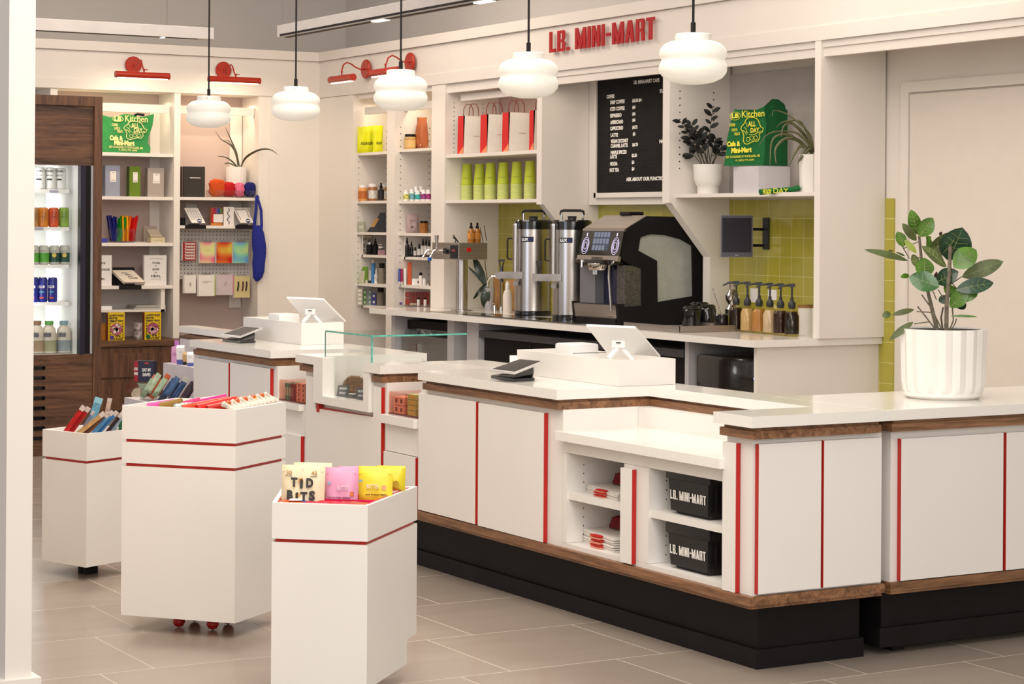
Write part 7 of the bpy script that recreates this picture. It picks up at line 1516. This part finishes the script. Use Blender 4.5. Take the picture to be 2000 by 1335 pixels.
def flatbags(zb, h, ya, x0, label, n=6):
    k = None; rn = random.Random(int(zb*100))
    for i in range(n):
        z = zb+i*h/n; o = rn.uniform(-.006, .006); kk = thing('folded_paper_bag', (x0+.13, ya-.11, z), f'{label}, {["bottom", "second up", "third up", "fourth up", "fifth up", "top"][i]} of its pile', 'paper bag', 'flat white paper bags in the cubbies')
        MB().hexa([(x0+o, ya-.30, z), (x0+.26, ya-.30, z), (x0+.26, ya+o, z), (x0+.05+o, ya+o, z), (x0+o, ya-.30, z+h/n*.7), (x0+.26, ya-.30, z+h/n*.8), (x0+.26, ya+o, z+h/n*.8), (x0+.05+o, ya+o, z+h/n*.8)]).build('paper', PAPER, kk)
        MB().box(x0+o-.001, x0+o+.02, ya-.20, ya-.13, z+.0005, z+h/n*.72).build('red_fold', REDP if i % 2 else M('e08a70'), kk)
    kk = thing('cord_handles', (x0+.16, ya-.06, zb+h), f'coil of dark red cord handles on the {"upper" if zb > .4 else "lower"} pile of flat bags', 'cord handles', 'red cord handles')
    q = MB()
    for j in range(9): q.tube([(x0+.17+.04*math.cos(t*math.pi/8)+.002*j, ya-.10+.075*math.sin(t*math.pi/8)+.002*(j % 3), zb+h+.006+.0045*j+.004*math.sin(t)) for t in range(17)], .003, 5)
    q.build('cords', M('7a0c14', .7), kk, smooth=True)
flatbags(.5035, .03, 7.17, 4.455, 'flat white paper bag on the upper cubby shelf'); flatbags(.3005, .055, 7.185, 4.45, 'flat white paper bag in the lower cubby')
k = thing('black_clip', (4.6, 6.80, .535), 'small black hook beside the upper pile of flat bags', 'hook'); MB().tube([(4.48+.0, 6.80, .56), (4.48, 6.83, .565), (4.48, 6.835, .59), (4.48, 6.80, .605), (4.48, 6.785, .60)], .008, 8).build('hook', GLOSSB, k)

# ================================================================= big fluted pot with rubber plant
cx, cyp = 5.545, 6.235; Dp = dep((cx, cyp, 1)); 
zt_ = zrow((cx, cyp), 641); R_ = 84.5/F_*Dp
k = thing('potted_rubber_plant', (cx, cyp, T), 'broad-leaved green plant in a large white fluted pot at the right end of the counter', 'potted plant'); H_ = zt_-T
o = Matrix.Translation((cx, cyp, T)) @ Matrix.Rotation(.2, 4, 'Z')
nf = 18
def fl(a, z):
    f = (a*nf/(2*math.pi)) % 1
    return 1-.045*(1-abs(2*f-1)) if H_ > z > .03 else 1
MB(o).lathe([(0, 0), (R_*.80, 0), (R_*.90, .012), (R_*.90, .026), (R_*.93, .031), (R_*.96, .06), (R_*1.0, H_-.001), (R_*.94, H_), (R_*.93, H_-.04), (0, H_-.04)], seg=216, flute=fl).build('pot', CREAMC, k, smooth=True, ang=25)
MB(o).lathe([(0, H_-.006), (R_*.925, H_-.006)], seg=40).build('soil', SOIL, k)
BARK = mat('grey_bark', (.16, .13, .09), .8, var=.3, scale=60, bump=.4); LG = mat('leaf_green', (.07, .17, .010), .35, var=.3, scale=20, coat=.2); LD = mat('leaf_dark_green', (.018, .055, .025), .3, var=.35, scale=20, coat=.3); LO = mat('leaf_olive', (.085, .11, .028), .4, var=.3, scale=20); VEIN = mat('leaf_vein', (.32, .38, .14), .5)
def W(px, py, d=0): return PD(px, py, Dp+d)
q = MB(); q.tube([W(1832, 650), W(1822, 610), W(1813, 572), W(1800, 510, .02), (W(1795, 460, .03))], .0085, 8, .6).tube([W(1848, 650, -.02), W(1849, 590, -.02), W(1854, 535, -.02), W(1856, 480)], .0085, 8, .8).tube([W(1842, 650, .03), W(1838, 620, .03), W(1842, 600, .02)], .004, 6).tube([W(1853, 650), W(1862, 625), W(1860, 600)], .003, 6).tube([W(1829, 645), W(1808, 618), W(1792, 598)], .003, 6).tube([W(1838, 640), W(1818, 600), W(1800, 575)], .0028, 6).tube([W(1856, 648), W(1866, 630), W(1868, 622)], .0025, 6)
for a_, b_ in (((1829, 585), (1822, 568)), ((1848, 590), (1832, 565)), ((1850, 560), (1878, 540)), ((1853, 545), (1870, 565)), ((1850, 575), (1880, 590)), ((1848, 520), (1830, 480)), ((1800, 500), (1780, 510)), ((1797, 470), (1765, 485)), ((1776, 505), (1762, 480)), ((1824, 610), (1790, 608)), ((1815, 628), (1785, 632))): q.tube([W(*a_), W(*b_)], .0022, 6)
q.build('stems', BARK, k, smooth=True)
leaves = [((1793, 458), (1779, 409), 24, LG, .02), ((1795, 462), (1822, 425), 30, LG, -.02), ((1790, 470), (1762, 436), 17, LO, 0), ((1766, 482), (1752, 452), 22, LG, -.03), ((1790, 494), (1766, 468), 12, mat('leaf_lime', (.22, .27, .02), .4, var=.2), -.04), ((1812, 498), (1866, 453), 30, LO, .05), ((1822, 502), (1858, 462), 26, LO, .09), ((1850, 508), (1880, 444), 62, LD, .04), ((1862, 522), (1907, 487), 42, LG, -.04), ((1878, 541), (1960, 510), 30, LO, 0), ((1866, 566), (1941, 552), 30, LD, -.03),
          ((1848, 522), (1800, 480), 20, LO, -.02), ((1835, 560), (1775, 540), 38, mat('leaf_mid_green', (.03, .12, .02), .25, var=.3, coat=.3), -.06), ((1803, 542), (1806, 503), 38, LG, -.04), ((1780, 512), (1795, 505), 24, LO, 0), ((1774, 509), (1688, 487), 13, LO, .0), ((1828, 552), (1872, 530), 34, LD, .02), ((1840, 575), (1852, 600), 0, LD, 0), ((1836, 578), (1850, 592), 18, LD, .02), ((1855, 600), (1890, 565), 30, LG, -.02), ((1880, 588), (1910, 573), 14, LG, -.02), ((1866, 600), (1884, 585), 26, LD, .03), ((1776, 537), (1759, 541), 10, LG, 0),
          ((1845, 555), (1868, 585), 24, LG, .02), ((1786, 604), (1742, 615), 11, LO, -.02), ((1740, 612), (1723, 617), 14, LO, -.02), ((1784, 628), (1737, 664), 14, LO, -.02), ((1856, 617), (1909, 618), 5, LG, 0), ((1810, 470), (1818, 462), 12, LG, 0), ((1814, 488), (1812, 462), 14, LG, .03), ((1836, 462), (1840, 453), 8, mat('leaf_brown', (.05, .02, .01), .7), .05), ((1824, 545), (1830, 530), 7, mat('leaf_brown', (.05, .02, .01), .7), 0), ((1768, 500), (1750, 492), 4, LO, 0), ((1745, 490), (1735, 489), 4, LO, 0)]
for i, (a_, b_, w_, m_, dd) in enumerate(leaves):
    if w_ == 0: continue
    A_, B_ = W(a_[0], a_[1], dd), W(b_[0], b_[1], dd*.3-.02); nn = (VN+UP*.25+VR*(.25 if i % 2 else -.25)).normalized()
    l = MB().leaf(A_, B_, w_/F_*Dp*1.05, nrm=nn, bend=.06, fold=.10, seg=10).build('leaf', m_, k, smooth=True)
    if w_ > 18:
        d = B_-A_; sd = d.cross(nn).normalized(); n2 = sd.cross(d).normalized(); v = MB(); Lh = d.length
        v.tube([A_+d*t+n2*(.06*Lh*math.sin(math.pi*t)+.0008) for t in (0, .25, .5, .75, .95)], .0011, 4, .4)
        for t in (.25, .4, .55, .7):
            for s_ in (-1, 1): b0 = A_+d*t+n2*(.06*Lh*math.sin(math.pi*t)+.0008); ww = w_/F_*Dp*.36*math.sin(math.pi*t); v.tube([b0, b0+sd*(s_*ww)+d*.09+n2*(.1*ww)], .0006, 4)
        v.build('veins', VEIN, l)

# ================================================================= pendants, picture lights, track lights
GLOB = bpy.data.materials.new('opal_glass'); GLOB.use_nodes = True; nt = GLOB.node_tree; b = nt.nodes['Principled BSDF']
b.inputs['Base Color'].default_value = (.62, .60, .55, 1); b.inputs['Roughness'].default_value = .25; b.inputs['Emission Color'].default_value = (1, .90, .74, 1); b.inputs['Emission Strength'].default_value = .27
nz = nt.nodes.new('ShaderNodeTexNoise'); nz.inputs['Scale'].default_value = 3; bp = nt.nodes.new('ShaderNodeBump'); bp.inputs['Strength'].default_value = .02; nt.links.new(nz.outputs[0], bp.inputs['Height']); nt.links.new(bp.outputs[0], b.inputs['Normal'])
labs = ('white opal pendant lamp at far left, in front of the left shelving', 'white opal pendant lamp second from the left, before the room corner', 'white opal pendant lamp in the middle, under the red picture lights', 'white opal pendant lamp left of the shop sign', 'white opal pendant lamp nearest the viewer, right of the shop sign')
for (px, yb_, w_, yt), lab in zip(((407.5, 250, 88, 188), (577.5, 237, 94, 170), (782.5, 217, 104, 137), (1032, 192, 117, 103), (1353.5, 165, 133, 66)), labs):
    p = PX(px, (yb_+yt)/2, 4.8); x, y = p.x, p.y; D = dep(p); R_ = .136; H_ = (yb_-yt)/F_*D; z0 = 1.575-(yb_-HY-(px-1000)*.00655)/F_*D
    k = thing('pendant_lamp', (x, y, z0), lab, 'pendant lamp', 'opal pendant lamps over the counter'); o = Matrix.Translation((x, y, z0)); h = H_
    pr = [(0, 0), (.35, .012), (.62, .05), (.84, .12), (.97, .22), (1.0, .30), (.99, .37), (.955, .42), (.925, .46), (.925, .49), (.96, .53), (.985, .58), (.985, .64), (.95, .71), (.86, .78), (.72, .835), (.56, .86), (.50, .87)]
    g = MB(o).lathe([(R_*a, h*b_) for a, b_ in pr], seg=56).build('opal_shade', GLOB, k, smooth=True, ang=80)
    MB(o).lathe([(0, h*.86), (R_*.5, h*.86), (R_*.53, h*.88), (R_*.53, h*.985), (R_*.49, h), (0, h)], seg=40).build('gallery', CREAMC, k, smooth=True)
    q = MB(o)
    for a in range(3): q.cyl((R_*.52*math.cos(a*2.1), R_*.52*math.sin(a*2.1), h*.93), (R_*.59*math.cos(a*2.1), R_*.59*math.sin(a*2.1), h*.93), .003, 6)
    q.build('screws', CHROME, k)
    MB(o).cyl((0, 0, h), (0, 0, h+.045), .010, 10).build('cord_grip', BLACK, k); MB(o).cyl((0, 0, h+.045), (0, 0, 4.6-z0), .0052, 8).build('cord', BLACK, k)
def sconce_right(cp, s0, s1, pts, label):
    c = PX(cp[0], cp[1], 7.755); k = thing('picture_light', tuple(c), label, 'wall lamp', 'red picture lights')
    MB().lathe([(0, 0), (.080, 0), (.080, .012), (.074, .018), (.0, .020)], tuple(c), 32, axis=(-1, 0, 0)).build('wall_plate', REDL, k, smooth=True)
    X1 = 7.755-.33
    a, b_ = PX(s0[0], s0[1], X1), PX(s1[0], s1[1], X1); a.z = b_.z = (a.z+b_.z)/2
    r = .030; q = MB(); seg = 20
    q.cyl(a, b_, r, 24); q.build('shade', REDL, k, smooth=True)
    MB().box(a.x-.012, a.x+.012, a.y-.02 if a.y > b_.y else a.y+.02, b_.y+.02, a.z-r-.003, a.z-r+.004).build('bulb', mat('warm_bulb', (1, .8, .5), .5, emit=4, emcol=(1, .85, .6, 1)), k)
    m_ = (a+b_)/2; P = [c+Vector((-.02, 0, -.0))]
    n = len(pts)
    for i, (px, py) in enumerate(pts): f = (i+1)/(n+1); P.append(PX(px, py, 7.73-.30*f))
    P.append(m_+UP*.03); MB().tube(P, .0065, 8).build('swan_neck_arm', REDL, k, smooth=True); MB().lathe([(0, -.012), (.011, 0), (0, .012)], tuple(m_+UP*.055), 10).build('joint', REDL, k)
    l = bpy.data.lights.new('picture_light_lamp', 'AREA'); l.shape = 'RECTANGLE'; l.size = .03; l.size_y = .35; l.energy = 2.2; l.color = (1, .8, .55); lo = bpy.data.objects.new('picture_light_lamp', l); COL.objects.link(lo); lo.location = m_-UP*(r+.012); lo.rotation_euler = (0, math.radians(22), 0)
sconce_right((716, 135), (646, 156), (690, 151), [(705, 136), (694, 131), (686, 125), (678, 122), (671, 126), (667, 139)], 'red picture light on the right wall nearest the room corner')
sconce_right((802, 122), (726, 143), (780, 137), [(795, 122), (784, 119), (775, 112), (766, 108), (758, 113), (754, 126)], 'red picture light on the right wall behind the middle pendant')
def sconce_left(cp, s0, s1, arm, label):
    c = PY(cp[0], cp[1], 16.82); k = thing('picture_light', tuple(c), label, 'wall lamp', 'red picture lights')
    MB().lathe([(0, 0), (.072, 0), (.072, .012), (.066, .018), (.0, .020)], tuple(c), 32, axis=(0, -1, 0)).build('wall_plate', REDL, k, smooth=True)
    Y1 = 16.82-.30; a, b_ = PY(s0[0], s0[1], Y1), PY(s1[0], s1[1], Y1); a.z = b_.z = (a.z+b_.z)/2; r = .027
    MB().cyl(a, b_, r, 24).build('shade', REDL, k, smooth=True); MB().box(a.x+.02, b_.x-.02, a.y-.012, a.y+.012, a.z-r-.003, a.z-r+.004).build('bulb', mat('warm_bulb', (1, .8, .5), .5, emit=4, emcol=(1, .85, .6, 1)), k)
    n = len(arm); P = [c-YY*.02]
    for i, (px, py) in enumerate(arm): P.append(PY(px, py, 16.80-.27*(i+1)/(n+1)))
    P.append(Vector((P[-1].x, Y1, a.z+r*.6))); MB().tube(P, .006, 8).build('swan_neck_arm', REDL, k, smooth=True); MB().cyl(P[-1]+UP*.03-XX*.006, P[-1]+UP*.03+XX*.028, .004, 8).lathe([(0, -.01), (.009, 0), (0, .01)], tuple(P[-1]+UP*.03), 10).build('joint', REDL, k)
    l = bpy.data.lights.new('picture_light_lamp', 'AREA'); l.shape = 'RECTANGLE'; l.size = .35; l.size_y = .03; l.energy = 2.2; l.color = (1, .8, .55); lo = bpy.data.objects.new('picture_light_lamp', l); COL.objects.link(lo); lo.location = (a+b_)/2-UP*(r+.012); lo.rotation_euler = (math.radians(22), 0, 0)
sconce_left((260, 127), (225, 145), (331, 149), [(264, 130), (269, 124), (273, 117), (276, 118), (278, 128)], 'red picture light on the left wall above the green tote')
sconce_left((436, 137), (407, 155), (508, 157), [(440, 139), (445, 132), (451, 126), (454, 129), (457, 140)], 'red picture light on the left wall behind the far-left pendant cord')
# shelf LED coves
def cove(x0, x1, y0, y1, z, pw):
    l = bpy.data.lights.new('shelf_led', 'AREA'); l.shape = 'RECTANGLE'; l.size = abs(x1-x0); l.size_y = abs(y1-y0); l.energy = pw; l.color = (1, .82, .60); lo = bpy.data.objects.new('shelf_led', l); COL.objects.link(lo); lo.location = ((x0+x1)/2, (y0+y1)/2, z)
cove(5.5, 6.4, 16.98, 17.04, 2.6, 2.0); cove(6.52, 7.18, 16.98, 17.04, 2.6, 1.6); cove(7.92, 7.98, 15.55, 16.1, 2.6, 1.1); cove(7.92, 7.98, 14.78, 15.33, 2.6, 1.1); cove(7.92, 7.98, 13.15, 14.4, 2.58, 1.0)
cove(7.86, 7.92, 11.6, 12.9, 2.56, 1.2)
# suspended track lights
ZT = 3.0
def track(p0, p1, axis, label, slot_side, lamps):
    k = thing('suspended_track_light', tuple((Vector(p0)+Vector(p1))/2), label, 'track light', 'suspended track lights')
    (x0, y0, z0), (x1, y1, z1) = p0, p1; ALU = mat('satin_aluminium', (.50, .475, .46), .4, .3)
    if axis == 'y': MB().box(x0, x0+.11, y0, y1, z0, z0+.088, .002).build('housing', ALU, k); MB().box(x0-.0012, x0+.001, y0+.04, y1-.05, z0+.004, z0+.020).box(x0+.035, x0+.075, y0+.04, y1-.05, z0-.003, z0+.001).build('slot', BLACK, k)
    else: MB().box(x0, x1, y0, y0+.11, z0, z0+.088, .002).build('housing', ALU, k); MB().box(x0+.04, x1-.12, y0+.02, y0+.05, z0-.003, z0+.001).build('slot', BLACK, k)
    for (a, b_) in lamps:
        q = MB(); q.box(x0+.03, x0+.08, a, b_, z0-.006, z0-.003) if axis == 'y' else q.box(a, b_, y0+.015, y0+.06, z0-.006, z0-.003)
        q.build('lamp_insert', mat('track_lamp', (1, .95, .85), .5, emit=6, emcol=(1, .93, .82, 1)), k)
    return k
pe = PX(541, 73, 6.3); ze = pe.z
lam = [(PX(x, y, 6.35).y, PX(x2, y2, 6.35).y) for x, y, x2, y2 in ((730, 42, 754, 37), (930, 8, 960, 1))]
track((6.3, 7.5, ze), (6.3, pe.y, ze), 'y', 'long suspended grey track light running along the right wall', 0, [tuple(sorted(t)) for t in lam])
pr_ = PY(418, 77, 15.0); k = track((1.5, 15.0, pr_.z), (pr_.x, 15.0, pr_.z), 'x', 'suspended grey track light parallel to the left wall', 0, [tuple(sorted((PY(316, 70, 15.02).x, PY(322, 70, 15.02).x)))])
MB().tube([PY(326, 50, 15.05), Vector((PY(326, 50, 15.05).x, 15.05, 4.6))], .003, 6).tube([PY(326, 50, 15.05), PY(360, 51, 15.05), PY(392, 49, 15.05), PY(408, 52, 15.05), PY(412, 58, 15.05)], .003, 6).build('hanging_cable', M('6a645e'), k)
p = PX(552, 48, 6.35); kx = [o for o in bpy.data.objects if o.name.startswith('suspended_track_light')][0]
MB().tube([p, Vector((p.x, p.y, 4.6))], .003, 6).tube([PX(717, 21, 6.35), PX(718, 12, 6.35), PX(720, 21, 6.35)], .002, 6).build('hanging_cable', M('6a645e'), kx)
